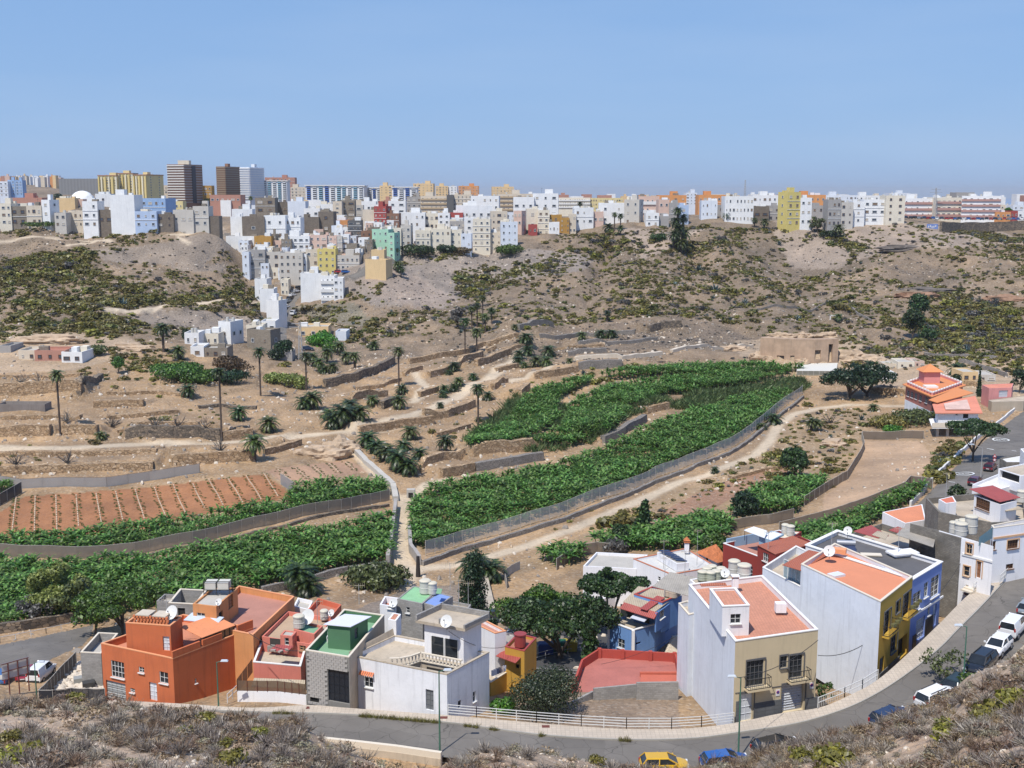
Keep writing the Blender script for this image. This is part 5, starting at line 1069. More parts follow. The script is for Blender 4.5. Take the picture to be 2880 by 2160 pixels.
def balust(root,pts,z):
 for p_,q_ in zip(pts,pts[1:]):
  L=(q_-p_).length;nn=max(2,int(L/.34));mb=MB();mb.bar((p_.x,p_.y,z+.85),(q_.x,q_.y,z+.85),.22,.12);mb.build('handrail',CREAMC,root);mb=MB();mb.bar((p_.x,p_.y,z+.04),(q_.x,q_.y,z+.04),.22,.1);mb.build('plinth',CREAMC,root)
  for i in range(nn):c=p_.lerp(q_,(i+.5)/nn);mb=MB();mb.revolve((c.x,c.y,z+.08),[(.07,0),(.1,.15),(.05,.35),(.09,.55),(.06,.72)],6);mb.build('baluster',CREAMC,root)
balust(root,[q5(.40,.05,0),q5(.47,.12,0),q5(.52,.26,0),q5(.54,.44,0),q5(.75,.44,0),q5(.96,.44,0)],z5-.5)
mb=MB();c=on_wall(A5,B5,1036,1903);e=u5.normalized();n=Vc((e.y,-e.x,0))
for i in range(7):s=c[0]-.8+i*.23;mb.bar(V3(A5,e,n,s,.02,c[1]+.5),V3(A5,e,n,s,.38,c[1]+.2),.16,.06)
mb.build('tiled_hood',plain('hood_tile',(.68,.20,.08)),root)
mb=MB()
for i in range(26):
 s=.02+RNG.random()*.96;p_=q5(s,RU(.005,.02),z5+.07);mb.box(p_,(RU(.2,.7),.14,RU(.03,.09)),dirx=e)
mb.build('crumbling_edge',CON,root)
p1=corners([(1091,1742),(1114,1746),(1128,1727)],z5+1.6);block(root,None,z5+1.6,z5-.5,WH2,TERT,par=.02,pts=p1,name='box_room_wall',roofname='box_room_roof')
mb=MB();d_=(C5-B5);
mb.quad(q5(0,.0,z5+.05),q5(0,1,z5+.05),q5(0,1,z5+.75),q5(0,0,z5+.4));mb.quad(q5(.012,.0,z5+.05),q5(0,0,z5+.4),q5(0,1,z5+.75),q5(.012,1,z5+.05));mb.build('party_wall',CON,root)
dish(1257,1772,zu+.2,.62,'pale satellite dish at the corner of the white house upper roof');dish(1108,1716,z5+.4,.5,'blue grey satellite dish behind the box room of the white house')
# --- block house with green and blue roofs behind
z6=z5+1.4;root,w=house('raw block house with a pale green roof behind the big white house',[(1117,1684),(1188,1698),(1232,1660)],z6,-8,GBL,plaster('pale_green_roof',(.26,.50,.27),.15,.3),par=.06,cap=None,ops=[(0,1142,1708,1152,1724,'win')])
root2,w=house('raw block house with a blue roof behind the big white house',[(1186,1695),(1228,1707),(1274,1677)],z6-.1,-8,GBL,plaster('blue_roof',(.20,.30,.60),.12,.2),par=.06)
root3,w=house('white stuccoed wall house with a scrolled gable left of the pale green roof',[(1068,1700),(1112,1706),(1125,1682)],z6-.6,-8,WH2,ROOFR,par=.7,ops=[(0,1090,1695,1108,1712,'win')])
root4,w=house('grey cluttered rear block right of the blue roof',[(1232,1712),(1308,1726),(1325,1700)],z6-1.2,-8,GBL,CON,par=.3);tank(1196,1668,z6,.62,1.3,'left white tank on the pale green roof');tank(1216,1670,z6,.5,1.1,'right smaller tank on the pale green roof')
sheet(root,'small_green_canopy',[P(1226,1670,z6+.9),P(1240,1672,z6+.9),P(1244,1658,z6+1.1),P(1230,1656,z6+1.1)],GRF)
antenna(1266,1662,z6,3.2,'yagi antenna on the grey rear block');antenna(1290,1722,z6-1,3.6,'tall antenna right of the blue roof');antenna(893,1752,z3b,2.6,'thin antenna on the rear coral block');antenna(1317,1700,z6-1.2,2.5,'antenna at the right end of the grey rear block')
root,w=house('house with a long dusty red roof terrace right of the grey rear block',[(1322,1748),(1392,1782),(1424,1775),(1340,1732)],z5-1.2,-8,WH2,PKF,par=.35,cap=ORC,capw=.01)
root,w=house('white lane wall house behind the red roof terrace',[(1424,1778),(1470,1786),(1476,1775)],-3.4,-8,WH2,ROOFC,par=.3)
# --- mustard house
z7=-.3;root,w=house('mustard yellow house with a dark red topped stair tower beside the big white house',[(1322,1868),(1380,1920),(1480,1858)],z7-1.2,-8,MUS,CON,par=.6,cap=CREAMC,capw=.01,ops=[(1,1424,1945,1440,1965,'dark')])
tw=corners([(1420,1819),(1475,1832),(1509,1794)],z7+1.6);block(root,None,z7+1.6,-8,MUS,ROOFR,par=.3,pts=tw,cap=plain('dark_red_coping',(.35,.06,.05)),capw=.01,name='stair_tower_wall',roofname='stair_tower_roof',ops=[(0,1450,1868,1460,1880,'dark')])
mb=MB();c=P(1463,1816,z7+1.5);mb.cyl(c,c+Vc((0,0,1.25)),.62,.6,14);mb.cyl(c+Vc((0,0,1.25)),c+Vc((0,0,1.35)),.68,.68,14);mb.build('round_tank',plain('dark_red_tank',(.30,.05,.045)),root)
sheet(root,'grey_sheet_roof',[P(1368,1812,z7+1),P(1420,1822,z7+1),P(1450,1792,z7+1.3),P(1398,1784,z7+1.3)],GCOR);sheet(root,'red_sheet_roof',[P(1394,1846,z7+.6),P(1450,1866,z7+.6),P(1476,1840,z7+.9),P(1420,1828,z7+.9)],RCOR)
sheet(root,'patched_roof',[P(1300,1770,z7+1.4),P(1366,1808,z7+1.2),P(1392,1796,z7+1.5),P(1322,1752,z7+1.7)],BCOR)
cl=thing('clothes_line','washing drying on the mustard house balcony','washing',tuple(P(1400,1890,z7-1)));mb=MB();a,b=P(1382,1886,z7+.3),P(1425,1868,z7+.3);mb.bar(a,b,.02);mb.build('line',RAIL,cl)
for i,cc in enumerate([(.7,.7,.75),(.75,.75,.8),(.2,.22,.3),(.12,.1,.12),(.6,.5,.45),(.7,.72,.8)]):c=a.lerp(b,.1+i*.15);mb=MB();mb.box(c-Vc((0,0,.35)),(.35,.04,.6),rz=.4);mb.build('shirt',plain('cloth%d'%i,cc,.9),cl)
# --- blue house
z8=ztop(1781,1852,-5.5,1772);root,w=house('blue house with white edges and a red sheet canopy over its terrace',[(1711,1747),(1781,1773),(1842,1756),(1918,1672),(1880,1655)],z8,-9,BLU,CON,par=.7,cap=WHC,capw=.05,ops=[(0,1738,1797,1757,1823,'win'),(1,1788,1806,1802,1812,'dark'),(2,1872,1772,1880,1776,'dark')])
for i in(0,1):c=w[i];mb=MB();mb.box((c.x+(.1 if i==0 else 0),c.y-.02,(z8-7)/2),(.34,.34,z8+7));mb.build('white_quoin',WHC,root)
zr=z8+2.1;mb=MB();
sheet(root,'beige_corrugated_roof',[P(1752,1694,zr),P(1842,1722,zr),P(1915,1668,zr+.5),P(1795,1650,zr+.5)],BCOR);sheet(root,'red_corrugated_canopy',[P(1743,1712,zr-.6),P(1840,1742,zr-.6),P(1850,1724,zr+.02),P(1755,1695,zr+.02)],RCOR)
sheet(root,'red_stripe',[P(1800,1712,zr+.09),P(1820,1718,zr+.09),P(1870,1682,zr+.55),P(1848,1676,zr+.55)],RCOR)
tr=corners([(1783,1667),(1863,1690),(1915,1667)],zr+.75);block(root,None,zr+.55,z8-1,BLU,REDF,par=.25,pts=[Vc((q.x,q.y,zr+.55))for q in tr],name='blue_upper_wall',roofname='red_roof',cap=plain('red_coping',(.42,.07,.05)),capw=.03)
block(root,[(1842,1723),(1846,1726),(1900,1686)],zr,z8-.2,BLU,None,par=.1,name='upper_wall',ops=[(1,1856,1716,1869,1738,'win')])
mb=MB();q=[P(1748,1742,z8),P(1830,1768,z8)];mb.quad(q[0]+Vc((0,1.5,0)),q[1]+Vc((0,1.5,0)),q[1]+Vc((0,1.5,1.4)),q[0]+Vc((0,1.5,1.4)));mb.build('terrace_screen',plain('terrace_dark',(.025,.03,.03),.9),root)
pa=thing('garden_canopy','pale folded canopy on the blue house terrace','canopy',tuple(P(1800,1752,z8)));sheet(pa,'canopy',[P(1772,1738,z8+.9),P(1812,1750,z8+.9),P(1828,1734,z8+1.2),P(1788,1724,z8+1.2)],plain('pale_canvas',(.55,.58,.66)))
for x,y,l in((1880,1676,'left beige tank on the red roof of the blue house'),(1893,1680,'middle beige tank on the red roof of the blue house'),(1902,1674,'right beige tank on the red roof of the blue house')):tank(x,y,zr+.5,.55,1.3,l,plain('beige_tank',(.5,.42,.33),.7))
antenna(1868,1692,zr,5.5,'tall thin mast rising from the red roof of the blue house')
# --- red sunken terrace
zt=-3.6;root=thing('terrace','red painted sunken terrace with a low red wall in front of the blue house','terrace',tuple(P(1760,1900,zt)))
pl=[P(x,y,zt)for x,y in[(1614,1953),(1640,1880),(1686,1850),(1897,1862),(1906,1905),(1905,1945),(1669,1948)]];mb=MB();mb.quad(*[(q.x,q.y,q.z)for q in pl][::1]);mb.build('floor',REDF,root)
def lowwall(root,a,b,z,h,t,m,name='wall',z2=None):
 d=(b-a);d.z=0;d.normalize();n=Vc((-d.y,d.x,0));mb=MB();z2=z if z2 is None else z2;p=[a,b,b+n*t,a+n*t];zz0=[z,z2,z2,z]
 lo=[(q.x,q.y,v-1.5)for q,v in zip(p,zz0)];hi=[(q.x,q.y,v+h)for q,v in zip(p,zz0)];mb.quad(*hi);
 for i in range(4):j=(i+1)%4;mb.quad(lo[i],lo[j],hi[j],hi[i])
 return mb.build(name,m,root)
for i in(0,1,2,3):lowwall(root,pl[i],pl[i+1],zt,1.0,.22,REDW)
for u in(0,.31,.68,1):c=pl[2].lerp(pl[3],u);mb=MB();mb.box(c+Vc((0,0,.55)),(.4,.4,1.15));mb.build('pier',REDW,root)
lowwall(root,P(1800,1905,zt),P(1905,1905,zt),zt,.55,.3,plaster('red_step',(.50,.13,.08)),'raised_bed');sheet(root,'raised_floor',[P(1800,1941,zt+.3),P(1905,1943,zt+.3),P(1906,1899,zt+.3),P(1802,1898,zt+.3)],plaster('red_step',(.50,.13,.08)),.04)
rw=thing('block_wall','stepped grey block wall below the red terrace','wall',tuple(P(1700,1950,-3)));
for(x0,y0,x1,y1,z,h)in((1612,1990,1670,1960,-2.9,.6),(1670,1962,1790,1950,-2.7,.95),(1790,1952,1908,1950,-2.5,1.2)):lowwall(rw,P(x0,y0,z),P(x1,y1,z),z,h,.25,GBL)
# --- tall white and beige house
z9=ztop(2068,2034,0,1804);A9=(1937,1644);WGR=plaster('grazing_shade_white',(.74,.77,.82),.07,.35,bumps=1.0,fine=1.6)  # bluish white: the half shade of grazing sun is put into the colour
root,w=house('tall house with a beige balconied front and blank white side',[A9,(2068,1804),(2301,1771)],z9,-5,WH2,TERT,par=.55,cap=WHC,capw=.04,t=.2,edgemat={0:WGR,1:BEI},ops=[(1,2101,1857,2148,1928,'dwin'),(1,2222,1842,2257,1905,'dwin'),(1,2195,1845,2214,1878,'dwin'),(1,2201,1922,2261,2000,'garage',.3),(1,2082,1950,2117,2027,'door')])
a,b=w[1],w[2];e=(b-a).normalized();n=Vc((e.y,-e.x,0))
def trimrect(x0,y0,x1,y1,m,name,o=.03,t=.18):
 s0,za=on_wall(a,b,x0,y0);s1,zb_=on_wall(a,b,x1,y1);za=on_wall(a,b,(x0+x1)/2,y0)[1];zb_=on_wall(a,b,(x0+x1)/2,y1)[1];mb=MB()
 mb.bar(V3(a,e,n,s0-t/2,o,zb_),V3(a,e,n,s0-t/2,o,za+t),t,.07);mb.bar(V3(a,e,n,s1+t/2,o,zb_),V3(a,e,n,s1+t/2,o,za+t),t,.07);mb.bar(V3(a,e,n,s0,o+.01,za+t/2),V3(a,e,n,s1,o+.01,za+t/2),.07,t);mb.build(name,m,root);return s0,s1,za,zb_
def facebox(x0,y0,x1,y1,m,name,o=.03,d=.06):
 s0=on_wall(a,b,x0,y0)[0];s1=on_wall(a,b,x1,y0)[0];xm=(x0+x1)/2;za=on_wall(a,b,xm,y0)[1];zb_=on_wall(a,b,xm,y1)[1];mb=MB();mb.box(V3(a,e,n,(s0+s1)/2,o,(za+zb_)/2),(abs(s1-s0),d,abs(za-zb_)),dirx=e);return mb.build(name,m,root)
for r_ in((2101,1857,2148,1928),(2222,1842,2257,1905),(2195,1845,2214,1878),(2201,1922,2261,2000),(2082,1950,2117,2027)):trimrect(*r_,FRD,'window_surround' if r_[3]<1950 else 'door_surround')
for x0,x1 in((2070,2080),(2120,2198),(2264,2299)):facebox(x0,1972 if x0<2150 else 1962,x1,2030,PLINTH,'stone_plinth',.03,.08)
for x0,x1,yb_,yt_ in((2093,2156,1934,1892),(2213,2267,1912,1868)):
 s0,z0=on_wall(a,b,x0,yb_);s1,z1_=on_wall(a,b,x1,yb_);zt_=on_wall(a,b,(x0+x1)/2,yt_)[1];bal=MB();bal.box(V3(a,e,n,(s0+s1)/2,.4,z0-.1),(s1-s0+.1,.85,.2),dirx=e);bo=bal.build('balcony',BEI,root);hb=1.0;rl=MB()
 for zz_ in(z0+.05,z0+hb):rl.bar(V3(a,e,n,s0,.78,zz_),V3(a,e,n,s1,.78,zz_),.05);rl.bar(V3(a,e,n,s0,.0,zz_),V3(a,e,n,s0,.78,zz_),.05);rl.bar(V3(a,e,n,s1,.0,zz_),V3(a,e,n,s1,.78,zz_),.05)
 for i in range(13):s=s0+(s1-s0)*i/12;rl.bar(V3(a,e,n,s,.78,z0),V3(a,e,n,s,.78,z0+hb),.025)
 rl.build('railing',RAIL,bo)
SIGNW=plain('sign_white',(.8,.8,.82),.4);SIGNR=plain('sign_red',(.55,.03,.03),.4);SIGNB=plain('sign_blue',(.03,.09,.4),.4)
for(x,y)in((2282,1928),(2187,1948)):
 s,z=on_wall(a,b,x,y);sg=thing('no_parking_sign','small round no parking sign %s the garage of the beige front'%('right of' if x>2200 else 'left of'),'sign',V3(a,e,n,s,.03,z));mb=MB();mb.box(V3(a,e,n,s,.03,z),(.42,.03,.62),dirx=e);mb.build('plate',SIGNW,sg)
 for m_,r_,o in((SIGNR,.16,.05),(SIGNB,.115,.065)):mb=MB();c=Vc(V3(a,e,n,s,o,z+.06));mb.cyl(c,c+n*.01,r_,n=16);mb.build('disc',m_,sg)
 mb=MB();mb.bar(V3(a,e,n,s-.08,.085,z+.14),V3(a,e,n,s+.08,.085,z-.02),.03,.01);mb.build('slash',SIGNR,sg)
facebox(2068,1938,2200,1940,FRD,'cable',.03,.03)
tz=z9+2.35;tw=corners([(1996,1656),(2032,1706),(2108,1703)],tz);tw=[Vc((q.x,q.y,tz))for q in tw];block(root,None,tz,z9-.55,WH2,TERT,par=.2,pts=tw,cap=WHC,capw=.04,name='stair_turret_wall',roofname='stair_turret_roof',ops=[(1,2055,1727,2084,1754,'win',.2)],edgemat={0:WGR})
block(root,[(1908,1697),(1937,1730),(1965,1722)],z9-2.4,-5,WGR,CON,par=.5,cap=CREAMC,capw=.02,name='rear_wing_wall',roofname='rear_wing_roof')
sheet(root,'tiled_porch',[P(1972,1650,z9+1.8),P(2044,1647,z9+1.8),P(2040,1640,z9+2.0),P(1968,1643,z9+2.0)],TCOR)
ch_=MB();c=P(2067,1652,z9);ch_.box(c+Vc((0,0,.5)),(.6,.6,1.0));ch_.box(c+Vc((0,0,1.25)),(.8,.8,.1));ch_.build('chimney',WH2,root);mb=MB()
for s in(-.3,.3):mb.box(c+Vc((s,0,1.1)),(.1,.5,.25))
mb.build('chimney_cap',plain('clay_cap',(.65,.25,.12)),root);c=P(2196,1715,z9);mb=MB();mb.box(c+Vc((0,.2,.2)),(1.0,.8,.9));mb.build('chimney',WH2,root)
for x,y,r_,h_,l in((2064,1618,.62,1.5,'grey green tank behind the tall beige house'),(2092,1630,.72,1.5,'white ribbed tank behind the tall beige house')):tank(x,y,z9-.5,r_,h_,l)
dish(2040,1632,z9-.5,.5,'satellite dish beside the tanks behind the tall beige house')
for k_,(x,y)in enumerate([(1975,1632),(1988,1622),(2002,1616),(2014,1630),(2028,1622),(1998,1634)]):tank(x,y,z9-2.5,.55,.9,['first from the left','second from the left','rearmost','foremost','rightmost','hidden middle one'][k_].capitalize().lower()+' of the cluster of grey green drums behind the tall beige house',plain('drum_green_grey',(.36,.38,.30),.7))
root2,w2=house('low grey roofed house carrying the drums behind the tall beige house',[(1940,1630),(1975,1660),(2110,1630)],z9-2.5,-6,WH2,CON,par=.15)
sheet(root2,'grey_sheet_roof',[P(1835,1650,z9-4),P(1945,1680,z9-4),P(1985,1630,z9-3.4),P(1885,1610,z9-3.4)],GCOR)
# --- ochre yellow house with white side
zA=ztop(2470,1907,1.6,1692);root,w=house('house with an ochre yellow front, huge blank white side and orange roof',[(2253,1587),(2477,1693),(2567,1622)],zA,-2,WGR,OFL,par=.45,cap=CREAMC,capw=.03,t=.2,edgemat={0:WGR,1:YEL},ops=[(1,2488,1718,2502,1785,'dwin'),(1,2520,1690,2530,1722,'dwin'),(1,2541,1668,2558,1732,'dwin'),(1,2507,1780,2521,1832,'dwin'),(1,2475,1848,2487,1892,'gdoor'),(1,2528,1790,2552,1845,'dark',.5)])
a,b=w[1],w[2];e=(b-a).normalized();n=Vc((e.y,-e.x,0))
for x0,x1,y0 in((2474,2528,1870),):facebox(x0,y0,x1,1905,PLINTH,'stone_plinth',.03,.08)
for r_ in((2488,1718,2502,1785),(2520,1690,2530,1722),(2541,1668,2558,1732),(2507,1780,2521,1832)):trimrect(*r_,FRD,'window_surround',t=.13)
for x0,x1,yb_ in((2481,2507,1788),(2536,2562,1736)):
 s0,z0=on_wall(a,b,x0,yb_);s1,_=on_wall(a,b,x1,yb_);bal=MB();bal.box(V3(a,e,n,(s0+s1)/2,.35,z0-.1),(s1-s0+.1,.7,.2),dirx=e);bo=bal.build('balcony',YEL,root);rl=MB()
 for zz_ in(z0+.05,z0+1):rl.bar(V3(a,e,n,s0,.65,zz_),V3(a,e,n,s1,.65,zz_),.05);rl.bar(V3(a,e,n,s0,.0,zz_),V3(a,e,n,s0,.65,zz_),.05);rl.bar(V3(a,e,n,s1,.0,zz_),V3(a,e,n,s1,.65,zz_),.05)
 for i in range(13):s=s0+(s1-s0)*i/12;rl.bar(V3(a,e,n,s,.65,z0),V3(a,e,n,s,.65,z0+1),.025)
 rl.build('railing',RAIL,bo);fl=MB();[fl.box(V3(a,e,n,s0+(s1-s0)*i/5,.8,z0+.95+.1*(i%2)),(.3,.3,.3),rz=i)for i in range(1,6)];fl.build('flower_box',plain('balcony_flowers',(.14,.13,.05)),bo)
rw_=corners([(2145,1596),(2253,1652),(2345,1585)],zA-2.6);block(root,None,zA-2.6,-3,WGR,CON,par=.9,pts=rw_,cap=WHC,capw=.03,name='rear_wing_wall',roofname='rear_wing_roof')
sheet(root,'orange_corrugated_awning',[P(2200,1590,zA-.7),P(2252,1606,zA-.7),P(2330,1560,zA-.2),P(2275,1548,zA-.2)],TCOR);q=[P(2203,1622,zA-2.7),P(2250,1645,zA-2.7)]
mb=MB();mb.quad(q[0],q[1],q[1]+Vc((0,0,2)),q[0]+Vc((0,0,2)));gl=mb.build('glass_screen',glassy('pale_glass',(.25,.32,.34),.15),root);mb=MB()
for i in range(5):c=q[0].lerp(q[1],i/4)-Vc((0,.03,0));mb.bar(c,c+Vc((0,0,2)),.07)
mb.bar(q[0]+Vc((0,0,2)),q[1]+Vc((0,0,2)),.07);mb.build('frame',WFR,gl)
mb=MB();c=P(2352,1620,zA-.45);mb.box(c+Vc((0,0,.12)),(1.5,1.1,.25),rz=.5);mb.build('skylight',plain('skylight_white',(.7,.72,.75),.3),root);mb=MB();c=P(2358,1556,zA);mb.box(c+Vc((0,0,.3)),(1.6,.9,.5),rz=-.4);mb.build('roof_hatch',ORC,root)
dish(2332,1572,zA,.62,'pale satellite dish on the edge between the orange and the gravel roofs')
# --- blue house with gravel roof
zB=zA-.35;root,w=house('blue fronted house with a dark gravel roof and white parapet',[(2266,1533),(2567,1630),(2650,1580)],zB,-2,WH2,GRAV,par=.45,cap=WHC,capw=.1,t=.28,edgemat={1:BLU2},ops=[(1,2569,1665,2590,1715,'pwin'),(1,2600,1638,2611,1678,'pwin'),(1,2620,1620,2642,1675,'pwin'),(1,2578,1738,2602,1795,'garage'),(1,2610,1708,2616,1730,'pwin'),(1,2625,1700,2635,1758,'door')])
a,b=w[1],w[2];e=(b-a).normalized();n=Vc((e.y,-e.x,0));facebox(2568,1702,2649,1707,WHC,'string_course',.06,.12);facebox(2603,1735,2624,1800,plain('slate_panel',(.05,.05,.055)),'slate_panel',.03,.05);facebox(2567,1785,2577,1820,plain('slate_panel',(.05,.05,.055)),'slate_panel',.03,.05)
c=P(2538,1562,zB-.4);mb=MB();mb.box(c+Vc((0,0,.35)),(3.2,1.7,.18),rz=.3);mb.build('roof_light',WH2,root);mb=MB();mb.box(c+Vc((0,0,.13)),(2.6,1.2,.26),rz=.3);mb.build('roof_light_base',WH2,root)
c=P(2450,1562,zB-.4);mb=MB();mb.box(c+Vc((0,0,.1)),(2.2,.9,.12),rz=-.1);mb.build('pale_hatch',CREAMC,root)
sh=thing('solar_heater','solar water heater with a grey cylinder on the gravel roof','water heater',tuple(P(2380,1545,zB-.4)));c=P(2380,1545,zB-.4);mb=MB();mb.cyl(c+Vc((-1.1,0,.8)),c+Vc((.9,-.3,.8)),.33,n=14);mb.build('cylinder',plain('steel_tank',(.45,.46,.48),.3,.5),sh);mb=MB();mb.quad(c+Vc((-1.2,-.2,.6)),c+Vc((.8,-.5,.6)),c+Vc((.7,-1.9,.1)),c+Vc((-1.3,-1.6,.1)));mb.build('panel',glassy('solar_panel',(.03,.04,.08)),sh)
antenna(2338,1548,zB-.4,3.2,'yagi antenna on the gravel roof near the dish');antenna(2526,1553,zB,2.8,'antenna on the pale roof light of the gravel roof');dish(2384,1512,zB,.5,'white dish at the back corner of the gravel roof')
# --- dark red house
zC=1.0;root,w=house('dark red house with a pinkish roof terrace and light blue parapets',[(2034,1528),(2140,1568),(2300,1528)],zC,-7,DRED,PKF,par=.8,cap=WHC,capw=.02,edgemat={},ops=[(0,2103,1592,2117,1622,'win'),(0,2134,1604,2142,1634,'win')])
block(root,[(2131,1535),(2182,1560),(2300,1530)],zC+1.9,-7,DRED,None,par=.2,name='upper_wall',ops=[(0,2146,1556,2162,1580,'win')])
sheet(root,'tiled_sheet_roof',[P(2130,1534,zC+2.0),P(2180,1560,zC+1.9),P(2284,1530,zC+2.2),P(2230,1508,zC+2.5)],TCOR);LBW=plaster('light_blue_paint',(.28,.42,.55));
lowwall(root,P(2045,1526,zC),P(2140,1508,zC),zC,.5,.2,LBW,'blue_parapet');block(root,[(2135,1510),(2170,1520),(2205,1502)],zC+1.6,zC-.8,LBW,WHC,par=.03,name='blue_room_wall',roofname='blue_room_roof');block(root,[(2176,1512),(2225,1515),(2255,1495)],zC+1.4,zC-.8,DRED,CREAMC,par=.03,name='roof_room_wall',roofname='roof_room_roof')
sheet(root,'white_awning',[P(2092,1492,zC+2),P(2150,1514,zC+1.8),P(2158,1494,zC+2.2),P(2120,1482,zC+2.4)],plain('white_awning',(.72,.74,.78),.5));mb=MB();c=P(2094,1520,zC);mb.bar(c,c+Vc((0,0,2)),.06);mb.build('awning_post',RAIL,root)
tank(2208,1500,zC+1.4,.5,1.1,'left white tank on the dark red house');tank(2223,1506,zC+1.4,.55,1.2,'right white tank on the dark red house')
# --- white villa with solar panels, tiled pavilion
zD=-2.2;root,w=house('white flat roofed villa with a sloping row of solar panels',[(1781,1572),(1888,1616),(2016,1594),(1930,1542)],zD,-9,WH2,plaster('pale_roof',(.58,.57,.54)),par=.35,cap=plain('terracotta_coping',(.55,.2,.1)),capw=.02,ops=[(0,1815,1620,1821,1634,'win'),(0,1850,1622,1858,1634,'win')])
so_=[P(1850,1548,zD+1.2),P(1905,1578,zD+.9),P(1936,1580,zD+.9),P(1880,1548,zD+1.2)]
block(root,[(1848,1552),(1904,1586),(1938,1582),(1882,1552)],zD+.8,zD-.3,WH2,ROOFC,par=.02,name='solar_base',roofname='solar_base_top')
for i in range(6):u=i/6;v=u+.12;sheet(root,'solar_panel',[so_[0].lerp(so_[1],u),so_[0].lerp(so_[1],v),so_[3].lerp(so_[2],v),so_[3].lerp(so_[2],u)],glassy('solar_panel',(.03,.04,.08)),.06)
c=P(1931,1552,zD);mb=MB();mb.box(c+Vc((0,0,.6)),(.6,.6,1.4));mb.build('chimney',WH2,root);mb=MB();mb.box(c+Vc((0,0,1.5)),(.85,.85,.18));mb.box(c+Vc((0,0,1.95)),(.9,.9,.5),top=.1);mb.build('chimney_roof',RTIL,root)
root,w=house('low white courtyard wall left of the villa',[(1640,1592),(1790,1600),(1822,1560)],zD-1.2,-9,WH2,ROOFC,par=.4)
root,w=house('small white pavilion with a hipped terracotta tile roof beside the dark red house',[(1966,1556),(2018,1582),(2040,1576),(2020,1548)],zD-.1,-9,WH2,None,ops=[(0,1984,1568,1992,1582,'dark'),(1,2024,1586,2034,1608,'dark')])
ap=P(2014,1530,zD+1.6);oo=[Vc((*q,zD))for q in inset(w,-.35)]
for i in range(4):mb=MB();mb.quad(oo[i],oo[(i+1)%4],ap);mb.build('hip_roof',RTIL,root)
# --- right hand upper houses
zE=3.5;root,w=house('white corner house with tan framed windows and a raw block side wall',[(2560,1472),(2704,1514),(2794,1536)],ztop(2698,1654,4.0,1514),0,WH2,CON,par=.5,edgemat={0:DBL,3:DBL},ops=[(1,2718,1528,2735,1558,'twin'),(1,2711,1592,2727,1620,'twin'),(1,2748,1578,2760,1626,'bdoor'),(1,2716,1645,2724,1656,'dark')]);zE=w[0].z;a,b=w[1],w[2];e=(b-a).normalized();n=Vc((e.y,-e.x,0))
facebox(2706,1566,2794,1572,WHC,'string_course',.05,.1)
for r_ in((2718,1528,2735,1558),(2711,1592,2727,1620),(2748,1578,2760,1626)):trimrect(*r_,plain('tan_surround',(.66,.40,.22)),'window_surround',t=.12)
mb=MB();q0,q1=P(2752,1536,zE-.2),P(2790,1514,zE-.2);mb.quad(q0,q1,q1+Vc((0,0,1.3)),q0+Vc((0,0,1.0)));mb.build('teal_screen',plain('teal_sheet',(.12,.27,.30),.4),root)
for x,y,r_,h_,l in((2702,1506,.7,1.3,'white ribbed tank at the front corner of the corner house roof'),(2709,1494,.6,1.2,'white tank behind the ribbed one on the corner house'),(2730,1500,.7,1.9,'tall beige tank on the corner house'),(2680,1500,.45,1.2,'narrow beige tank on the corner house')):tank(x,y,zE-.4,r_,h_,l)
mb=MB();tank(2692,1488,zE-.4,.3,.9,'small blue drum on the corner house',plain('blue_drum',(.03,.1,.5),.4))
st=thing('stairs','short stone stairs with white rails at the door of the corner house','stairs',tuple(P(2750,1650,4.2)));s0=P(2728,1664,4.1);s1=P(2775,1650,4.1);
for i in range(5):mb=MB();mb.box(s0.lerp(s1,i/5*.6)+Vc((0.2,.3,.1+.17*i)),(1.4-.2*i+.4,1.3,.18),dirx=(s1-s0));mb.build('step',CREAMC,st)
railing(st,s0+Vc((.2,-.5,.3)),s1+Vc((.2,-.3,1.0)),.9,2,1.2)
root,w=house('white house with brown shuttered windows at the right edge',[(2788,1478),(2794,1486),(2985,1460),(2980,1440)],zE+1.0,2,WH2,CON,par=.4,cap=CREAMC,capw=.01,ops=[(1,2834,1518,2864,1543,'bwin'),(1,2792,1522,2801,1546,'bwin'),(1,2830,1586,2850,1600,'bwin')]);a,b=w[1],w[2];e=(b-a).normalized();n=Vc((e.y,-e.x,0));facebox(2795,1498,2985,1503,plain('tan_surround',(.66,.40,.22)),'string_course',.06,.1);trimrect(2834,1518,2864,1543,plain('tan_surround',(.66,.40,.22)),'window_surround',t=.13)
rl=thing('railing','white railing climbing beside the shuttered white house','railing',tuple(P(2830,1630,4.8)));railing(rl,P(2812,1640,4.6),P(2900,1560,5.6),1.0,2,1.6,bars=.25)
root,w=house('shed yard with red and grey sheet roofs behind the gravel roof',[(2395,1500),(2560,1560),(2620,1515),(2480,1472)],zB-1.5,-2,DBL,CON,par=.8)
for l_,px4,m_ in(('red_sheet_roof',[(2400,1495),(2470,1515),(2500,1508),(2450,1478)],RCOR),('cream_sheet_roof',[(2452,1505),(2490,1518),(2500,1502),(2468,1494)],BCOR),('grey_sheet_roof',[(2520,1505),(2625,1540),(2632,1510),(2540,1485)],GCOR),('red_strip_roof',[(2500,1492),(2590,1520),(2600,1508),(2525,1482)],RCOR)):sheet(root,l_,[P(x,y,zB-.5+.1*(i>1)+.05*len(l_)%.3)for i,(x,y)in enumerate(px4)],m_)
root,w=house('low house with a plain peach coloured roof beside the dark block wall',[(2482,1440),(2546,1472),(2604,1462),(2594,1418)],1.2,-2,WH2,plaster('peach_roof',(.66,.25,.13)),par=.03)
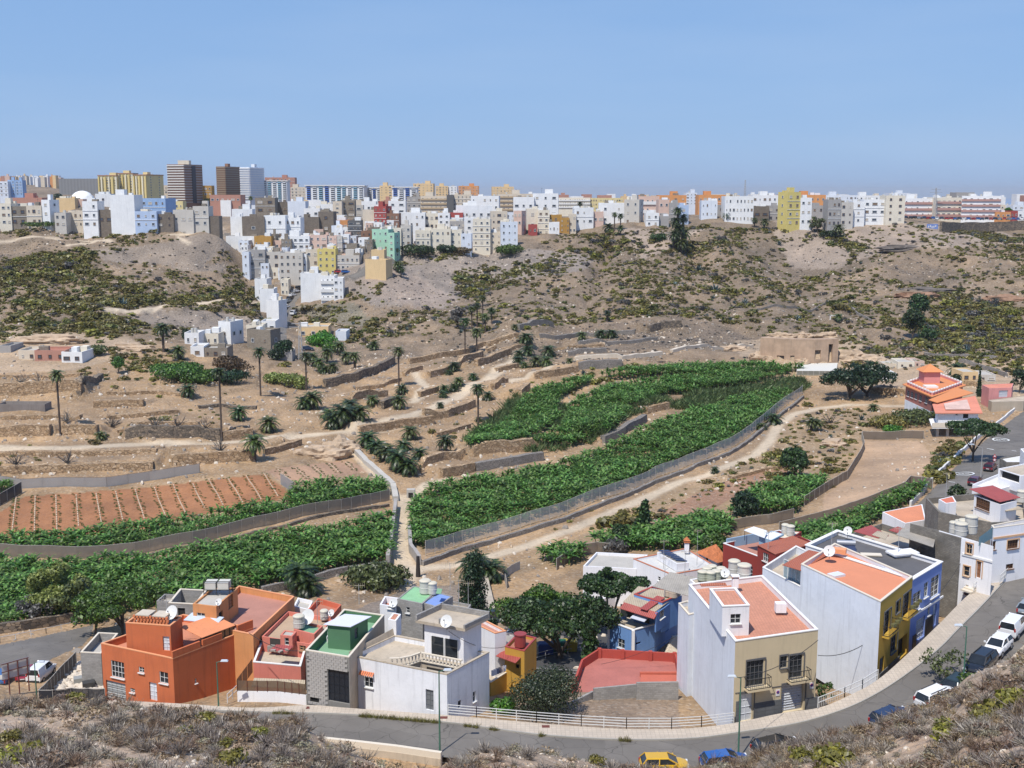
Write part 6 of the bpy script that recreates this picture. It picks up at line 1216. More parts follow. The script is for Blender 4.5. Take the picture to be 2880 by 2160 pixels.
ZK=4.6;root,w=house('long raw dark block wall house with small red roofs on top',[(2604,1400),(2640,1440),(2790,1470),(2890,1465),(2880,1400),(2780,1385)],ZK,-1,DBL,CON,par=.9,t=.25,ops=[(2,2840,1448,2848,1462,'dark')])
block(root,[(2640,1404),(2660,1416),(2690,1412),(2680,1395)],ZK+1.2,ZK-1,WH2,plaster('red_orange_roof',(.60,.17,.10)),par=.03,name='turret_wall',roofname='turret_roof')
sheet(root,'red_corrugated_roof',[P(2726,1376,ZK+2.6),P(2812,1413,ZK+2.2),P(2870,1400,ZK+2.2),P(2792,1366,ZK+2.6)],RCOR);block(root,[(2740,1392),(2815,1420),(2860,1408),(2800,1385)],ZK+1.9,ZK-.9,WH2,None,par=.1,name='white_room_wall',ops=[(0,2746,1392,2786,1434,'bwin')])
sheet(root,'cream_roof',[P(2800,1425,ZK+1.0),P(2830,1438,ZK+.9),P(2880,1432,ZK+.9),P(2850,1418,ZK+1.0)],BCOR);tank(2872,1412,ZK,.65,1.5,'pale tank behind the red corrugated roof at right')
root,w=house('white house with a dark veranda at the right edge above the red corrugated roof',[(2735,1362),(2800,1380),(2960,1330),(2890,1300)],4.5,-1,WH2,plaster('white_floor',(.7,.69,.66)),par=.4);block(root,[(2808,1318),(2872,1338),(2960,1325),(2900,1300)],6.6,4,WH2,CON,par=.15,name='veranda_wall',roofname='veranda_roof',ops=[(0,2812,1330,2868,1352,'dark',.5)])
root,w=house('white house with a raw block base beside the umbrella tree',[(2812,1288),(2830,1300),(2990,1300),(2960,1262)],4.0,-3,DBL,plaster('white_floor',(.7,.69,.66)),par=.2);block(root,[(2870,1262),(2885,1278),(2990,1270),(2960,1250)],6.4,3.5,WH2,CON,par=.2,name='upper_wall',roofname='upper_roof')
# --- pink villa with orange pyramid tower
YV=283.;
def PY_(x,y):return PD(x,y,YV)
zv=PD(2622,1112,276).z;pts=[PD(2547,1084,291),PD(2622,1108,274),PD(2708,1100,290)];pts=[Vc((q.x,q.y,zv))for q in pts];pts.append(pts[0]+pts[2]-pts[1]);ZG=H(np.array([pts[1].x]),np.array([pts[1].y]))[0]
root=thing('villa','pink villa with a square tower under an orange pyramid roof','villa',(pts[1].x,pts[1].y,ZG));VBR=plaster('brick_pink',(.40,.15,.12));VPK=plaster('villa_pink',(.68,.29,.27));VOR=plain('villa_orange_tiles',(.66,.25,.09),.7)
zlo=ztop(2622,1155,ZG,1140)if False else zv-3.6;block(root,None,zlo,ZG-4,plaster('villa_white',(.72,.76,.8)),None,par=.1,pts=[Vc((q.x,q.y,zlo))for q in pts],name='white_plinth')
pin=[Vc((*q,zv))for q in inset(pts,.05)];block(root,None,zv,zlo-.1,VBR,plaster('villa_roof',(.60,.27,.21)),par=.1,pts=pin,ops=[(0,x,y,x+7,y+17,'pwin')for x,y in((2551,1098),(2562,1102),(2573,1106),(2586,1111),(2602,1117))])
mb=MB();mb.prism(inset(pts,-.7),zv,zv+.25,bottom=True);mb.build('orange_cornice',VOR,root);ring=inset(pts,.3)
for i in range(4):
 p_,q_=Vc((*ring[i],0)),Vc((*ring[(i+1)%4],0));L=(q_-p_).length;k_=max(3,int(L/1.8));d=(q_-p_).normalized();m_=Vc((-d.y,d.x,0));mb=MB();mb.prism([tuple(p_)[:2],tuple(q_)[:2],tuple(q_+m_*.2)[:2],tuple(p_+m_*.2)[:2]],zv+.25,zv+.8);mb.build('parapet',VPK,root)
 for j in range(k_):c=p_.lerp(q_,(j+.5)/k_);mb=MB();mb.box((c.x,c.y,zv+.95),(.9,.4,.3),dirx=d);mb.build('merlon',WHC,root)
tc=PD(2629,1080,290);tc=Vc((tc.x,tc.y+4,0));zt_=PD(2629,1052,288).z;block(root,None,zt_,zv,VPK,None,pts=[Vc((tc.x+sx*2.0,tc.y+sy*2.0,zt_))for sx,sy in((-1,-1),(1,-1),(1,1),(-1,1))],name='tower_wall')
mb=MB();cs=[Vc((tc.x+sx*2.7,tc.y+sy*2.7,zt_-.05))for sx,sy in((-1,-1),(1,-1),(1,1),(-1,1))];apx=Vc((tc.x,tc.y,zt_+1.7))
for i in range(4):mb.quad(cs[i],cs[(i+1)%4],apx)
mb.quad(*cs[::-1]);mb.build('pyramid_roof',VOR,root);c=PD(2617,1086,286);mb=MB();mb.box((c.x,c.y,zv+.5),(3,2.5,.5));mb.build('white_skylight',WHC,root)
# terrace house in front of it
zt2=PD(2640,1150,262).z;pts=[PD(2632,1148,266),PD(2640,1156,258),PD(2752,1160,258),PD(2735,1122,272)];pts=[Vc((q.x,q.y,zt2))for q in pts];root=thing('house','white house on pillars with a sloping orange and pink roof next to the pink villa','house',(pts[1].x,pts[1].y,zt2-9))
block(root,None,zt2-.3,zt2-3.2,WH2,None,pts=pts,ops=[(1,2688,1162,2694,1168,'win'),(1,2709,1162,2724,1176,'dark')]);oo=[Vc((*q,zt2-.2))for q in inset(pts,-.8)];sheet(root,'orange_roof',[oo[0]+Vc((0,0,.3)),oo[1],oo[2],oo[3]+Vc((0,0,1))],plaster('salmon_roof',(.68,.25,.16)),.2)
ii_=[Vc((*q,zt2+.25))for q in inset(pts,1.6)];sheet(root,'pale_roof_panel',[ii_[0]+Vc((0,0,.3)),ii_[1],ii_[2],ii_[3]+Vc((0,0,.6))],plaster('pale_pink_roof',(.66,.46,.38),.2,.5),.15)
hp=[oo[0]+Vc((-.5,1,1.2)),oo[0]+Vc((1,-.5,.8)),oo[3]+Vc((0,1,1.6)),oo[3]+Vc((-2,6,2.0))];sheet(root,'orange_tile_roof',hp,VOR,.15)
bb=[Vc((*q,0))for q in inset(pts,-1.3)];mb=MB();mb.prism([tuple(q)[:2]for q in bb],zt2-3.5,zt2-3.25,bottom=True);mb.build('balcony_slab',WHC,root);mb=MB();d=bb[2]-bb[1];mb.prism([tuple(bb[1])[:2],tuple(bb[2])[:2],tuple(bb[2]+Vc((0,.2,0)))[:2],tuple(bb[1]+Vc((0,.2,0)))[:2]],zt2-3.3,zt2-2.2);mb.build('balcony_parapet',CREAMC,root)
for u in(0,.25,.55,.8,1):c=pts[1].lerp(pts[2],u);mb=MB();mb.box((c.x,c.y,zt2-6.5),(.5,.5,6.2));mb.build('pillar',ROOFC,root)
block(root,None,zt2-5.4,zt2-12,CON,None,pts=[Vc((q.x,q.y,zt2-5.4))for q in pts],name='basement_wall')
root,w=house('small pink house with a white garage door right of the villa',[(2762,1082),(2782,1092),(2846,1090),(2850,1078)],PD(2790,1091,290).z,PD(2790,1091,290).z-5,VPK,plaster('salmon_roof',(.68,.25,.16)),par=.1,ops=[(1,2810,1098,2835,1117,'garage')])
root,w=house('concrete platform below the small pink house',[(2780,1125),(2790,1130),(2880,1128),(2885,1112)],PD(2790,1128,285).z,PD(2790,1128,285).z-9,plaster('tan_concrete',(.45,.38,.29)),CON,par=.1)
def simple(x0,x1,yt,yb,Y,k,label,ops='',side=0,rows=1,cols=2,win='b'):Y=T((x0+x1)/2,yb).y;return city(x0,x1,yt,yb,Y,side,k,rows,cols,label,win=win,extras=ops,cat='house',name='small_house',par=.3,sink=3)
simple(2706,2750,1046,1073,303,'PE','small cream house with two dark openings behind the villa')
simple(2750,2800,1054,1074,302,'GB','ruined pale house right of the small cream one')
simple(2482,2522,1050,1068,300,'W','small white hut right of the great dark tree',rows=1,cols=1)
simple(2484,2524,1022,1036,345,'B','leftmost cave house front above the white hut')
simple(2526,2572,1018,1034,346,'C','middle cave house front with a dark door')
simple(2572,2600,1016,1030,347,'P','right cave house front by the scrub')
gh=thing('net_house','long low net house with a white roof below the quarry face','greenhouse',tuple(T(2300,1052)));YG=T(2300,1056).y;q=[PD(2241,1043,YG),PD(2352,1044,YG),PD(2356,1021,YG+14),PD(2241,1023,YG+14)];sheet(gh,'net_roof',q,plain('white_net',(.62,.60,.54),.9),.05)
for u in np.linspace(0,1,8):c=q[0].lerp(q[1],u);mb=MB();mb.bar(c-Vc((0,0,3.5)),c,.12);mb.build('post',ROOFC,gh)
mb=MB();mb.quad(q[0]-Vc((0,0,3)),q[1]-Vc((0,0,3)),q[1],q[0]);mb.build('net_side',netmat('white_net_side',(.5,.5,.42),.6),gh)
# ------------------------------------------------------------------ plants
def leafcloud(blobs,n,size,up=.35,asp=1.6,seed=1,shell_=.62):
 r=np.random.default_rng(seed);bl=np.array([(*b[:3],*(b[3:6]if len(b)>4 else(b[3],)*3))for b in blobs],float);wt=(bl[:,3]*bl[:,4]+bl[:,3]*bl[:,5]);k=r.choice(len(bl),n,p=wt/wt.sum());b=bl[k]
 d=r.normal(size=(n,3));d[:,2]+=up;d/=np.linalg.norm(d,axis=1)[:,None];rad=r.uniform(shell_,1.06,n)[:,None];c=b[:,:3]+d*b[:,3:6]*rad
 nn=d+r.normal(size=(n,3))*.55;nn/=np.linalg.norm(nn,axis=1)[:,None];t=np.cross(nn,r.normal(size=(n,3)));t/=np.linalg.norm(t,axis=1)[:,None];s=np.cross(nn,t);sz=size*r.uniform(.6,1.35,n)[:,None]
 q=np.stack([c-t*sz*asp*.5,c+s*sz*.5,c+t*sz*asp*.5,c-s*sz*.5],1).reshape(-1,3);return q,np.arange(n*4).reshape(n,4)
def blobs_for(kind,R,h,seed):
 r=np.random.default_rng(seed);out=[]
 if kind=='round':
  for i in range(16):a=r.uniform(0,6.28);e=r.uniform(-.3,1);rr=R*.62*r.uniform(.5,1);out.append((rr*math.cos(a)*math.cos(e),rr*math.sin(a)*math.cos(e),h+R*.75*math.sin(e),R*.42,R*.42,R*.36))
 elif kind=='wide':
  for i in range(40):a=r.uniform(0,6.28);rr=R*math.sqrt(r.uniform(0,1));s_=R*r.uniform(.16,.3);out.append((rr*math.cos(a)*1.15,rr*math.sin(a)*.8,h+R*.55*(1-(rr/R)**2)*r.uniform(.1,1.1),s_*1.2,s_*1.2,s_*.85))
 elif kind=='flat':
  for i in range(26):a=r.uniform(0,6.28);rr=R*math.sqrt(r.uniform(0,1))*.85;out.append((rr*math.cos(a),rr*math.sin(a),h+R*.28*(1-(rr/R)**2)+r.uniform(-.2,.2),R*.27,R*.27,R*.13))
 elif kind=='tall':
  for i in range(16):t=i/15;a=r.uniform(0,6.28);rr=R*.4*(1-t*.5)*r.uniform(.3,1.2);out.append((rr*math.cos(a),rr*math.sin(a),h*(.15+.85*t),R*.55*(1-t*.45),R*.55*(1-t*.45),R*.6))
 elif kind=='bush':
  for i in range(12):a=r.uniform(0,6.28);rr=R*.6*math.sqrt(r.uniform(0,1));out.append((rr*math.cos(a),rr*math.sin(a),h*(.35+.4*r.random()*(1-rr/R*.6)),R*.42,R*.42,h*.4))
 elif kind=='loose':
  for i in range(26):a=r.uniform(0,6.28);rr=R*.8*math.sqrt(r.uniform(0,1));out.append((rr*math.cos(a),rr*math.sin(a),h*(.35+.65*r.random()*(1-.5*rr/R)),R*.2,R*.2,R*.22))
 elif kind=='cypress':
  for i in range(12):t=i/11;out.append((r.uniform(-.1,.1),r.uniform(-.1,.1),h*(.06+.92*t),R*(1-t*.85),R*(1-t*.85),h*.08))
 return out
LV={'olive2':leafmat('fine_olive_leaf',(.03,.045,.02),(.10,.13,.06)),'laurel':leafmat('laurel_leaf',(.022,.045,.012),(.085,.145,.04)),'dark':leafmat('dark_leaf',(.014,.032,.012),(.05,.095,.035)),'green':leafmat('green_leaf',(.04,.085,.012),(.15,.26,.04)),'bright':leafmat('bright_leaf',(.05,.14,.015),(.17,.33,.04)),
 'olive':leafmat('olive_leaf',(.06,.075,.025),(.17,.19,.065)),'pale':leafmat('pale_leaf',(.15,.19,.045),(.38,.42,.12)),'yellow':leafmat('yellow_leaf',(.16,.15,.03),(.36,.33,.06)),'rust':leafmat('rust_leaf',(.07,.045,.02),(.18,.12,.06)),'grey':leafmat('grey_leaf',(.08,.075,.07),(.2,.19,.17)),
 'scrub':leafmat('scrub_leaf',(.13,.115,.03),(.36,.30,.08)),'scrub2':leafmat('scrub_leaf_green',(.085,.095,.025),(.24,.24,.06)),'agave':leafmat('agave_leaf',(.10,.15,.14),(.28,.37,.36),trans=0)}
BARK=plaster('bark',(.10,.075,.055),.3,.5);PALMB=plaster('palm_bark',(.09,.065,.05),.3,.4)
def tree(px,py,kind,R,h,leaf,label,trunk=.25,n=2200,size=.42,name='tree',cat='tree',seed=None,pos=None,grp=None,stems=3):
 c=pos or T(px,py);seed=seed or int(px*7+py);root=thing(name,label,cat,tuple(c),grp);bl=blobs_for(kind,R,h,seed);V_,F_=leafcloud(bl,n,size,seed=seed)
 me=npmesh('crown',V_,F_,LV[leaf]);o=link(bpy.data.objects.new('crown',me));o.parent=root
 if trunk:
  mb=MB();r=random.Random(seed);base=Vc(c)-Vc((0,0,.4))
  th=h*(.55 if kind in('round','loose','tall')else .75 if kind=='flat' else .5);fk=base+Vc((r.uniform(-.3,.3),r.uniform(-.3,.3),th*.5));mb.cyl(base,fk,trunk,trunk*.75,8)
  for i in range(stems+2):b=bl[(i*5)%len(bl)];e=Vc(c)+Vc(b[:3])*.9;m=fk.lerp(e,.5)+Vc((r.uniform(-.3,.3),r.uniform(-.3,.3),.2));mb.cyl(fk-Vc((0,0,.1)),m,trunk*.6,trunk*.4,6);mb.cyl(m,e,trunk*.4,trunk*.12,6)
  mb.build('trunk',BARK,root)
 return root
# palms ------------------------------------------------
def palm_crown(seed,nf=44,L=3.2,lo=-.45,hi=1.35,dead=False):
 r=np.random.default_rng(seed);V_=[];F_=[]
 for k in range(nf):
  az=k*2.39996+r.uniform(-.2,.2);el=(hi-(hi-lo)*(k/nf))if not dead else r.uniform(-1.35,-.7);l=L*r.uniform(.8,1.08)*(.8 if el>1 else 1)*(.7 if dead else 1);hd=np.array([math.cos(az),math.sin(az),0.]);p=np.array([0.,0.,0.]);side=np.array([-math.sin(az),math.cos(az),0.]);ns=13;pts=[]
  a=el
  for i in range(ns+1):pts.append((p.copy(),a));p=p+(hd*math.cos(a)+np.array([0,0,1.])*math.sin(a))*l/ns;a-=(.115 if not dead else .03)
  for i in range(1,ns+1):
   q,a_=pts[i];q0=pts[i-1][0];t=i/ns;ll=.62*math.sin(math.pi*min(1,t*.85+.12))**.7*L/3.2*(1 if not dead else .5);dr=hd*math.cos(a_)+np.array([0,0,1.])*math.sin(a_)
   for sg in(-1,1):
    b=len(V_);tip=q+side*sg*ll*.85+dr*ll*.5+np.array([0,0,-.16*ll if not dead else-.3*ll]);V_+=[q0,q,tip,tip*.62+q0*.38-dr*.06];F_.append((b,b+1,b+2,b+3))
 return V_,F_
PALML=leafmat('palm_frond',(.022,.045,.010),(.095,.135,.032),gloss=.4,trans=.15);PALML2=leafmat('palm_frond_yellow',(.04,.065,.012),(.17,.19,.05),gloss=.4,trans=.15);PALMD=leafmat('dead_frond',(.09,.07,.055),(.25,.20,.155),trans=0)
PC=[npmesh('crown',*palm_crown(s,nf),m)for s,nf,m in((1,52,PALML),(2,46,PALML),(3,44,PALML2))];PDm=[npmesh('dead_fronds',*palm_crown(s,22,dead=True),PALMD)for s in(4,5)]
def trunkmesh():
 mb=MB();n=9;pr=[(1.25,0),(1.0,.04)]+[(1.0 if i%2 else .86,.04+.92*i/14)for i in range(1,15)]+[(1.35,.985),(1.2,1.0)];mb.revolve((0,0,0),pr,n);o=mb.build('trunk',PALMB);me=o.data;bpy.data.objects.remove(o);return me
TRM=trunkmesh()
def palm(px,py,h,R,label,grp=None,skirt=True,tr=.26,pos=None,lean=(0,0)):
 c=pos or T(px,py);root=thing('palm_tree',label,'palm tree',tuple(c),grp);k=int(px+py)%3;sc=R/3.0
 o=dupe(PC[k],'crown',root,c+Vc((lean[0],lean[1],h)),(sc,)*3,(px*1.7)%6.28)
 if skirt:dupe(PDm[k%2],'dead_fronds',root,c+Vc((lean[0],lean[1],h-.1)),(sc*.9,sc*.9,min(sc,h/2.2)),px%6.28)
 t=dupe(TRM,'trunk',root,c-Vc((0,0,.3)),(tr,tr,h+.3),px%3);
 if lean[0]:t.rotation_euler=(0,math.atan2(lean[0],h),0)
 return root
def palmpx(x,yb,ytop,R,label,**k): # foot pixel and crown-centre pixel
 c=T(x,yb);d=ray(x,ytop);z=CZ+d[2]/d[1]*c.y;return palm(x,yb,max(.6,z-c.z),R,label,pos=c,**k)
for x,yb,yt,R,l,ln in((170,1224,1052,2.3,'tall slender palm at far left, first of the three tallest',None),(624,1240,1046,2.2,'tallest leaning palm standing alone left of centre',None),(733,1113,988,2.3,'tall slender palm just below the grey block house',None),(862,1098,1000,2.3,'tall slender palm rising beside the palm thicket by the road end',None),
 (1345,1194,1092,2.6,'lone slender palm above the lower left corner of the banana terraces',None),(1122,1085,985,2.4,'tall palm with a thick shadowed trunk and smaller palms at its foot',None),
 (1308,1000,903,2.6,'front left palm of the tall group at the foot of the hill',None),(1341,998,932,2.8,'front right palm of the tall group at the foot of the hill',None),(1327,925,868,2.0,'back left palm of the tall group at the foot of the hill',None),(1342,920,858,1.9,'thin middle palm of the tall group',None),(1358,930,838,2.1,'highest palm of the tall group',None),(1383,912,873,2.2,'rightmost palm of the tall group',None),(1365,935,890,2.3,'palm in front of the rightmost one of the tall group',None)):
 palmpx(x,yb,yt,R,l,tr=.24,skirt=True)
SQ=[(672,1182,1158,2.4,'squat palm on the rubble left of the middle'),(757,1216,1188,2.7,'squat palm with orange fruit right of the leaning tall palm'),(717,1298,1240,2.8,'palm with hanging dead fronds above the sown field'),(284,1236,1224,1.6,'small low palm on the terrace at left'),(530,1115,1095,2.4,'squat palm below the green vine mass'),
 (460,990,922,2.7,'dark palm left of the white cottages'),(502,1012,985,2.6,'bushy palm in front of the white cottages'),(880,1150,1118,3.2,'large palm of the pair left of the dark palm clump'),(858,1150,1130,2.8,'shaded palm left of the large one of that pair'),
 (940,1205,1180,3.2,'front left palm of the large dark clump'),(965,1195,1158,3.5,'biggest palm of the large dark clump'),(985,1170,1140,3.0,'rear palm of the large dark clump'),(1012,1180,1158,3.2,'right palm of the large dark clump'),(925,1180,1165,2.6,'left rear palm of the large dark clump'),
 (1048,1135,1122,2.0,'palm growing against the ochre wall above the dark clump'),(1123,1150,1125,2.6,'squat palm beside the ramp in the middle terraces'),(1130,1105,1092,2.0,'small palm behind the squat one beside the ramp'),
 (1035,1258,1232,2.9,'upper left palm of the lower clump'),(1062,1275,1255,2.6,'second palm of the lower clump'),(1088,1290,1268,2.9,'third palm of the lower clump'),(1120,1325,1285,3.0,'tallest palm of the lower clump'),(1155,1235,1214,2.6,'palm against the ochre wall above the lower clump'),(1180,1290,1275,2.2,'right palm of the lower clump'),(1150,1335,1308,2.6,'lowest palm of the lower clump'),(1135,1265,1252,2.2,'small palm in the middle of the lower clump'),
 (1253,1268,1238,2.4,'squat palm with a brown skirt left of the banana terraces'),(1238,1148,1138,1.3,'very small palm beside the broad dirt path'),(1278,1045,1028,2.2,'squat palm under the long upper terrace wall'),(1262,1055,1048,1.5,'tiny palm left of the squat one under the upper wall'),(1290,1085,1070,1.9,'first palm of the small row in the middle terraces'),(1276,1100,1088,1.8,'second palm of the small row in the middle terraces'),(1250,1105,1092,1.8,'third palm of the small row in the middle terraces'),(1246,1118,1108,1.6,'lowest palm of the small row in the middle terraces'),
 (1330,1068,1058,1.8,'palm right of the small row in the middle terraces'),(1372,1125,1112,2.0,'low bushy palm right of the lone slender palm'),(1346,1185,1180,1.2,'seedling palm at the foot of the lone slender palm'),
 (880,1030,1002,2.4,'left palm of the thicket by the road end'),(898,1045,1018,2.4,'front left palm of the thicket by the road end'),(920,1020,990,2.6,'upper left palm of the thicket by the road end'),(935,1050,1030,2.4,'front palm of the thicket by the road end'),(955,1000,972,2.6,'palm with orange fruit in the thicket by the road end'),(975,1025,1000,2.5,'right middle palm of the thicket by the road end'),(998,1035,1000,2.3,'rightmost palm of the thicket by the road end'),(912,1050,1040,2.0,'lowest palm of the thicket by the road end'),(1052,985,970,2.3,'palm on the scrubby bank right of the road end'),
 (1480,968,950,3.2,'top palm of the middle grove'),(1484,1000,985,2.8,'dark palm below the top one of the middle grove'),(1460,1010,995,2.4,'left palm of the middle grove'),(1543,1005,985,3.0,'right rear palm of the middle grove'),(1508,1032,1012,2.6,'front palm of the middle grove'),(1537,1030,1014,2.5,'right front palm of the middle grove'),(1457,1022,1012,2.2,'low left palm of the middle grove'),(1476,1034,1026,1.8,'lowest palm of the middle grove'),(1602,1022,1014,1.6,'small palm right of the middle grove'),
 (1636,955,942,2.2,'round palm left of the twin palms by the grey wall'),(1690,950,938,2.7,'left one of the twin round palms'),(1720,950,938,2.8,'right one of the twin round palms'),(1708,905,880,1.6,'pale small palm in the scrub above the twin palms'),(1448,930,918,1.6,'small palm left of the old water tank'),
 (2175,1192,1178,2.6,'yellowish squat palm beside the white path'),(2139,1208,1200,1.9,'low palm right against the net fence'),(2282,1212,1185,1.8,'left one of two thin palms in the dry field'),(2297,1212,1190,1.7,'right one of two thin palms in the dry field'),(2456,1155,1146,1.8,'low palm by the white path near the villa'),(2010,1330,1320,1.1,'tiny palm on the bank of the white path'),
 (1336,1640,1588,3.0,'left palm of the two above the dark conifer'),(1384,1635,1600,2.6,'right palm of the two above the dark conifer'),(840,1668,1612,2.8,'dark rear palm of the two by the banana field wall'),(866,1675,1645,2.5,'front palm of the two by the banana field wall'),(2358,905,890,2.0,'palm in the scrub below the white path gate'),(2690,1055,1035,2.8,'tall dark palm above the pink villa')]
for x,yb,yt,R,l in SQ:palmpx(x,yb,yt,R*1.2,l,tr=.4)
for x,yb,yt,R,l in[(1712,655,638,4.2,'wide palm in front of the white house on the crest'),(1728,650,602,2.2,'left one of the twin thick palms on the crest'),(1745,650,606,2.4,'right one of the twin thick palms on the crest'),(1631,625,572,2.2,'slender palm before the white house on the crest'),(1635,640,618,2.6,'shaggy palm under the slender one on the crest'),(1745,662,640,2.8,'low palm right of the wide palm on the crest'),(2043,622,605,3.0,'yellowish palm left of the white school'),(2122,640,618,2.6,'palm below the brown raw block house'),(2150,645,622,3.6,'big dark palm below the grey raw block houses'),(2357,672,640,4.2,'big palm on the slope below the grey houses'),(2567,585,558,2.4,'thin tall palm left of the pink balconied blocks'),(2610,600,562,2.6,'second thin palm by the pink balconied blocks'),(2625,598,566,2.4,'third thin palm by the pink balconied blocks'),(2712,600,550,2.6,'tall thin palm between the pink balconied blocks'),(2655,612,598,3.0,'low palm in front of the cream apartment block'),(2682,612,595,3.0,'low palm between the two right apartment blocks'),(1118,765,742,3.2,'palm cluster by the mint green side wing'),(1128,780,755,2.6,'lower palm by the mint green side wing'),(1116,735,702,1.8,'upper palm by the mint green side wing'),(707,612,556,2.4,'thin palm right of the rightmost tower'),(480,600,578,3.4,'palm beside the small yellow house'),(1045,570,530,2.6,'palm before the lower white slab'),(1060,570,535,2.6,'second palm before the lower white slab')]:palmpx(x,yb,yt,R,l,tr=.3)
# trees ------------------------------------------------
tree(170,1735,'loose',5.0,7.6,'pale','tall loose pale green tree at left in front of the banana field',.3,7500,.27)
tree(235,1745,'loose',4.5,6.0,'olive','olive green tree right of the pale one',.2,2000,.36);tree(108,1750,'loose',3.5,3.8,'grey','grey leafless looking shrub below the pale tree',.12,1100,.3)
tree(345,1790,'flat',6.0,4.6,'green','broad feathery green tree behind the orange red house',.3,9500,.25);tree(270,1790,'round',3.2,3.4,'green','low feathery green tree leaning to the lower road',.2,2200,.34)
tree(1575,1850,'wide',5.3,4.6,'laurel','large dark laurel tree over the shaded car park',.42,15000,.25,seed=5);tree(1515,1790,'wide',4.4,3.6,'green','lighter green crown left behind the large laurel',.3,6500,.24)
tree(1722,1790,'wide',3.4,6.6,'laurel','second dark laurel tree leaning over the blue house',.32,8500,.25,seed=9);tree(1660,1880,'tall',1.5,5.0,'laurel','slim dark shrub on the edge of the car park',.15,900,.3)
tree(1328,1760,'tall',3.2,9.0,'dark','dark conifer behind the raw block house',.3,7000,.22);tree(1375,1775,'bush',1.6,2.2,'dark','small dark bush at the foot of the conifer',0,600,.3)
tree(1010,1650,'bush',3.0,3.2,'olive','olive green shrub by the banana field gate, left half',0,1400,.34);tree(1060,1660,'bush',4.2,4.2,'olive','larger olive green shrub by the banana field gate',.15,2200,.34);tree(1110,1645,'bush',3.0,3.0,'olive','right olive green shrub near the dead palm trunk',0,1300,.34)
tree(1540,2015,'bush',4.3,4.4,'olive2','big grey green bush behind the white railing',.2,12000,.13);tree(1415,2005,'bush',1.5,1.4,'bright','small bright bush beside the big grey green one',0,700,.24)
tree(2234,1345,'round',3.4,3.0,'laurel','round dark tree standing alone in the dry field',.3,3200,.36);tree(2390,1120,'wide',6.4,4.6,'dark','great dark evergreen left of the pink villa, left half',.5,4200,.45);tree(2440,1115,'wide',6.2,5.0,'dark','great dark evergreen left of the pink villa, right half',.5,4200,.45,seed=21)
tree(2735,1298,'flat',5.8,6.0,'laurel','umbrella shaped tree at the side of the right hand road',.26,7000,.28,stems=5);tree(2350,1430 if 0 else 1480,'bush',1.6,1.8,'laurel','dark bush by the fence corner of the sandy field',0,500,.3)
tree(2095,1470,'round',3.2,2.6,'dark','dark round tree above the curved block fence',.2,2200,.36);tree(1808,1505,'tall',2.2,5.4,'laurel','tall dark shrub tree right of the yellow bushes',.2,1700,.34);tree(1745,1540,'round',2.2,2.0,'laurel','dark shrub below the yellow bushes',.1,1100,.34);tree(1895,1510,'bush',3.0,2.4,'bright','bright green bush among the bananas',0,1300,.34);tree(2000,1490,'bush',2.6,2.0,'bright','second bright green bush left of the dark round tree',0,1000,.34)
tree(2010,1545,'bush',3.0,2.2,'green','green shrub behind the pavilion',0,1100,.34);tree(1730,1555,'bush',2.6,2.4,'grey','grey green shrub left of the villa chimney',0,900,.34)
tree(2690,1405,'bush',1.9,2.6,'laurel','trimmed dark bush beside the red car on the right hand road',.1,1100,.3);tree(2680,1105,'round',2.8,2.4,'laurel','dark shrub behind the villa parapet',.1,1000,.36);tree(2868,1105,'round',3.0,3.4,'dark','dark tree at the right edge beside the small pink house',.2,1300,.36)
tree(2753,1115,'cypress',.8,7.5,'dark','narrow cypress left of the small pink house',.12,800,.3);tree(800,1010,'round',3.4,3.0,'dark','dark dome shaped tree in front of the peach house',.2,1600,.4);tree(775,1012,'bush',3.0,3.4,'dark','dark bush left of the dome shaped tree',.1,1000,.4)
tree(905,975,'bush',6.0,5.0,'bright','bright green bush beside the low peach house',.2,2600,.45);tree(935,990,'bush',4.0,3.2,'bright','lower bright green bush by the palm thicket',0,1200,.45);tree(500,1060,'bush',9.0,3.6,'green','long green vine mass below the white cottages',0,3800,.42);tree(560,1075,'bush',7.0,3.2,'green','right part of the green vine mass',0,2400,.42);tree(655,1050,'bush',7.5,4.6,'rust','reddish brown vine mass below the grey block house',0,2600,.42);tree(640,1075,'bush',6.0,3.2,'dark','dark green skirt of the reddish vine mass',0,1700,.42)
tree(335,1050,'round',2.0,2.6,'green','small lone tree on a thin trunk in the left terraces',.12,700,.36);tree(278,1000,'bush',3.0,3.4,'olive','olive bush beside the ruined white house',0,1000,.4);tree(540,955,'bush',3.6,3.4,'dark','dark bush behind the leftmost cottage',0,1000,.4);tree(780,1078,'bush',5.0,3.0,'pale','pale yellow green shrub below the hamlet',0,1500,.4);tree(838,1090,'bush',4.5,3.8,'pale','pale yellow green shrub by the slender palm',0,1500,.4)
tree(2600,1190,'bush',8.0,3.2,'olive','olive brown scrub mass below the house on pillars',0,3000,.4);tree(2500,1200,'bush',6.0,2.6,'scrub','yellow green scrub mass left of the olive one',0,1800,.4);tree(2510,1225,'bush',3.0,2.4,'bright','bright green shrub beside the black rocks',0,800,.36)
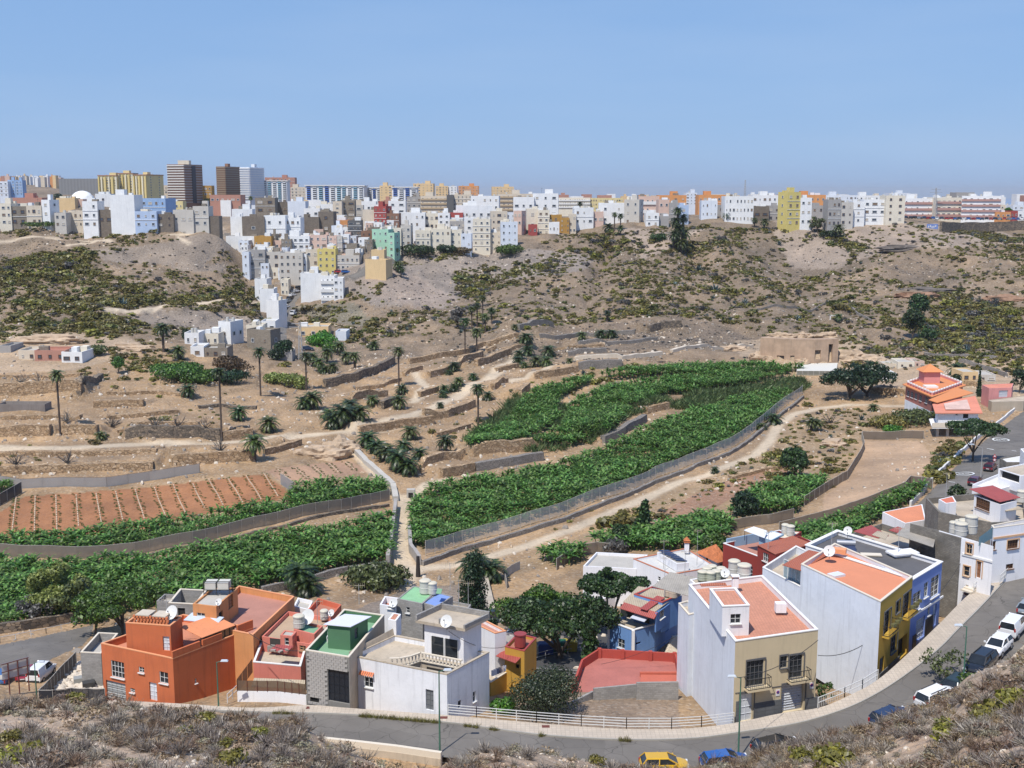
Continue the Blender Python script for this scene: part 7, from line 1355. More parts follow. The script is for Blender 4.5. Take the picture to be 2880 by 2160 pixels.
[palmpx(x,yb,yt,R,l,tr=.7)for x,yb,yt,R,l in((1905,690,592,3.4,'highest palm of the dark shaggy palm column on the crest slope'),(1900,690,622,4.4,'second palm of the dark shaggy palm column'),(1920,690,612,3.8,'right upper palm of the dark shaggy palm column'),(1908,700,642,4.8,'middle palm of the dark shaggy palm column'),(1925,705,655,4.4,'right lower palm of the dark shaggy palm column'),(1895,700,660,4.4,'left lower palm of the dark shaggy palm column'),(1915,712,682,4.6,'lowest palm of the dark shaggy palm column'))];tree(1850,680,'bush',4.5,4.5,'laurel','dark green bush left of the column trees',0,900,.6);tree(2335,668,'bush',6.0,3.5,'laurel','dark shrubs round the big palm on the slope',0,1000,.6);tree(2300,655,'loose',4.5,9,'olive','half dry tree below the orange house',.2,900,.6)
tree(2578,905,'round',4.5,6,'laurel','upper dark tree of the clump in the right hand scrub',.3,1500,.6);tree(2565,955,'round',4.5,6,'laurel','tall dark tree clump in the right hand scrub',.3,1900,.6);tree(2610,960,'bush',4.0,5,'laurel','low dark shrub right of the tall clump',0,800,.5);tree(1290,925,'loose',3.6,9,'grey','bare grey tree beside the tall palm group',.2,900,.45);tree(1175,716,'bush',11.0,4.5,'laurel','dark hedge under the cream row on the cliff edge',0,2000,.6);tree(1440,715,'bush',9,4.5,'green','green hedge below the white corner house',0,1800,.6);tree(1250,712,'bush',7,4,'dark','dark bushes by the long cream house',0,1200,.6);tree(1300,714,'bush',5,3,'rust','reddish bush by the white lower floor',0,700,.6)
for i,(x,y,R,h,l)in enumerate([(455,590,9,10,'dark tree left of the striped tower'),(530,600,10,12,'dark trees right of the foot of the striped tower'),(560,598,9,10,'dark tree by the ochre school'),(585,600,9,12,'dark tree below the brown tower'),(612,596,9,9,'tree below the brown tower, right side'),(640,600,10,8,'tree left of the rightmost tower'),(690,600,10,8,'tree below the rightmost tower'),(165,575,10,9,'dark tree behind the houses left of the dome'),(835,572,9,9,'dark tree left of the wide blue slab'),(880,570,9,7,'tree below the wide blue slab'),(1040,580,12,12,'dark tree group before the lower slab'),(1075,590,10,10,'dark tree right of that group'),(1010,585,9,8,'tree behind the narrow towers'),(2585,602,10,6,'dark tree below the leftmost pink balconied block'),(2560,600,8,6,'dark tree by the cream corner house'),(2730,612,4,4,'small tree by the parked cars, left'),(2760,612,4,4,'small tree by the parked cars, middle'),(2835,610,5,5,'dark round tree by the parked cars, right'),(1185,590,4,10,'dark shrub before the grey and white house'),(60,634,14,4,'green garden hedge below the cream house'),(110,636,12,4,'green garden hedge below the beige house')]):
 tree(x,y,'round' if R<12 else 'bush',R*.55 if R<12 else R,h*.5,'dark' if y<610 else 'green',l,0,700,.9)
# scattered plants -------------------------------------
def bushmesh(name,seed,mat,n=110,size=.3,flat=.62,bl=7):
 r=np.random.default_rng(seed);b=[(r.uniform(-.5,.5),r.uniform(-.5,.5),.25+.2*r.random(),.5,.5,.38)for _ in range(bl)];V_,F_=leafcloud(b,n,size,seed=seed,up=.6);V_[:,2]*=flat*1.3;return npmesh(name,V_,F_,mat)
def twigmesh(name,seed,mat,n=46,L=.7):
 r=np.random.default_rng(seed);V_=[];F_=[]
 for i in range(n):
  a=r.uniform(0,6.28);e=r.uniform(.25,1.35);d=np.array([math.cos(a)*math.cos(e),math.sin(a)*math.cos(e),math.sin(e)]);l=L*r.uniform(.5,1.1);p0=r.normal(size=3)*.06;p0[2]=0;p1=p0+d*l*.6;w_=.014*L/.7;s=np.cross(d,r.normal(size=3));s/=np.linalg.norm(s)
  b=len(V_);V_+=[p0-s*w_*1.4,p0+s*w_*1.4,p1+s*w_,p1-s*w_];F_.append((b,b+1,b+2,b+3))
  for k in range(3):d2=d+r.normal(size=3)*.45;d2[2]=abs(d2[2]);p2=p1+d2*l*.4;b=len(V_);V_+=[p1-s*w_,p1+s*w_,p2+s*w_*.6,p2-s*w_*.6];F_.append((b,b+1,b+2,b+3))
 return npmesh(name,V_,F_,mat)
def bananamesh(seed):
 r=np.random.default_rng(seed);V_=[];F_=[];nl=11
 for k in range(nl):
  az=k*2.4+r.uniform(-.3,.3);el=1.38-.8*(k/nl)+r.uniform(-.12,.12);l=r.uniform(1.5,2.2);hd=np.array([math.cos(az),math.sin(az),0]);sd_=np.array([-math.sin(az),math.cos(az),0.]);p=np.array([0,0,1.15+.3*(1-k/nl)]);a=el;ns=5;w_=[.04,.16,.21,.2,.15,.02];prev=None
  for i in range(ns+1):
   ww=w_[i]*r.uniform(.85,1.15);fold=np.array([0,0,.35*ww]);cur=[p-sd_*ww+fold,p.copy(),p+sd_*ww+fold]
   if prev is not None:b=len(V_);V_+=prev+cur;F_+=[(b,b+1,b+4,b+3),(b+1,b+2,b+5,b+4)]
   prev=cur;p=p+(hd*math.cos(a)+np.array([0,0,1.])*math.sin(a))*l/ns;a-=.3
 for k in range(5):a=k*1.2566;b=len(V_);V_+=[np.array([.11*math.cos(a),.11*math.sin(a),-.3]),np.array([.11*math.cos(a+1.26),.11*math.sin(a+1.26),-.3]),np.array([.07*math.cos(a+1.26),.07*math.sin(a+1.26),1.3]),np.array([.07*math.cos(a),.07*math.sin(a),1.3])];F_.append((b,b+1,b+2,b+3))
 return npmesh('banana_plant',V_,F_,BANM)
BANM=leafmat('banana_leaf',(.06,.135,.022),(.20,.35,.075),gloss=.5,trans=.3)
def rockmesh(seed,mat):
 r=np.random.default_rng(seed);bm=bmesh.new();bmesh.ops.create_icosphere(bm,subdivisions=1,radius=.5)
 for v in bm.verts:v.co=v.co*r.uniform(.7,1.15);v.co.z*=.6
 me=bpy.data.meshes.new('rock');bm.to_mesh(me);bm.free();me.materials.append(mat);return me
def gn_scatter(name,label,cat,pts,rot,scl,idx,sources,group=None):
 me=bpy.data.meshes.new(name);n=len(pts);me.vertices.add(n);me.vertices.foreach_set('co',np.asarray(pts,np.float32).ravel())
 a=me.attributes.new('rot','FLOAT_VECTOR','POINT');a.data.foreach_set('vector',np.asarray(rot,np.float32).ravel());a=me.attributes.new('scl','FLOAT','POINT');a.data.foreach_set('value',np.asarray(scl,np.float32));a=me.attributes.new('idx','INT','POINT');a.data.foreach_set('value',np.asarray(idx,np.int32))
 o=link(bpy.data.objects.new(name,me));tag(o,label,cat,group,'stuff');ng=bpy.data.node_groups.new('scatter_'+name,'GeometryNodeTree');ng.interface.new_socket('Geometry',in_out='INPUT',socket_type='NodeSocketGeometry');ng.interface.new_socket('Geometry',in_out='OUTPUT',socket_type='NodeSocketGeometry')
 N=ng.nodes;Lk=ng.links.new;gi=N.new('NodeGroupInput');go=N.new('NodeGroupOutput');J=N.new('GeometryNodeJoinGeometry')
 def at(nm,ty):x=N.new('GeometryNodeInputNamedAttribute');x.data_type=ty;x.inputs['Name'].default_value=nm;return x.outputs['Attribute']
 er=N.new('FunctionNodeEulerToRotation');Lk(at('rot','FLOAT_VECTOR'),er.inputs[0]);sc=at('scl','FLOAT');ix=at('idx','INT')
 for k,src in enumerate(sources):
  oi=N.new('GeometryNodeObjectInfo');oi.inputs['Object'].default_value=src;oi.inputs['As Instance'].default_value=True;cm=N.new('FunctionNodeCompare');cm.data_type='INT';cm.operation='EQUAL';Lk(ix,cm.inputs[2]);cm.inputs[3].default_value=k
  ip=N.new('GeometryNodeInstanceOnPoints');Lk(gi.outputs[0],ip.inputs['Points']);Lk(cm.outputs[0],ip.inputs['Selection']);Lk(oi.outputs['Geometry'],ip.inputs['Instance']);Lk(er.outputs[0],ip.inputs['Rotation']);Lk(sc,ip.inputs['Scale']);Lk(ip.outputs[0],J.inputs[0])
 Lk(J.outputs[0],go.inputs[0]);m=o.modifiers.new('scatter','NODES');m.node_group=ng;return o
def spread(name,label,cat,group,pts,scl,meshes,rest_name,rest_label,nmax=300,tilt=.12,idx=None,fn=None):
 """the plants that show largest become individuals, the rest one object"""
 pts=np.asarray(pts);n=len(pts);idx=RNG.integers(0,len(meshes),n)if idx is None else idx;rot=np.stack([RU(-tilt,tilt,n),RU(-tilt,tilt,n),RU(0,6.28,n)],-1);order=np.argsort(-scl/pts[:,1]);srcs=[None]*len(meshes);keep=list(order[:nmax])
 for k in range(len(meshes)):
  if not any(idx[i]==k for i in keep):j=next((i for i in order if idx[i]==k),None);keep.append(j)if j is not None else None
 for i in keep:
  o=link(bpy.data.objects.new(name,meshes[idx[i]]));o.location=pts[i];o.rotation_euler=rot[i];o.scale=(scl[i],)*3;tag(o,(label[idx[i]]if isinstance(label,list)else label),cat,(group[idx[i]]if isinstance(group,list)else group))
  if srcs[idx[i]]is None:srcs[idx[i]]=o
 ks=set(keep);rest=np.array([i for i in range(n)if i not in ks],int)
 if len(rest):gn_scatter(rest_name,rest_label,cat,pts[rest],rot[rest],scl[rest],idx[rest],srcs)
# bananas
BF=[[(-60,1590),(217,1600),(304,1592),(434,1578),(597,1552),(814,1512),(1100,1468),(1108,1500),(1094,1585),(993,1595),(884,1622),(732,1658),(597,1692),(477,1705),(250,1738),(-60,1775)],
 [(-60,1533),(217,1518),(304,1502),(400,1500),(450,1482),(651,1455),(800,1425),(830,1385),(922,1372),(1080,1366),(1088,1398),(814,1452),(543,1517),(380,1549),(217,1560),(-60,1552)],
 [(1158,1430),(1215,1385),(1337,1362),(1527,1330),(1617,1307),(1726,1264),(1842,1204),(1950,1168),(2122,1117),(2235,1106),(2160,1172),(2050,1250),(1900,1306),(1843,1332),(1572,1440),(1436,1480),(1200,1546),(1156,1540)],
 [(1309,1250),(1420,1197),(1480,1132),(1500,1107),(1649,1072),(1676,1072),(1575,1120),(1560,1160),(1572,1190),(1490,1238),(1330,1262)],
 [(1596,1152),(1700,1100),(1830,1078),(1950,1068),(2100,1060),(2210,1060),(2100,1088),(1960,1108),(1880,1112),(1800,1140),(1745,1188),(1690,1232),(1605,1258),(1490,1260),(1590,1212)],
 [(1682,1062),(1790,1047),(1950,1037),(2120,1033),(2262,1042),(2215,1054),(1950,1060),(1800,1066),(1700,1072)],[(1886,1013),(1895,990),(2125,983),(2140,1003),(1950,1014)],
 [(2110,1405),(2180,1372),(2330,1362),(2262,1420),(2242,1445),(2100,1452),(2050,1455)],[(1672,1535),(1722,1520),(1880,1490),(2010,1455),(2058,1488),(2030,1530),(1980,1548),(1700,1552)],
 [(2210,1520),(2400,1462),(2560,1388),(2606,1380),(2572,1410),(2440,1480),(2400,1530),(2300,1560),(2230,1550)],[(1512,1572),(1560,1560),(1640,1560),(1636,1585),(1560,1595)],[(-60,1378),(30,1366),(40,1385),(-60,1400)]]
nb_=170000;aa=RU(-.5,.5,nb_);yy=np.sqrt(RU(150**2,345**2,nb_));xx=aa*yy;zz_=H(xx,yy);px_,py_=proj(xx,yy,zz_)
def thin(x,y,idx,dmin):
 cell={};out=[]
 for i in idx:
  k=(int(x[i]//dmin),int(y[i]//dmin));ok=True
  for u in(-1,0,1):
   for v in(-1,0,1):
    for j in cell.get((k[0]+u,k[1]+v),()):
     if(x[i]-x[j])**2+(y[i]-y[j])**2<dmin*dmin:ok=False;break
    if not ok:break
   if not ok:break
  if ok:cell.setdefault(k,[]).append(i);out.append(i)
 return np.array(out,int)
m=np.zeros(nb_,bool)
for pl in BF:m|=inpoly(px_,py_,pl)
sel=thin(xx,yy,np.nonzero(m)[0],.86);print('bananas',len(sel))
sc_=RU(.68,1.05,len(sel))*np.where(fbm(xx[sel]/14,yy[sel]/14,2)>.25,.8,1.0)
spread('banana_plant','banana plant with broad arching green leaves packed in the plantation','banana plant','banana plants in the valley plantation',np.stack([xx[sel],yy[sel],zz_[sel]],-1),sc_,[bananamesh(s)for s in(1,2,3,4)],'banana_plantation','dense dark green banana plantation covering the valley floor behind the nearest plants',tilt=.15)
# hillside scrub
CL=[(-60,640),(600,648),(640,712),(700,795),(780,915),(800,985),(830,860),(900,852),(970,848),(1010,765),(1020,795),(1100,795),(1115,750),(1150,716),(1460,716),(1560,662),(1900,640),(2300,645),(2560,630),(2640,655),(3000,660)]
nb_=190000;aa=RU(-.5,.5,nb_);yy=np.sqrt(RU(205**2,700**2,nb_));xx=aa*yy;zz_=H(xx,yy);px_,py_=proj(xx,yy,zz_);vis=py_>np.interp(px_,[c[0]for c in CL],[c[1]for c in CL])
DENSE=[[(-60,742),(50,732),(100,705),(190,695),(270,702),(270,732),(400,742),(560,742),(600,700),(650,720),(690,790),(690,840),(560,862),(430,860),(300,882),(300,900),(500,905),(500,925),(250,960),(240,935),(-60,945)],[(210,652),(290,640),(440,655),(492,676),(400,690),(290,690),(220,672)],[(300,925),(480,918),(700,925),(700,900),(600,892),(520,905),(330,900)],
 [(1650,680),(1790,665),(1810,700),(1800,740),(1720,760),(1650,720)],[(1830,690),(1930,690),(2000,660),(2090,650),(2100,690),(1960,720),(1880,740)],[(2160,670),(2200,670),(2262,720),(2250,740),(2190,700)],[(2380,680),(2440,690),(2400,760),(2360,790),(2290,800),(2300,770),(2370,740)],[(2660,640),(2880,665),(2900,690),(2700,670)],[(1280,760),(1330,755),(1380,790),(1370,840),(1300,850),(1280,800)],[(1000,870),(1250,860),(1250,940),(1100,950),(1020,930)],[(2450,860),(2700,850),(2900,850),(2900,960),(2700,1000),(2500,960),(2300,930),(2200,900),(2300,850)]]
BARE=[[(1000,760),(1080,800),(1060,840),(1130,880),(1180,870),(1270,830),(1290,760),(1460,730),(1600,700),(1550,680),(1110,760)],[(970,850),(1010,840),(1100,870),(1080,900),(1000,890)],[(400,690),(500,672),(640,645),(650,700),(560,740),(290,735)],[(480,745),(650,735),(640,765),(500,760)],[(300,868),(420,872),(560,888),(700,900),(600,915),(420,893)],[(330,905),(520,870),(700,890),(720,922),(600,930)],[(2230,680),(2380,700),(2330,760),(2250,790),(2200,720)],[(1880,640),(1960,650),(1900,690),(1860,680)],[(2510,720),(2620,720),(2680,780),(2560,800),(2500,780)],[(-60,660),(180,668),(170,700),(60,720),(-60,730)],[(-60,680),(300,676),(280,700),(100,705)],[(1250,945),(1900,890),(2140,930),(2140,1010),(1250,1050)]]
bare_=np.zeros(nb_,bool);de=np.zeros(nb_);nz_=fbm(xx/26,yy/34,4);nz2=fbm(xx/9,yy/10,3)
hillm=(py_<965)
de[hillm]=np.clip(.12+nz_[hillm]*.9+nz2[hillm]*.55,.04,.85)
rt=hillm&(px_>1250);de[rt]=np.clip(.22+nz_[rt]*.9+nz2[rt]*.6,.08,.95)
for pl in DENSE:k=inpoly(px_+nz2*18,py_+nz2*8,pl);de[k]=np.clip(.58+nz_[k]*1.3+nz2[k]*.5,.06,.95)
for pl in BARE:k=inpoly(px_+nz2*14,py_+nz2*6,pl);de[k]=.11;bare_[k]=True
for pl in([(300,985),(420,960),(520,1010),(480,1060),(330,1040)],[(1900,880),(2140,930),(2560,960),(2880,980),(2900,1060),(2600,1040),(2350,1040),(2350,950),(2140,930)],[(740,880),(900,880),(1000,930),(1000,960),(820,920)]):k=inpoly(px_,py_,pl);de[k]=np.maximum(de[k],.35+nz_[k]*.5)
lowp=~hillm;de[lowp]=np.maximum(de[lowp],np.clip(nz_[lowp]*.15-.02,0,.05))
for pl,v in(([(1190,1640),(1500,1560),(1800,1430),(2120,1270),(2300,1150),(2440,1150),(2430,1230),(2380,1320),(2240,1380),(2000,1400),(1700,1540),(1240,1680)],.16),([(2640,1250),(2740,1150),(2800,1180),(2720,1260),(2620,1390),(2600,1330)],.8),([(1640,1480),(1760,1440),(1800,1500),(1680,1540)],.7),([(1200,1600),(1420,1540),(1700,1420),(1720,1440),(1450,1570),(1230,1620)],.3),([(740,1680),(1000,1680),(1120,1720),(900,1760),(740,1720)],.8)):k=inpoly(px_,py_,pl);de[k]=np.maximum(de[k],v+nz_[k]*.5)
pd_=np.full(nb_,1e9)
for wl,hw in PATHL:pd_=np.minimum(pd_,polydist(xx,yy,wl)-hw)
bad=(pd_<.6)
for nm in('soil_field','sown_field','asphalt_road','sandy_field'):
 for pl in ZONES[nm][1]:bad|=inpoly(px_,py_,pl)
for pl in BF:bad|=inpoly(px_,py_,pl)
for pl in([(500,930),(780,900),(990,930),(990,960),(820,1010),(520,1005)],[(2540,1080),(2900,1060),(2900,1240),(2640,1240),(2540,1150)],[(2125,945),(2365,945),(2365,1060),(2125,1040)],[(60,975),(260,975),(260,1025),(60,1025)]):bad|=inpoly(px_,py_,pl)
acc=vis&~bad&(RNG.random(nb_)<de);ids=np.nonzero(acc)[0];ids=thin(xx,yy,ids,1.05);ids=ids[:19000];print('scrub',len(ids))
sc_=(.6+RNG.exponential(.42,len(ids)).clip(0,1.9))*(1+.45*(de[ids]>.6))*np.where(py_[ids]>1100,.75,1.0);typ=RNG.random(len(ids));idx_=np.where(typ<.50,0,np.where(typ<.66,1,np.where(typ<.84,2,np.where(typ<.97,3,4))))
idx_=np.where(bare_[ids],3,idx_);sc_=np.where(bare_[ids],sc_*.45,sc_);idx_=np.where((px_[ids]<720)&~bare_[ids]&(idx_>=3)&(RNG.random(len(ids))<.7),0,idx_)
def agavemesh():
 V_=[];F_=[]
 for k in range(18):az=k*2.4;e=.35+.9*(1-k/18);d=np.array([math.cos(az)*math.cos(e),math.sin(az)*math.cos(e),math.sin(e)]);s=np.array([-math.sin(az),math.cos(az),0])*.09;b=len(V_);V_+=[-s,s,d*.6+s*1.2,d*1.1];F_.append((b,b+1,b+2,b+3));b=len(V_);V_+=[-s,d*.6+s*1.2,d*1.1,d*.6-s*1.2];F_.append((b,b+1,b+2,b+3))
 return npmesh('agave',V_,F_,LV['agave'])
spread('scrub_bush',['olive yellow spurge bush on the dry valley slope','dark green bush on the dry valley slope','yellow green spurge bush on the dry valley slope','dry grey brown bush on the valley slope','grey blue agave rosette on the dry valley slope'],'bush',['olive bushes on the slopes','dark green bushes on the slopes','yellow green bushes on the slopes','dry bushes on the slopes','agaves on the slopes'],
 np.stack([xx[ids],yy[ids],zz_[ids]-.1],-1),sc_,[bushmesh('scrub_bush',1,LV['scrub']),bushmesh('scrub_bush',2,LV['scrub2']),bushmesh('scrub_bush',3,LV['yellow']),bushmesh('scrub_bush',4,LV['grey'],90,.26),agavemesh()],'hillside_scrub','dense low olive scrub covering the far valley slopes',idx=idx_)
bt=twigmesh('bare_tree',77,LV['grey'],26,1.0)
for i,(x,y,l)in enumerate([(186,1188,'leftmost bare grey tree on the left terraces'),(315,1200,'bare grey tree right of the small low palm'),(438,1205,'bare grey tree above the long dark wall, left'),(500,1208,'bare grey tree above the long dark wall, middle'),(577,1212,'bare grey tree above the long dark wall, right'),(45,1305,'bare grey tree on the lowest left terrace'),(190,1308,'second bare grey tree on the lowest left terrace'),(110,1080,'bare grey tree in the row under the ruins'),(60,1078,'left bare grey tree in the row under the ruins'),(240,1082,'right bare grey tree under the ruins'),(620,1268,'dark dry bush on the wide path edge'),(2335,1190,'bare grey tree in the dry field')]):
 o=link(bpy.data.objects.new('bare_tree',bt));o.location=T(x,y);o.scale=(2.6,)*3;o.rotation_euler=(0,0,i);tag(o,l,'tree')
# reeds among the banana terraces
RE=[[(1960,1110),(2250,1068),(2275,1090),(2240,1108),(2120,1112),(1950,1160),(1880,1148)],[(1400,1170),(1450,1120),(1480,1130),(1440,1190),(1380,1230),(1310,1240)],[(1580,1150),(1600,1140),(1590,1210),(1560,1215)],[(1640,1215),(1750,1150),(1880,1120),(1880,1132),(1760,1180),(1660,1250)],[(1480,1262),(1590,1262),(1590,1272),(1480,1272)]]
nb_=60000;aa=RU(-.1,.3,nb_);yy=RU(240,330,nb_);xx=aa*yy;zz_=H(xx,yy);px_,py_=proj(xx,yy,zz_);m=np.zeros(nb_,bool)
for pl in RE:m|=inpoly(px_,py_,pl)
def reedmesh(seed,mat):
 r=np.random.default_rng(seed);V_=[];F_=[]
 for i in range(26):a=r.uniform(0,6.28);e=r.uniform(.9,1.5);d=np.array([math.cos(a)*math.cos(e),math.sin(a)*math.cos(e),math.sin(e)]);l=r.uniform(1.2,2.4);s=np.cross(d,r.normal(size=3));s=s/np.linalg.norm(s)*.05;p=r.normal(size=3)*.3;p[2]=0;b=len(V_);V_+=[p-s,p+s,p+d*l*.6+s*1.4,p+d*l+np.array([0,0,-.2])+d*np.array([1,1,0])*.5];F_.append((b,b+1,b+2,b+3))
 return npmesh('reed_tuft',V_,F_,mat)
REEDM=leafmat('reed_leaf',(.06,.10,.03),(.22,.28,.11),trans=.2);sel=thin(xx,yy,np.nonzero(m)[0],.9)
spread('reed_tuft','tall grey green reed tuft between the banana terraces','reeds','reeds between the banana terraces',np.stack([xx[sel],yy[sel],zz_[sel]],-1),RU(.7,1.3,len(sel)),[reedmesh(1,REEDM),reedmesh(2,REEDM)],'reeds','tall grey green reeds between the banana terraces',nmax=60)
# stones on the slopes
RK=[plaster('rock_tan',(.50,.38,.26),.2,.2),plaster('rock_grey',(.27,.235,.20),.2,.2),plaster('rock_pale',(.62,.54,.44),.15,.2)]
RM=[rockmesh(s,RK[s%3])for s in range(6)]
def stones(n,fn,a0,a1,y0,y1,den,smin,smax,name,lab,nmax=0):
 a=RU(a0,a1,n);y=np.sqrt(RU(y0**2,y1**2,n));x=a*y;z=fn(x,y);px,py=proj(x,y,z);k=RNG.random(n)<den(px,py,x,y);idx=RNG.integers(0,6,n);s=smin+(smax-smin)*RNG.random(n)**4
 p=np.stack([x,y,z],-1)[k];idx=idx[k];s=s[k];order=np.argsort(-s);keep=[];srcs=[None]*6
 for i in order:
  if srcs[idx[i]]is None or len(keep)<nmax:o=link(bpy.data.objects.new('boulder',RM[idx[i]]));o.location=p[i];o.scale=(s[i],)*3;tag(o,lab+', one of the larger ones','boulder','boulders, '+name);srcs[idx[i]]=srcs[idx[i]]or o;keep.append(i)
  if len(keep)>=nmax and all(srcs):break
 r_=np.setdiff1d(np.arange(len(p)),keep);gn_scatter(name,lab,'stones',p[r_],np.stack([RU(0,6,len(r_))]*3,-1),s[r_],idx[r_],srcs)
def den1(px,py,x,y):
 d=np.clip(.25+fbm(x/12,y/12,3)*.9,.02,.9)*(py>np.interp(px,[c[0]for c in CL],[c[1]for c in CL]))
 for pl in BF:d[inpoly(px,py,pl)]=0
 for nm in('soil_field','sown_field','asphalt_road'):
  for pl in ZONES[nm][1]:d[inpoly(px,py,pl)]=0
 for wl,hw in PATHL:d[polydist(x,y,wl)<hw]=0
 for wl,h,lk in _TWW:
  d[(polydist(x,y,wl)<2.2)&(py>900)]=.95
 d*=(y<560);return d
stones(80000,H,-.5,.5,120,560,den1,.22,1.5,'valley_stones','loose pale and grey stones strewn over the valley slopes',40)
# near hillside: dry shrubs, tufts, stones, spurge clumps
nb_=60000;aa=RU(-.5,.5,nb_);yy=np.sqrt(RU(40**2,79**2,nb_));xx=aa*yy;zz_=NH(xx,yy);px_,py_=proj(xx,yy,zz_);crest=np.interp(px_,cx,cy);m=(py_>crest-70)&(yy<76)&(py_<2230)&(polydist(px_,py_,NPATH)>17)
dn=np.clip(.27+fbm(xx/5,yy/5,3)*.9,.04,.9)*np.where((px_>620)&(px_<1300),.35,1)*np.where((px_>1300)&(px_<2100),.55,1);m&=RNG.random(nb_)<dn
sel=thin(xx,yy,np.nonzero(m)[0],.42);print('near',len(sel));typ=RNG.random(len(sel));TW1=leafmat('dry_twig',(.18,.15,.125),(.44,.38,.31),trans=0);TW2=leafmat('brown_twig',(.17,.115,.075),(.38,.28,.19),trans=0);GR=leafmat('straw_grass',(.26,.19,.10),(.50,.38,.22),trans=.2)
def tuft(seed,mat):
 r=np.random.default_rng(seed);V_=[];F_=[]
 for i in range(40):a=r.uniform(0,6.28);e=r.uniform(.5,1.4);d=np.array([math.cos(a)*math.cos(e),math.sin(a)*math.cos(e),math.sin(e)]);l=r.uniform(.2,.45);s=np.cross(d,r.normal(size=3));s=s/np.linalg.norm(s)*.012;p=r.normal(size=3)*.07;p[2]=0;b=len(V_);V_+=[p-s,p+s,p+d*l+s*.3,p+d*l-s*.3];F_.append((b,b+1,b+2,b+3))
 return npmesh('grass_tuft',V_,F_,mat)
ix=np.where(typ<.24,0,np.where(typ<.42,1,np.where(typ<.54,2,np.where(typ<.82,3,4))));s_=RU(.55,1.35,len(sel))*np.array([1,.9,.75,1,.55])[ix]
spread('dry_shrub',['grey leafless twiggy shrub on the near slope','brown leafless twiggy shrub on the near slope','rust brown dry bush on the near slope','straw coloured grass tuft on the near slope','greyish low bush on the near slope'],'shrub',['grey twiggy shrubs on the near slope','brown twiggy shrubs on the near slope','rust brown bushes on the near slope','straw tufts on the near slope','greyish bushes on the near slope'],
 np.stack([xx[sel],yy[sel],zz_[sel]-.04],-1),s_,[twigmesh('dry_shrub',1,TW1,60),twigmesh('dry_shrub',2,TW2,52),bushmesh('dry_shrub',7,leafmat('rust_dry',(.16,.105,.06),(.36,.25,.15),trans=0),150,.13),tuft(3,GR),bushmesh('dry_shrub',8,leafmat('dry_grey',(.17,.145,.09),(.36,.32,.21),trans=0),150,.13)],'dry_scrub','dry grey and brown scrub covering the near slope',idx=ix)
for i,(x,y,s,l)in enumerate([(2770,2025,1.15,'large yellow green spurge clump on the right slope'),(2865,1995,1.2,'yellow green spurge clump at the right edge'),(2805,1998,.75,'small spurge clump behind the large one'),(2670,2080,1.15,'yellow green spurge clump left of the large one'),(2250,2140,1.0,'spurge clump at the bottom right of the road bend'),(2340,2158,1.4,'wide spurge clump at the bottom edge'),(582,2035,.8,'bright yellow green spurge clump on the left slope'),(525,2070,.7,'spurge clump below the bright one on the left slope'),(632,2100,.55,'small spurge clump left of the road'),(725,2075,.7,'yellow shrub left of the hidden street'),(80,2125,.9,'spurge clump at the bottom left'),(215,1975,.8,'green spurge clump by the black fence'),(1680,2150,.7,'small yellow clump at the bottom centre'),(1362,2112,.45,'tiny yellow clump on the brown bank'),(30,2090,.8,'golden dry clump at the left edge'),(460,1988,.6,'yellow green clump by the crest below the orange red house'),(20,2150,1.0,'spurge clump in the bottom left corner'),(655,2150,.9,'spurge clump at the bottom edge left of the road')]):
 c=TN(x,y);o=link(bpy.data.objects.new('spurge',bushmesh('spurge',60+i,LV['yellow'],420,.17,.75,12)));o.location=c;o.scale=(s,)*3;o.rotation_euler=(0,0,i*1.3);tag(o,l,'plant')
def den2(px,py,x,y):return np.clip(.5+fbm(x/4,y/4,3),.1,1)*((py<2230)&(y<76))
stones(26000,NH,-.5,.5,40,79,den2,.05,.42,'near_stones','small pale and brown stones scattered on the near slope',12)
# ------------------------------------------------------------------ walls, fences, poles, cars
STM={'ochre':stonewall('ochre_stone',[(.36,.24,.13),(.50,.34,.20),(.27,.18,.10),(.62,.46,.30),(.42,.27,.14)],1.5,(.10,.065,.04)),'dark':stonewall('dark_stone',[(.10,.085,.07),(.20,.16,.12),(.34,.26,.18),(.13,.11,.09)],1.6),'grey':stonewall('grey_stone',[(.22,.20,.18),(.32,.29,.26),(.27,.24,.21)],2.8,(.08,.07,.06)),'pale':plaster('pale_wall',(.58,.50,.40),.15,.4)}
def resample(wl,step):
 out=[Vc((*wl[0],0))]
 for a,b in zip(wl,wl[1:]):
  a=Vc((*a[:2],0));b=Vc((*b[:2],0));n=max(1,round((b-a).length/step))
  for i in range(1,n+1):out.append(a.lerp(b,i/n))
 return out
def groundwall(name,label,wl,h,mat,t=.6,kind='wall',step=1.6,jit=.08,fn=None,foot=None,cap=None):
 p=resample(wl,step);zz=(fn or H)(np.array([q.x for q in p]),np.array([q.y-.5 for q in p]));c=p[0];root=thing(name,label,kind,(c.x,c.y,float(zz[0])));mb=MB();mc=MB();n_=len(p)
 for i in range(n_-1):
  a,b=p[i],p[i+1];d=(b-a).normalized();n=Vc((-d.y,d.x,0));za,zb_=zz[i],zz[i+1];ja,jb=((i*37%11)/11-.5)*2*jit,(((i+1)*37%11)/11-.5)*2*jit
  A=Vc((a.x,a.y,za-1.2));B=Vc((b.x,b.y,zb_-1.2));A1=Vc((a.x,a.y,za+h+.12+ja));B1=Vc((b.x,b.y,zb_+h+.12+jb));A2=A1+n*t;B2=B1+n*t;mb.quad(A,B,B1,A1);mb.quad(A1,B1,B2,A2);mb.quad(B+n*t,A+n*t,A2,B2)
  if i==0:mb.quad(A+n*t,A,A1,A2)
  if i==n_-2:mb.quad(B,B+n*t,B2,B1)
 mb.build('stone_face' if 'stone' in mat.name else 'wall_face',mat,root);return root
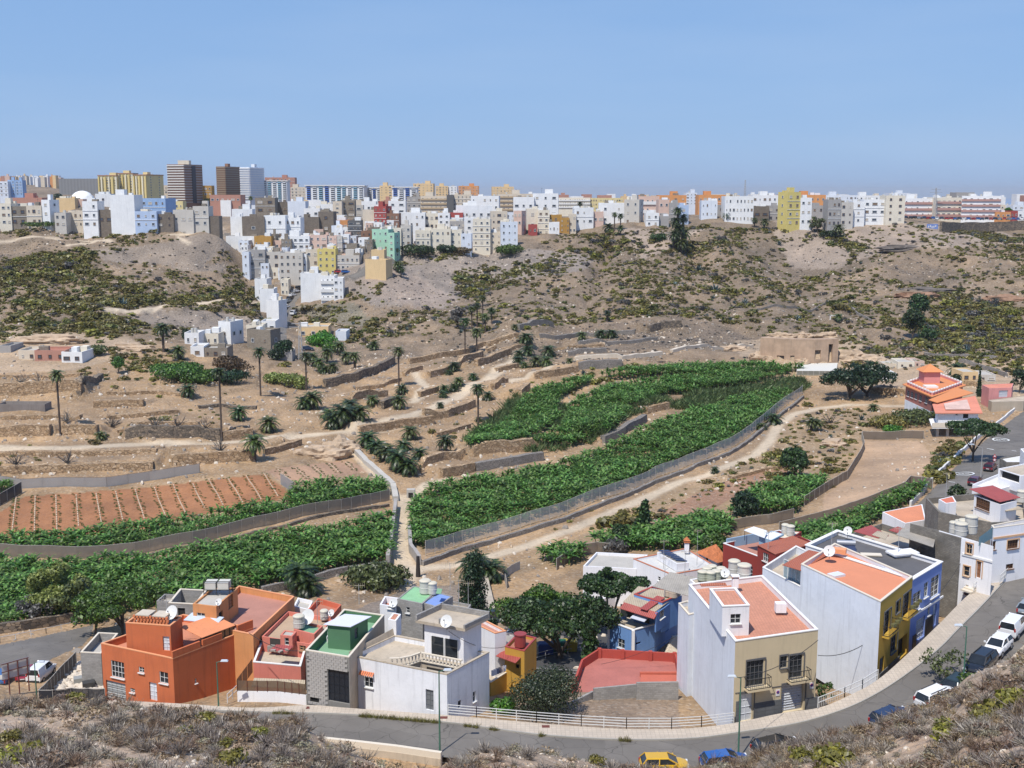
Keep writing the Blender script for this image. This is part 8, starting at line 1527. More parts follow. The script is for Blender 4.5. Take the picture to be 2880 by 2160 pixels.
for(line,h,lk,lb),(wl,_,_2)in zip(TW,_TWW):groundwall('terrace_wall',lb,wl,h,STM[lk],t=1.35)
# quarry face with caves
QM=plaster('quarry_tuff',(.47,.33,.225),.25,.5,bumps=1,fine=1.2);root=thing('quarry_face','sheer cut rock face with dark cave mouths behind the banana terraces','rock face',(*QF[0],float(H(np.array([QF[0][0]]),np.array([QF[0][1]-2]))[0])))
qp=[Vc((*q,0))for q in QF];mb=MB();OPN={0:[(2185,1000,2205,1018,4)],1:[(2222,1000,2234,1014,4)],2:[(2282,985,2308,1010,4),(2329,968,2341,1018,5)]}
for i in range(3):
 a,b=qp[i],qp[i+1];zg=float(H(np.array([a.x]),np.array([a.y-1.5]))[0]);oo=[]
 for x0,y0,x1,y1,d in OPN[i]:
  s0,_=on_wall(a,b,x0,y1);s1,_=on_wall(a,b,x1,y1);zt_=on_wall(a,b,(x0+x1)/2,y0)[1];zb_=max(zg-1,on_wall(a,b,(x0+x1)/2,y1)[1]);oo.append((max(.1,s0),min((b-a).length-.1,s1),zb_,zt_,d))
 e,n=wallface(mb,a,b,zg-2.5,zg+7.4,oo)
 for o in oo:k=MB();k.quad(V3(a,e,n,o[0],-o[4]+.01,o[2]),V3(a,e,n,o[1],-o[4]+.01,o[2]),V3(a,e,n,o[1],-o[4]+.01,o[3]),V3(a,e,n,o[0],-o[4]+.01,o[3]));k.build('cave_back',plain('dark_room',(.02,.018,.016),.9),root)
 mb.quad(V3(a,e,n,0,0,zg+7.4),V3(a,e,n,(b-a).length,0,zg+7.4),V3(a,e,n,(b-a).length,-2.5,zg+7.4),V3(a,e,n,0,-2.5,zg+7.4))
mb.build('rock_wall',QM,root)
for i,(x,y,sx,sz,l)in enumerate([(2385,1018,14,6,'orange tan rock outcrop right of the cut rock face'),(2440,1022,12,4,'pale rock outcrop above the white hut'),(2060,985,10,3,'tan rock bank left of the cut rock face'),(900,1290,11,4.5,'eroded tan rock bank above the sown field'),(955,1275,8,5,'steep tan rock knob at the head of the concrete channel'),(130,965,20,3.5,'pale cliff band above the ruined houses'),(370,985,14,3,'pale rocky bank right of the ruined houses'),(2600,690+130,26,2.6,'dark undercut rock ledge high on the right slope'),(2590,835,20,3,'rusty rock ledge in the right hand scrub'),(2835,850,24,4,'rusty rock ledge at the right edge'),(2560,700,30,3,'long dark rock band near the top right of the slope'),(2350,1255,5,2,'pale boulders beside the fenced pond'),(2150,1016,9,5,'rough tan rock at the left end of the cut rock face'),(2200,950,10,2.5,'rough rock lip above the left cave mouth'),(2262,948,9,2.2,'rough rock lip above the middle of the cut rock face'),(2330,950,9,3,'rough rock lip above the tall cave mouth'),(2258,1024,5,2.5,'rock buttress at the foot of the cut rock face')]):
 c=T(x,y);r=np.random.default_rng(300+i);bm=bmesh.new();bmesh.ops.create_icosphere(bm,subdivisions=4,radius=1);dark='dark' in l
 for v in bm.verts:
  q=v.co.copy();f=float(fbm(np.array([q.x*2.2+i*7]),np.array([q.z*3+q.y*2+i]),4)[0]);v.co=q*(1+f*.5);v.co.x*=sx/2;v.co.y*=3.2;v.co.z*=sz*.62;v.co.z=round(v.co.z*1.6)/1.6*.6+v.co.z*.4
 me=bpy.data.meshes.new('rock_outcrop');bm.to_mesh(me);bm.free();me.materials.append(plaster('ledge_dark',(.16,.135,.115),.3,.4,bumps=1,fine=1)if dark else plaster('ledge_tan',(.50,.37,.25),.3,.4,bumps=1,fine=1)if 'rusty' not in l else plaster('ledge_rust',(.32,.19,.12),.3,.4,bumps=1,fine=1))
 o=link(bpy.data.objects.new('rock_outcrop',me));o.location=(c.x,c.y+1.5,c.z);tag(o,l,'rock')
# fences
def netfence(label,px,h,mat,name='net_fence',step=2.6,post=ROOFC,pw=.09,base=0,cat='fence',zf=None,tops=0):
 wl=[T(x,y)for x,y in px];p=resample([(q.x,q.y)for q in wl],step);z=H(np.array([q.x for q in p]),np.array([q.y for q in p]));root=thing(name,label,cat,(p[0].x,p[0].y,float(z[0])))
 for i,q in enumerate(p):mb=MB();mb.box((q.x,q.y,z[i]+(h+base)/2-.2),(pw,pw,h+base+.5));mb.build('post',post,root)
 for i in range(len(p)-1):
  a,b=p[i],p[i+1];mb=MB();q=Vc((0,-.06,0));k=3;hh=[h*(1-.02*(i*7%3)),h*(1-.02*((i+1)*7%3))]
  for j in range(k):u0,u1=j/k,(j+1)/k;A=a.lerp(b,u0);B=a.lerp(b,u1);za=z[i]*(1-u0)+z[i+1]*u0;zb_=z[i]*(1-u1)+z[i+1]*u1;sg=[.06*math.sin(math.pi*u0),.06*math.sin(math.pi*u1)];mb.quad(Vc((A.x,A.y-.06-sg[0],za+base)),Vc((B.x,B.y-.06-sg[1],zb_+base)),Vc((B.x,B.y-.06,zb_+base+h-sg[1])),Vc((A.x,A.y-.06,za+base+h-sg[0])))
  mb.build('net_panel',mat,root)
  mb=MB();mb.bar((a.x,a.y-.03,z[i]+base+h),(b.x,b.y-.03,z[i+1]+base+h),.05);mb.build('rail',post,root)
 return root
NG1=netmat('pale_green_net',(.62,.65,.63),.5);NG2=netmat('taupe_net',(.30,.25,.20),.9);NG3=netmat('grey_net',(.40,.385,.37),.9);NG4=netmat('dark_net',(.04,.04,.045),.95);NG5=netmat('brown_net',(.24,.19,.145),.92)
netfence('long pale see through net fence along the big banana field',[(1197,1563),(1300,1533),(1436,1495),(1572,1454),(1730,1394),(1843,1346),(1950,1306),(2055,1262),(2110,1225),(2166,1178),(2210,1142),(2256,1110)],2.3,NG1,base=.35)
netfence('long taupe net fence along the foot of the left banana strip',[(-60,1560),(100,1568),(217,1572),(300,1568),(380,1560),(543,1528),(680,1495),(814,1463),(960,1435),(1096,1407)],2.1,NG2)
netfence('grey net fence with dark posts above the red soil field',[(-20,1362),(60,1374),(300,1369),(420,1352),(562,1330)],1.9,NG3,step=4.4,post=plain('rusty_post',(.12,.08,.06)))
netfence('dark short fence at the left edge beside the red soil field',[(-60,1452),(0,1422),(62,1386)],2.2,NG4);netfence('curved net fence round the left side of the sandy field',[(2262,1422),(2330,1378),(2382,1349),(2414,1297),(2430,1265),(2423,1236)],1.8,NG5)
netfence('straight net fence along the far side of the sandy field',[(2425,1234),(2500,1236),(2597,1234)],1.8,NG5);netfence('curved grey block pattern fence behind the dark red house',[(2028,1502),(2052,1490),(2099,1482),(2167,1474),(2231,1458)],1.8,NG5);netfence('long taupe net fence between the sandy field and the lower bananas',[(2191,1500),(2270,1480),(2358,1456),(2450,1424),(2545,1385),(2560,1368),(2622,1377)],2.0,NG5)
netfence('arched net fence above the large laurel',[(1565,1604),(1599,1581),(1644,1562),(1680,1556),(1723,1562)],2.0,NG5,step=1.8);netfence('small curved pale fence beside the two palms',[(1425,1655),(1418,1630),(1440,1612),(1462,1602)],1.4,NG3,step=1.6);netfence('short net fence at the corner of the sown field',[(790,1362),(828,1388)],2.2,NG3)
netfence('black slatted screen in front of the rubble lot',[(112,1985),(150,1985),(205,1978),(296,1980)],1.7,NG4,step=1.8);netfence('tattered black net along the side of the rubble lot',[(112,1982),(135,1955),(170,1915),(215,1868)],1.6,NG4,step=1.8)
groundwall('field_wall','low stone wall under the long pale net fence',[tuple(T(x,y)[:2])for x,y in[(1192,1592),(1300,1553),(1436,1514),(1572,1473),(1730,1412),(1843,1362),(1950,1322),(2055,1280),(2118,1238),(2172,1192),(2262,1120)]],.7,STM['grey'])
groundwall('field_wall','stone bank below the long taupe net fence',[tuple(T(x,y)[:2])for x,y in[(-60,1585),(217,1592),(380,1580),(600,1532),(814,1482),(1096,1425)]],.5,STM['dark'])
groundwall('field_wall','stone wall along the foot of the lowest banana field',[tuple(T(x,y)[:2])for x,y in[(740,1672),(884,1640),(1000,1612),(1096,1600)]],1.1,STM['grey'])
groundwall('field_wall','stone bank between the lower road and the banana field',[tuple(T(x,y)[:2])for x,y in[(-60,1790),(60,1775),(160,1760),(250,1742)]],1.2,STM['dark'])
groundwall('track_wall','grey wall on the left side of the track between the banana fields',[tuple(T(x,y)[:2])for x,y in[(1096,1592),(1105,1540),(1112,1480),(1118,1430)]],1.8,plaster('grey_track_wall',(.36,.33,.30),.2,.4));groundwall('track_wall','grey wall and gate on the right side of the track',[tuple(T(x,y)[:2])for x,y in[(1185,1590),(1160,1555),(1156,1500)]],1.6,plaster('grey_track_wall',(.36,.33,.30),.2,.4))
cw=[T(x,y)for x,y in[(962,1243),(985,1265),(1010,1290),(1050,1328),(1098,1372),(1105,1410)]];groundwall('concrete_channel','pale concrete channel running down to the track between the fields',[tuple(q[:2])for q in cw],.9,plaster('channel_concrete',(.48,.45,.40),.12,.3),t=1.1)
tk=T(1156,1398);root=thing('pump_box','small grey concrete box with a dark opening at the field corner','box',tuple(tk));mb=MB();mb.box(tk+Vc((0,0,.7)),(1.6,1.4,1.8));mb.build('box',ROOFC,root);mb=MB();mb.box(tk+Vc((0,-.71,.5)),(.9,.04,1.1));mb.build('opening',plain('dark_room',(.02,.018,.016),.9),root)
tk=T(1176,1622);root=thing('palm_stump','dark dead palm trunk standing by the field gate','dead trunk',tuple(tk));mb=MB();mb.cyl(tk-Vc((0,0,.3)),tk+Vc((0,0,3.4)),.42,.25,9);mb.build('trunk',plaster('burnt_bark',(.035,.028,.025),.3,.3),root)
tk=T(68,1150);root=thing('water_trough','roofless grey concrete basin below the tall ochre wall','basin',tuple(tk));block(root,None,tk.z+1.4,tk.z-1,plaster('basin_concrete',(.22,.19,.17),.2,.4),ROOFC,par=.9,pts=[Vc((tk.x-5.5,tk.y-1.5,tk.z+1.4)),Vc((tk.x+5.5,tk.y-1.5,tk.z+1.4)),Vc((tk.x+5.5,tk.y+2.5,tk.z+1.4)),Vc((tk.x-5.5,tk.y+2.5,tk.z+1.4))])
# drip lines on the fields
DL=[((46,1395),(34,1495)),((99,1395),(97,1496)),((157,1392),(160,1491)),((214,1391),(221,1481)),((270,1387),(285,1471)),((325,1382),(347,1472)),((380,1376),(406,1460)),((434,1370),(466,1452)),((487,1362),(521,1442)),((542,1360),(575,1430)),((586,1346),(628,1423)),((640,1343),(683,1415)),((692,1338),(735,1406)),((743,1333),(782,1397)),((781,1321),(814,1351)),((830,1316),(865,1346)),((879,1311),(909,1338)),((925,1305),(952,1330)),((971,1300),(996,1322))]
LNM=plaster('bare_furrow',(.54,.40,.27),.15,.1)
for i,(a,b)in enumerate(DL):
 A,B=T(*a),T(*b);p=resample([A[:2],B[:2]],1.2);mb=MB();z=H(np.array([q.x for q in p]),np.array([q.y for q in p]));
 for k in range(len(p)-1):mb.box(((p[k].x+p[k+1].x)/2,(p[k].y+p[k+1].y)/2,(z[k]+z[k+1])/2+.05),((p[k+1]-p[k]).length*.9,.2,.16),dirx=(p[k+1]-p[k]))
 o=mb.build('furrow_line',LNM);tag(o,['pale furrow line across the red soil field','pale furrow line across the light sown field'][i>13],'furrow',['furrow lines in the red soil field','furrow lines in the sown field'][i>13])
 pts=[(q.x+s*.55+RNG.normal()*.1,q.y+RNG.normal()*.3)for q in p for s in(-1,1)for _ in(0,)];P_=np.array([(x,y,float(H(np.array([x]),np.array([y]))[0]))for x,y in pts])
 if i==0:SEED=[]
 SEED.append(P_)
SEED=np.concatenate(SEED);sm=bushmesh('seedling',90,LV['green'],40,.25);spread('seedling','green seedling beside a furrow in the soil field','seedling','seedlings along the furrows',SEED,RU(.25,.45,len(SEED)),[sm],'seedlings','rows of green seedlings along the furrows',nmax=80)
# sandy field pale rows
for(a,b)in(((2435,1252),(2585,1250)),((2425,1290),(2598,1290)),((2412,1336),(2560,1336)),((2352,1382),(2450,1382))):
 A,B=T(*a),T(*b);p=resample([A[:2],B[:2]],1.5);z=H(np.array([q.x for q in p]),np.array([q.y for q in p]));mb=MB()
 for k in range(len(p)-1):mb.box((p[k].x+.6,p[k].y,z[k]+.05),(1.2,.25,.12),rz=.05*(k%3-1))
 o=mb.build('stone_row',LNM);tag(o,'dotted pale stone row across the sandy field','stone row','stone rows in the sandy field')
# right hand road: barrier, markings
wl=[tuple(T(x,y)[:2])for x,y in[(2563,1424),(2600,1388),(2650,1330),(2700,1280),(2740,1245),(2800,1200),(2880,1142),(2960,1088)]];groundwall('road_barrier','long white low wall along the left side of the right hand road',wl,.75,plaster('barrier_white',(.68,.66,.63),.08,.2),t=.35)
PAINT=plain('road_paint',(.75,.75,.72),.7)
def onground(x,y,dz=.09):return(x,y,float(H(np.array([x]),np.array([y]))[0])+dz)
for(px,py,tx)in((2712,1333,'round 40 speed marking on the right hand road, nearer one'),(2815,1238,'round 40 speed marking on the right hand road, farther one')):
 c=T(px,py);root=thing('road_marking',tx,'road marking',tuple(c));mb=MB();N=28
 for k in range(N):
  t0,t1=6.2832*k/N,6.2832*(k+1)/N;q=[]
  for r_,t in((1.75,t0),(1.75,t1),(1.4,t1),(1.4,t0)):q.append(onground(c.x+r_*1.0*math.cos(t),c.y+r_*1.25*math.sin(t)))
  mb.quad(*q)
 mb.build('ring',PAINT,root);dg=MB()
 for(x0,y0,x1,y1)in((.25,.55,.85,.4),(.25,.55,.3,-.4),(.85,.4,.9,-.45),(.3,-.4,.9,-.45),(-.95,.1,-.1,0),(-.35,.55,-.3,-.5),(-.35,.55,-.95,.1)):
  X0,Y0,X1,Y1=-x0,-y0,-x1,-y1;d=Vc((X1-X0,Y1-Y0,0));n=Vc((-d.y,d.x,0)).normalized()*.09;qq=[Vc((X0,Y0,0))-n,Vc((X1,Y1,0))-n,Vc((X1,Y1,0))+n,Vc((X0,Y0,0))+n];dg.quad(*[onground(c.x+q.x,c.y+q.y,.1)for q in qq])
 dg.build('digits',PAINT,root)
for(x0,y0,x1,y1,l)in((2668,1356,2686,1358,'short white dash beside the nearer speed marking'),(2775,1262,2795,1266,'short white dash left of the farther speed marking'),(2845,1268,2858,1270,'short white dash right of the farther speed marking'),(2625,1408,2640,1410,'short white dash at the near end of the right hand road')):
 a,b=T(x0,y0),T(x1,y1);mb=MB();mb.quad(onground(a.x,a.y-.25),onground(b.x,b.y-.25),onground(b.x,b.y+.25),onground(a.x,a.y+.25));o=mb.build('road_dash',PAINT);tag(o,l,'road marking')
# city edge retaining wall, graffiti box, pylon, mast
wl=[tuple(T(x,y)[:2])for x,y in[(2648,652),(2700,654),(2780,652),(2860,648),(2940,646)]];groundwall('retaining_wall','long dark stone retaining wall below the car park at the upper right',wl,5,STM['dark'],t=1.2)
c=T(2622,643);root=thing('graffiti_wall','small wall with blue and white graffiti on the bare ridge','wall',tuple(c));mb=MB();mb.box(c+Vc((0,0,1)),(5.6,.4,2.6));mb.build('wall',plaster('blue_graffiti',(.18,.28,.62),.3,.2),root);mb=MB();[mb.box(c+Vc((-2+i*.9,-.22,1+.3*math.sin(i*2))),(.5,.03,.9),rz=0)for i in range(5)];mb.build('graffiti',PAINT,root)
def pylon(x,yb,yt,label,w_=2.2,Y=None):
 c=PD(x,yb,Y)if Y else T(x,yb);z=CZ+ray(x,yt)[2]/ray(x,yt)[1]*c.y;h=z-c.z;root=thing('pylon',label,'pylon',tuple(c));g_=plain('galvanised',(.4,.4,.4),.5);mb=MB()
 for sx in(-1,1):
  for sy in(-1,1):mb.bar(c+Vc((sx*w_/2,sy*w_/2,0)),c+Vc((sx*.2,sy*.2,h)),.14)
 for i in range(9):
  u0,u1=i/9,(i+1)/9;a0=w_/2*(1-u0)+.2*u0;a1=w_/2*(1-u1)+.2*u1;mb.bar(c+Vc((-a0,-a0,h*u0)),c+Vc((a1,-a1,h*u1)),.08);mb.bar(c+Vc((a0,-a0,h*u0)),c+Vc((-a1,-a1,h*u1)),.08)
 mb.build('lattice',g_,root);mb=MB()
 if w_>1:
  for u,L in((.86,3.4),(.95,2.6)):mb.bar(c+Vc((-L,0,h*u)),c+Vc((L,0,h*u)),.16)
  mb.build('crossarm',g_,root)
 return root
pylon(2628,622,528,'lattice power pylon between the palms and the pink balconied blocks');pylon(2095,552,506,'thin red and white mast behind the white school',.9,640);pylon(846,1010,905,'slim lattice pole beside the peach house in the hamlet',1.2)
mb=MB()
# gate arch in scrub
c=T(2347,900);root=thing('white_gate','small pale gate frame at the top of the wall in the scrub','gate',tuple(c));[MB().bar(c+Vc((s,0,-.3)),c+Vc((s,0,1.8)),.3).build('post',WHC,root)for s in(-1.6,1.2)];MB().bar(c+Vc((-1.8,0,1.7)),c+Vc((2.6,0,1.7)),.3).build('beam',WHC,root)
groundwall('hill_wall','thin grey wall climbing through the scrub to the pale gate',[tuple(T(x,y)[:2])for x,y in[(2130,873),(2220,868),(2335,858),(2360,862),(2410,885),(2450,905)]],.9,STM['grey'],t=.4);groundwall('hill_wall','grey parapet running down behind the pink villa',[tuple(T(x,y)[:2])for x,y in[(2695,1020),(2740,1032),(2800,1050),(2830,1062)]],1.2,STM['grey'],t=.4)
# ------------------------------------------------------------------ street furniture
rl=thing('railing','long white four rail fence along the outer edge of the bend','railing',tuple(P(1300,2015,0.1)));FP=[P(x,y,.13)for x,y in[(1260,2012),(1340,2019),(1509,2034),(1635,2044),(1762,2051),(1889,2051),(1973,2046),(2064,2035)]]
for a,b in zip(FP,FP[1:]):railing(rl,a+Vc((0,.1,0)),b+Vc((0,.1,0)),1.05,4,2.0)
rl=thing('railing','white railing with thin bars sloping up before the blank white side','railing',tuple(P(2300,1990,.5)));FP=[P(x,y,zs(x+60)+.13)for x,y in[(2300,1990),(2375,1961),(2425,1938),(2468,1911)]]
for a,b in zip(FP,FP[1:]):railing(rl,a,b,1.0,2,2.4,bars=.2)
gw=thing('roadside_wall','low pale concrete wall on the near side of the street','wall',tuple(P(1100,2110,0)))
pts=[P(x,y,.0)for x,y in[(905,2088),(1000,2098),(1120,2112),(1240,2130)]]
for a,b in zip(pts,pts[1:]):lowwall(gw,a-Vc((0,.3,0)),b-Vc((0,.3,0)),-.2,.75,.35,CREAMC,'parapet');lowwall(gw,a-Vc((0,.34,0)),b-Vc((0,.34,0)),-1.5,1.5,.04,CON,'wall_face')
def lamp(x,yb,yt,label,zb,side=1,rot=0):
 c=P(x,yb,zb);z=CZ+ray(x,yt)[2]/ray(x,yt)[1]*c.y;h=z-c.z;root=thing('street_lamp',label,'street lamp',tuple(c));g_=plain('lamp_green',(.06,.16,.11),.45);mb=MB();mb.cyl(c,c+Vc((0,0,h)),.085,.05,8);mb.build('pole',g_,root)
 t=c+Vc((0,0,h));a=Vc((math.cos(rot)*side,math.sin(rot),0));mb=MB();mb.cyl(t-Vc((0,0,.05)),t+a*.5+Vc((0,0,.12)),.035,.03,6);mb.build('arm',g_,root);mb=MB();hc=t+a*.75+Vc((0,0,.16));mb.box(hc,(.75,.3,.13),dirx=a,top=.75);mb.box(hc+a*.1-Vc((0,0,.08)),(.5,.24,.06),dirx=a);mb.build('lamp_head',plain('lamp_head',(.6,.65,.7),.3),root);return root
lamp(615,1993,1862,'green street lamp beside the orange red house',-2.0,1);lamp(1237,2118,1888,'green street lamp in front of the big white house',0,1);lamp(2076,2142,1906,'green street lamp before the corner of the tall beige house',0,-1);lamp(2708,1935,1762,'green street lamp by the black car under the sapling',3.2,-1);lamp(104,1968,1864,'green lamp pole beside the billboard',-6.4,1)
c=T(2758,1345);z=CZ+ray(2758,1316)[2]/ray(2758,1316)[1]*c.y
root=thing('street_lamp','grey curved street lamp beside the nearer speed marking','street lamp',tuple(c));g_=plain('galvanised',(.4,.4,.4),.5);mb=MB();t=Vc((c.x,c.y,c.z+5.5));mb.cyl(c,t,.08,.05,8);mb.build('pole',g_,root);mb=MB();mb.cyl(t,t+Vc((-1.6,0,.7)),.05,.04,6);mb.build('arm',g_,root);mb=MB();mb.box(t+Vc((-2.0,0,.75)),(.9,.3,.12));mb.build('lamp_head',plain('lamp_head',(.6,.65,.7),.3),root)
# billboard seen from behind
q=[P(x,y,-6.8)for x,y in[(28,1952),(55,1944),(82,1936)]];root=thing('billboard','billboard seen from its back with a red brown frame','billboard',tuple(q[1]));RB=plain('rust_frame',(.14,.04,.03),.7)
A,B=q[0]+(q[0]-q[2])*.35,q[2]+(q[2]-q[0])*.08;
for c in q:mb=MB();mb.bar(c-Vc((0,0,.3)),c+Vc((0,0,3.6)),.1);mb.build('post',RB,root)
mb=MB();o_=Vc((0,.1,0));mb.quad(A+o_+Vc((0,0,1.7)),B+o_+Vc((0,0,1.7)),B+o_+Vc((0,0,3.7)),A+o_+Vc((0,0,3.7)));mb.quad(B+o_*1.6+Vc((0,0,1.7)),A+o_*1.6+Vc((0,0,1.7)),A+o_*1.6+Vc((0,0,3.7)),B+o_*1.6+Vc((0,0,3.7)));mb.build('panel',plain('board_white',(.62,.6,.58),.7),root)
for z in(1.8,2.7,3.6):mb=MB();mb.bar(A-Vc((0,.02,-z)),B-Vc((0,.02,-z)),.07);mb.build('crossbar',RB,root)
rail=thing('guardrail','white guardrail along the far side of the lower road','guardrail',tuple(T(130,1785)));gp=[T(x,y)for x,y in[(-40,1815),(0,1808),(130,1782),(253,1754)]]
for a,b in zip(gp,gp[1:]):railing(rail,a,b,.8,1,2.5)
pts=[T(x,y)for x,y in[(1500,1862),(1600,1835),(1690,1822)]];rail=thing('railing','grey tube railing across the shaded car park','railing',tuple(pts[0]))
for a,b in zip(pts,pts[1:]):railing(rail,a,b,1.0,2,2.2,mat=plain('galvanised',(.4,.4,.4),.5))
pts=[T(x,y)for x,y in[(1508,1905),(1560,1908),(1640,1912)]];rail=thing('railing','grey railing below the shaded car park beside the mustard house','railing',tuple(pts[0]))
for a,b in zip(pts,pts[1:]):railing(rail,a,b,1.1,3,1.8,mat=plain('galvanised',(.4,.4,.4),.5),bars=.25)
for x,y,cc,l in((1535,1838,(.02,.05,.22),'dark blue waste container in the shaded car park'),(1572,1832,(.02,.12,.06),'green waste container in the shaded car park'),(1602,1830,(.45,.36,.05),'yellow waste container in the shaded car park')):
 c=T(x,y);root=thing('waste_container',l,'container',tuple(c));mb=MB();mb.box(c+Vc((0,0,.65)),(1.7,1.2,1.1),top=1.08);mb.build('bin',plain('bin%d'%x,cc,.5),root);mb=MB();mb.box(c+Vc((0,0,1.28)),(1.85,1.35,.16),top=.8);mb.build('lid',plain('bin%d'%x,cc,.5),root)
# cables
def cable(a,b,sag,label,r_=.03):
 a,b=Vc(a),Vc(b);mb=MB();p=[a.lerp(b,i/14)-Vc((0,0,sag*4*(i/14)*(1-i/14)))for i in range(15)]
 for u,v in zip(p,p[1:]):mb.bar(u,v,r_)
 o=mb.build('cable',RAIL);tag(o,label,'cable');return o
cable(P(2301,1843,4.2),P(2474,1780,5.0),.8,'black cable hanging between the beige house and the ochre yellow one',.05);cable(P(1690,1868,-3),P(1900,1790,.5),.4,'thin cable crossing below the blue house');cable(P(2795,1545,6),P(2900,1532,8),.3,'black cable before the shuttered white house',.05);cable(P(2596,1710,5.5),P(2704,1580,7),.6,'cable running up the raw block side wall',.04)
cable(P(860,1830,5.2),P(700,1780,4.6),.6,'cable from the block garage to the peach building',.04);cable(P(1262,1775,8.2),P(1420,1819,1.8),.7,'cable from the upper room of the white house to the mustard tower',.04);cable(P(2076,1906,7.8),P(2301,1800,7.2),.7,'cable from the street lamp to the beige house',.04)
for x,y,z,h,l in((1925,1655,3,4.5,'thin mast behind the blue house'),(1960,1590,zD,5,'tall thin mast on the white villa'),(1866,1600,zD,4,'left thin mast on the white villa'),(2160,1545,zC+2,2.4,'aerial on the tiled sheet roof of the dark red house'),(2660,1395,ZK+1,3.4,'aerial beside the small red turret roof'),(1010,1700,z4+.5,2.2,'aerial behind the green roof hut'),(470,1735,hz-2,2,'aerial by the orange house tower')):antenna(x,y,z,h,l)
# manholes and patches
for x,y,l,sz,m in((1072,2045,'round rusty patch on the street before the big white house',(1.3,1.3),RB),(1098,2068,'square dark asphalt patch on the street',(2.0,1.5),M_ASPH2),(2720,1670,'round manhole at the upper end of the street',(.8,.8),RB)):
 c=P(x,y,zs(x)+.006);o=MB().box(c,(*sz,.008)).build('street_patch',m);tag(o,l,'patch')
for x,y,l in((872,1990,'small rusty cover in the pavement before the block garage'),(1248,2018,'small rusty cover in the pavement at the corner of the big white house'),(1535,2043,'small rusty cover in the pavement behind the white railing'),(2167,2030,'small rusty cover in the pavement before the grey shutter'),(2550,1870,'small rusty cover in the pavement beside the ochre yellow house')):
 c=P(x,y,zs(x)+.136);o=MB().box(c,(.7,.5,.012)).build('pavement_cover',RB);tag(o,l,'cover')
GT=tuft(11,leafmat('kerb_grass',(.13,.12,.03),(.30,.27,.08),trans=.1));kp=[]
for x0,x1,n in((765,830,10),(1010,1235,46),(1305,1345,7),(1378,1398,4),(1515,1530,3),(1740,1775,5)):
 for i in range(n):x=x0+(x1-x0)*(i+RNG.random())/n;yk=np.interp(x,[c[0]for o,c,n_ in ST],[c[1]for o,c,n_ in ST]);c=P(x,yk+2,zs(x));kp.append(tuple(c))
spread('grass_tuft','yellowish grass tuft growing in the kerb line of the street','grass','grass tufts along the kerb',np.array(kp),RU(.8,1.5,len(kp)),[GT],'kerb_grass','grass along the kerb')
# rubble lot
nb_=2600;px0=np.array([(140,1958),(215,1866),(285,1850),(296,1960),(230,1972)]);c0=T(220,1930);xx=RU(c0.x-11,c0.x+9,nb_);yy=RU(c0.y-12,c0.y+12,nb_);zz_=H(xx,yy);pa,pb=proj(xx,yy,zz_);k=inpoly(pa,pb,[tuple(v)for v in px0])
PR=[rockmesh(40+i,plaster('rubble_pale',(.66,.57,.46),.15,.2))for i in range(3)];spread('rubble_stone','pale stone in the fenced rubble lot','stone','pale stones in the rubble lot',np.stack([xx[k],yy[k],zz_[k]+.1],-1),.3+RNG.random(k.sum())**3*.9,PR,'rubble','pale rubble heaped behind the black fence',nmax=60)
c=T(268,1915);root=thing('leaning_board','pale board leaning on the grey hut in the rubble lot','board',tuple(c));MB().quad(c+Vc((-.9,-.6,0)),c+Vc((.3,-.6,0)),c+Vc((1.1,1.2,3.0)),c+Vc((.6,1.2,3.0))).build('board',CREAMC,root)
for x,y,l,cc in((225,1925,'grey box on a pallet in the rubble lot',(.3,.3,.28)),(250,1938,'dark curved sheet in the rubble lot',(.05,.05,.05))):c=T(x,y);root=thing('junk',l,'junk',tuple(c));MB().box(c+Vc((0,0,.5)),(1.3,1.0,.8),rz=.4).build('box',plain('junkc%d'%x,cc),root);MB().box(c+Vc((.2,0,.05)),(2.2,1.4,.12),rz=.4).build('pallet',plain('pallet',(.4,.33,.24)),root)
# coral house yard
ZY=-1.4;yw=thing('yard_wall','white wall with brown reed screens in front of the coral house','wall',tuple(P(760,1985,ZY)))
pts=[P(668,1966,-2.2),P(782,1968,-1.6),P(862,1978,-1.2)]
for a,b in zip(pts,pts[1:]):lowwall(yw,a,b,a.z,.85,.2,WH2,'wall',z2=b.z)
for a,b in zip(pts,pts[1:]):
 n=4
 for i in range(n):p0,p1=a.lerp(b,i/n),a.lerp(b,(i+.96)/n);MB().quad(p0+Vc((0,.05,.85)),p1+Vc((0,.05,.85)),p1+Vc((0,.05,1.95)),p0+Vc((0,.05,1.95))).build('reed_screen',netmat('reed_screen',(.20,.13,.08),.93),yw);MB().bar(p0+Vc((0,.0,.8)),p0+Vc((0,.0,2.0)),.05).build('post',RB,yw)
for a,b in((P(668,1966,-2.2),P(712,1905,-2.0)),):n=3;[MB().quad(a.lerp(b,i/n)+Vc((0,0,.6)),a.lerp(b,(i+.95)/n)+Vc((0,0,.6)),a.lerp(b,(i+.95)/n)+Vc((0,0,2.1)),a.lerp(b,i/n)+Vc((0,0,2.1))).build('reed_screen',netmat('reed_screen',(.20,.13,.08),.93),yw)for i in range(n)]
st=thing('side_gate','small white railing beside the steps by the coral yard','railing',tuple(P(650,1975,-2.2)));railing(st,P(640,1978,-2.3),P(668,1952,-2.1),1.0,2,1.2)
# stairs beside the blue house
st=thing('stairs','pale steps climbing between the blue house and the blank white side','stairs',tuple(P(1895,1830,-5)));a,b=P(1888,1835,-5.4),P(1908,1790,-4)
for i in range(12):MB().box(a.lerp(b,i/11)+Vc((0,0,0)),(1.5,.45,.2),rz=.3).build('step',CREAMC,st)
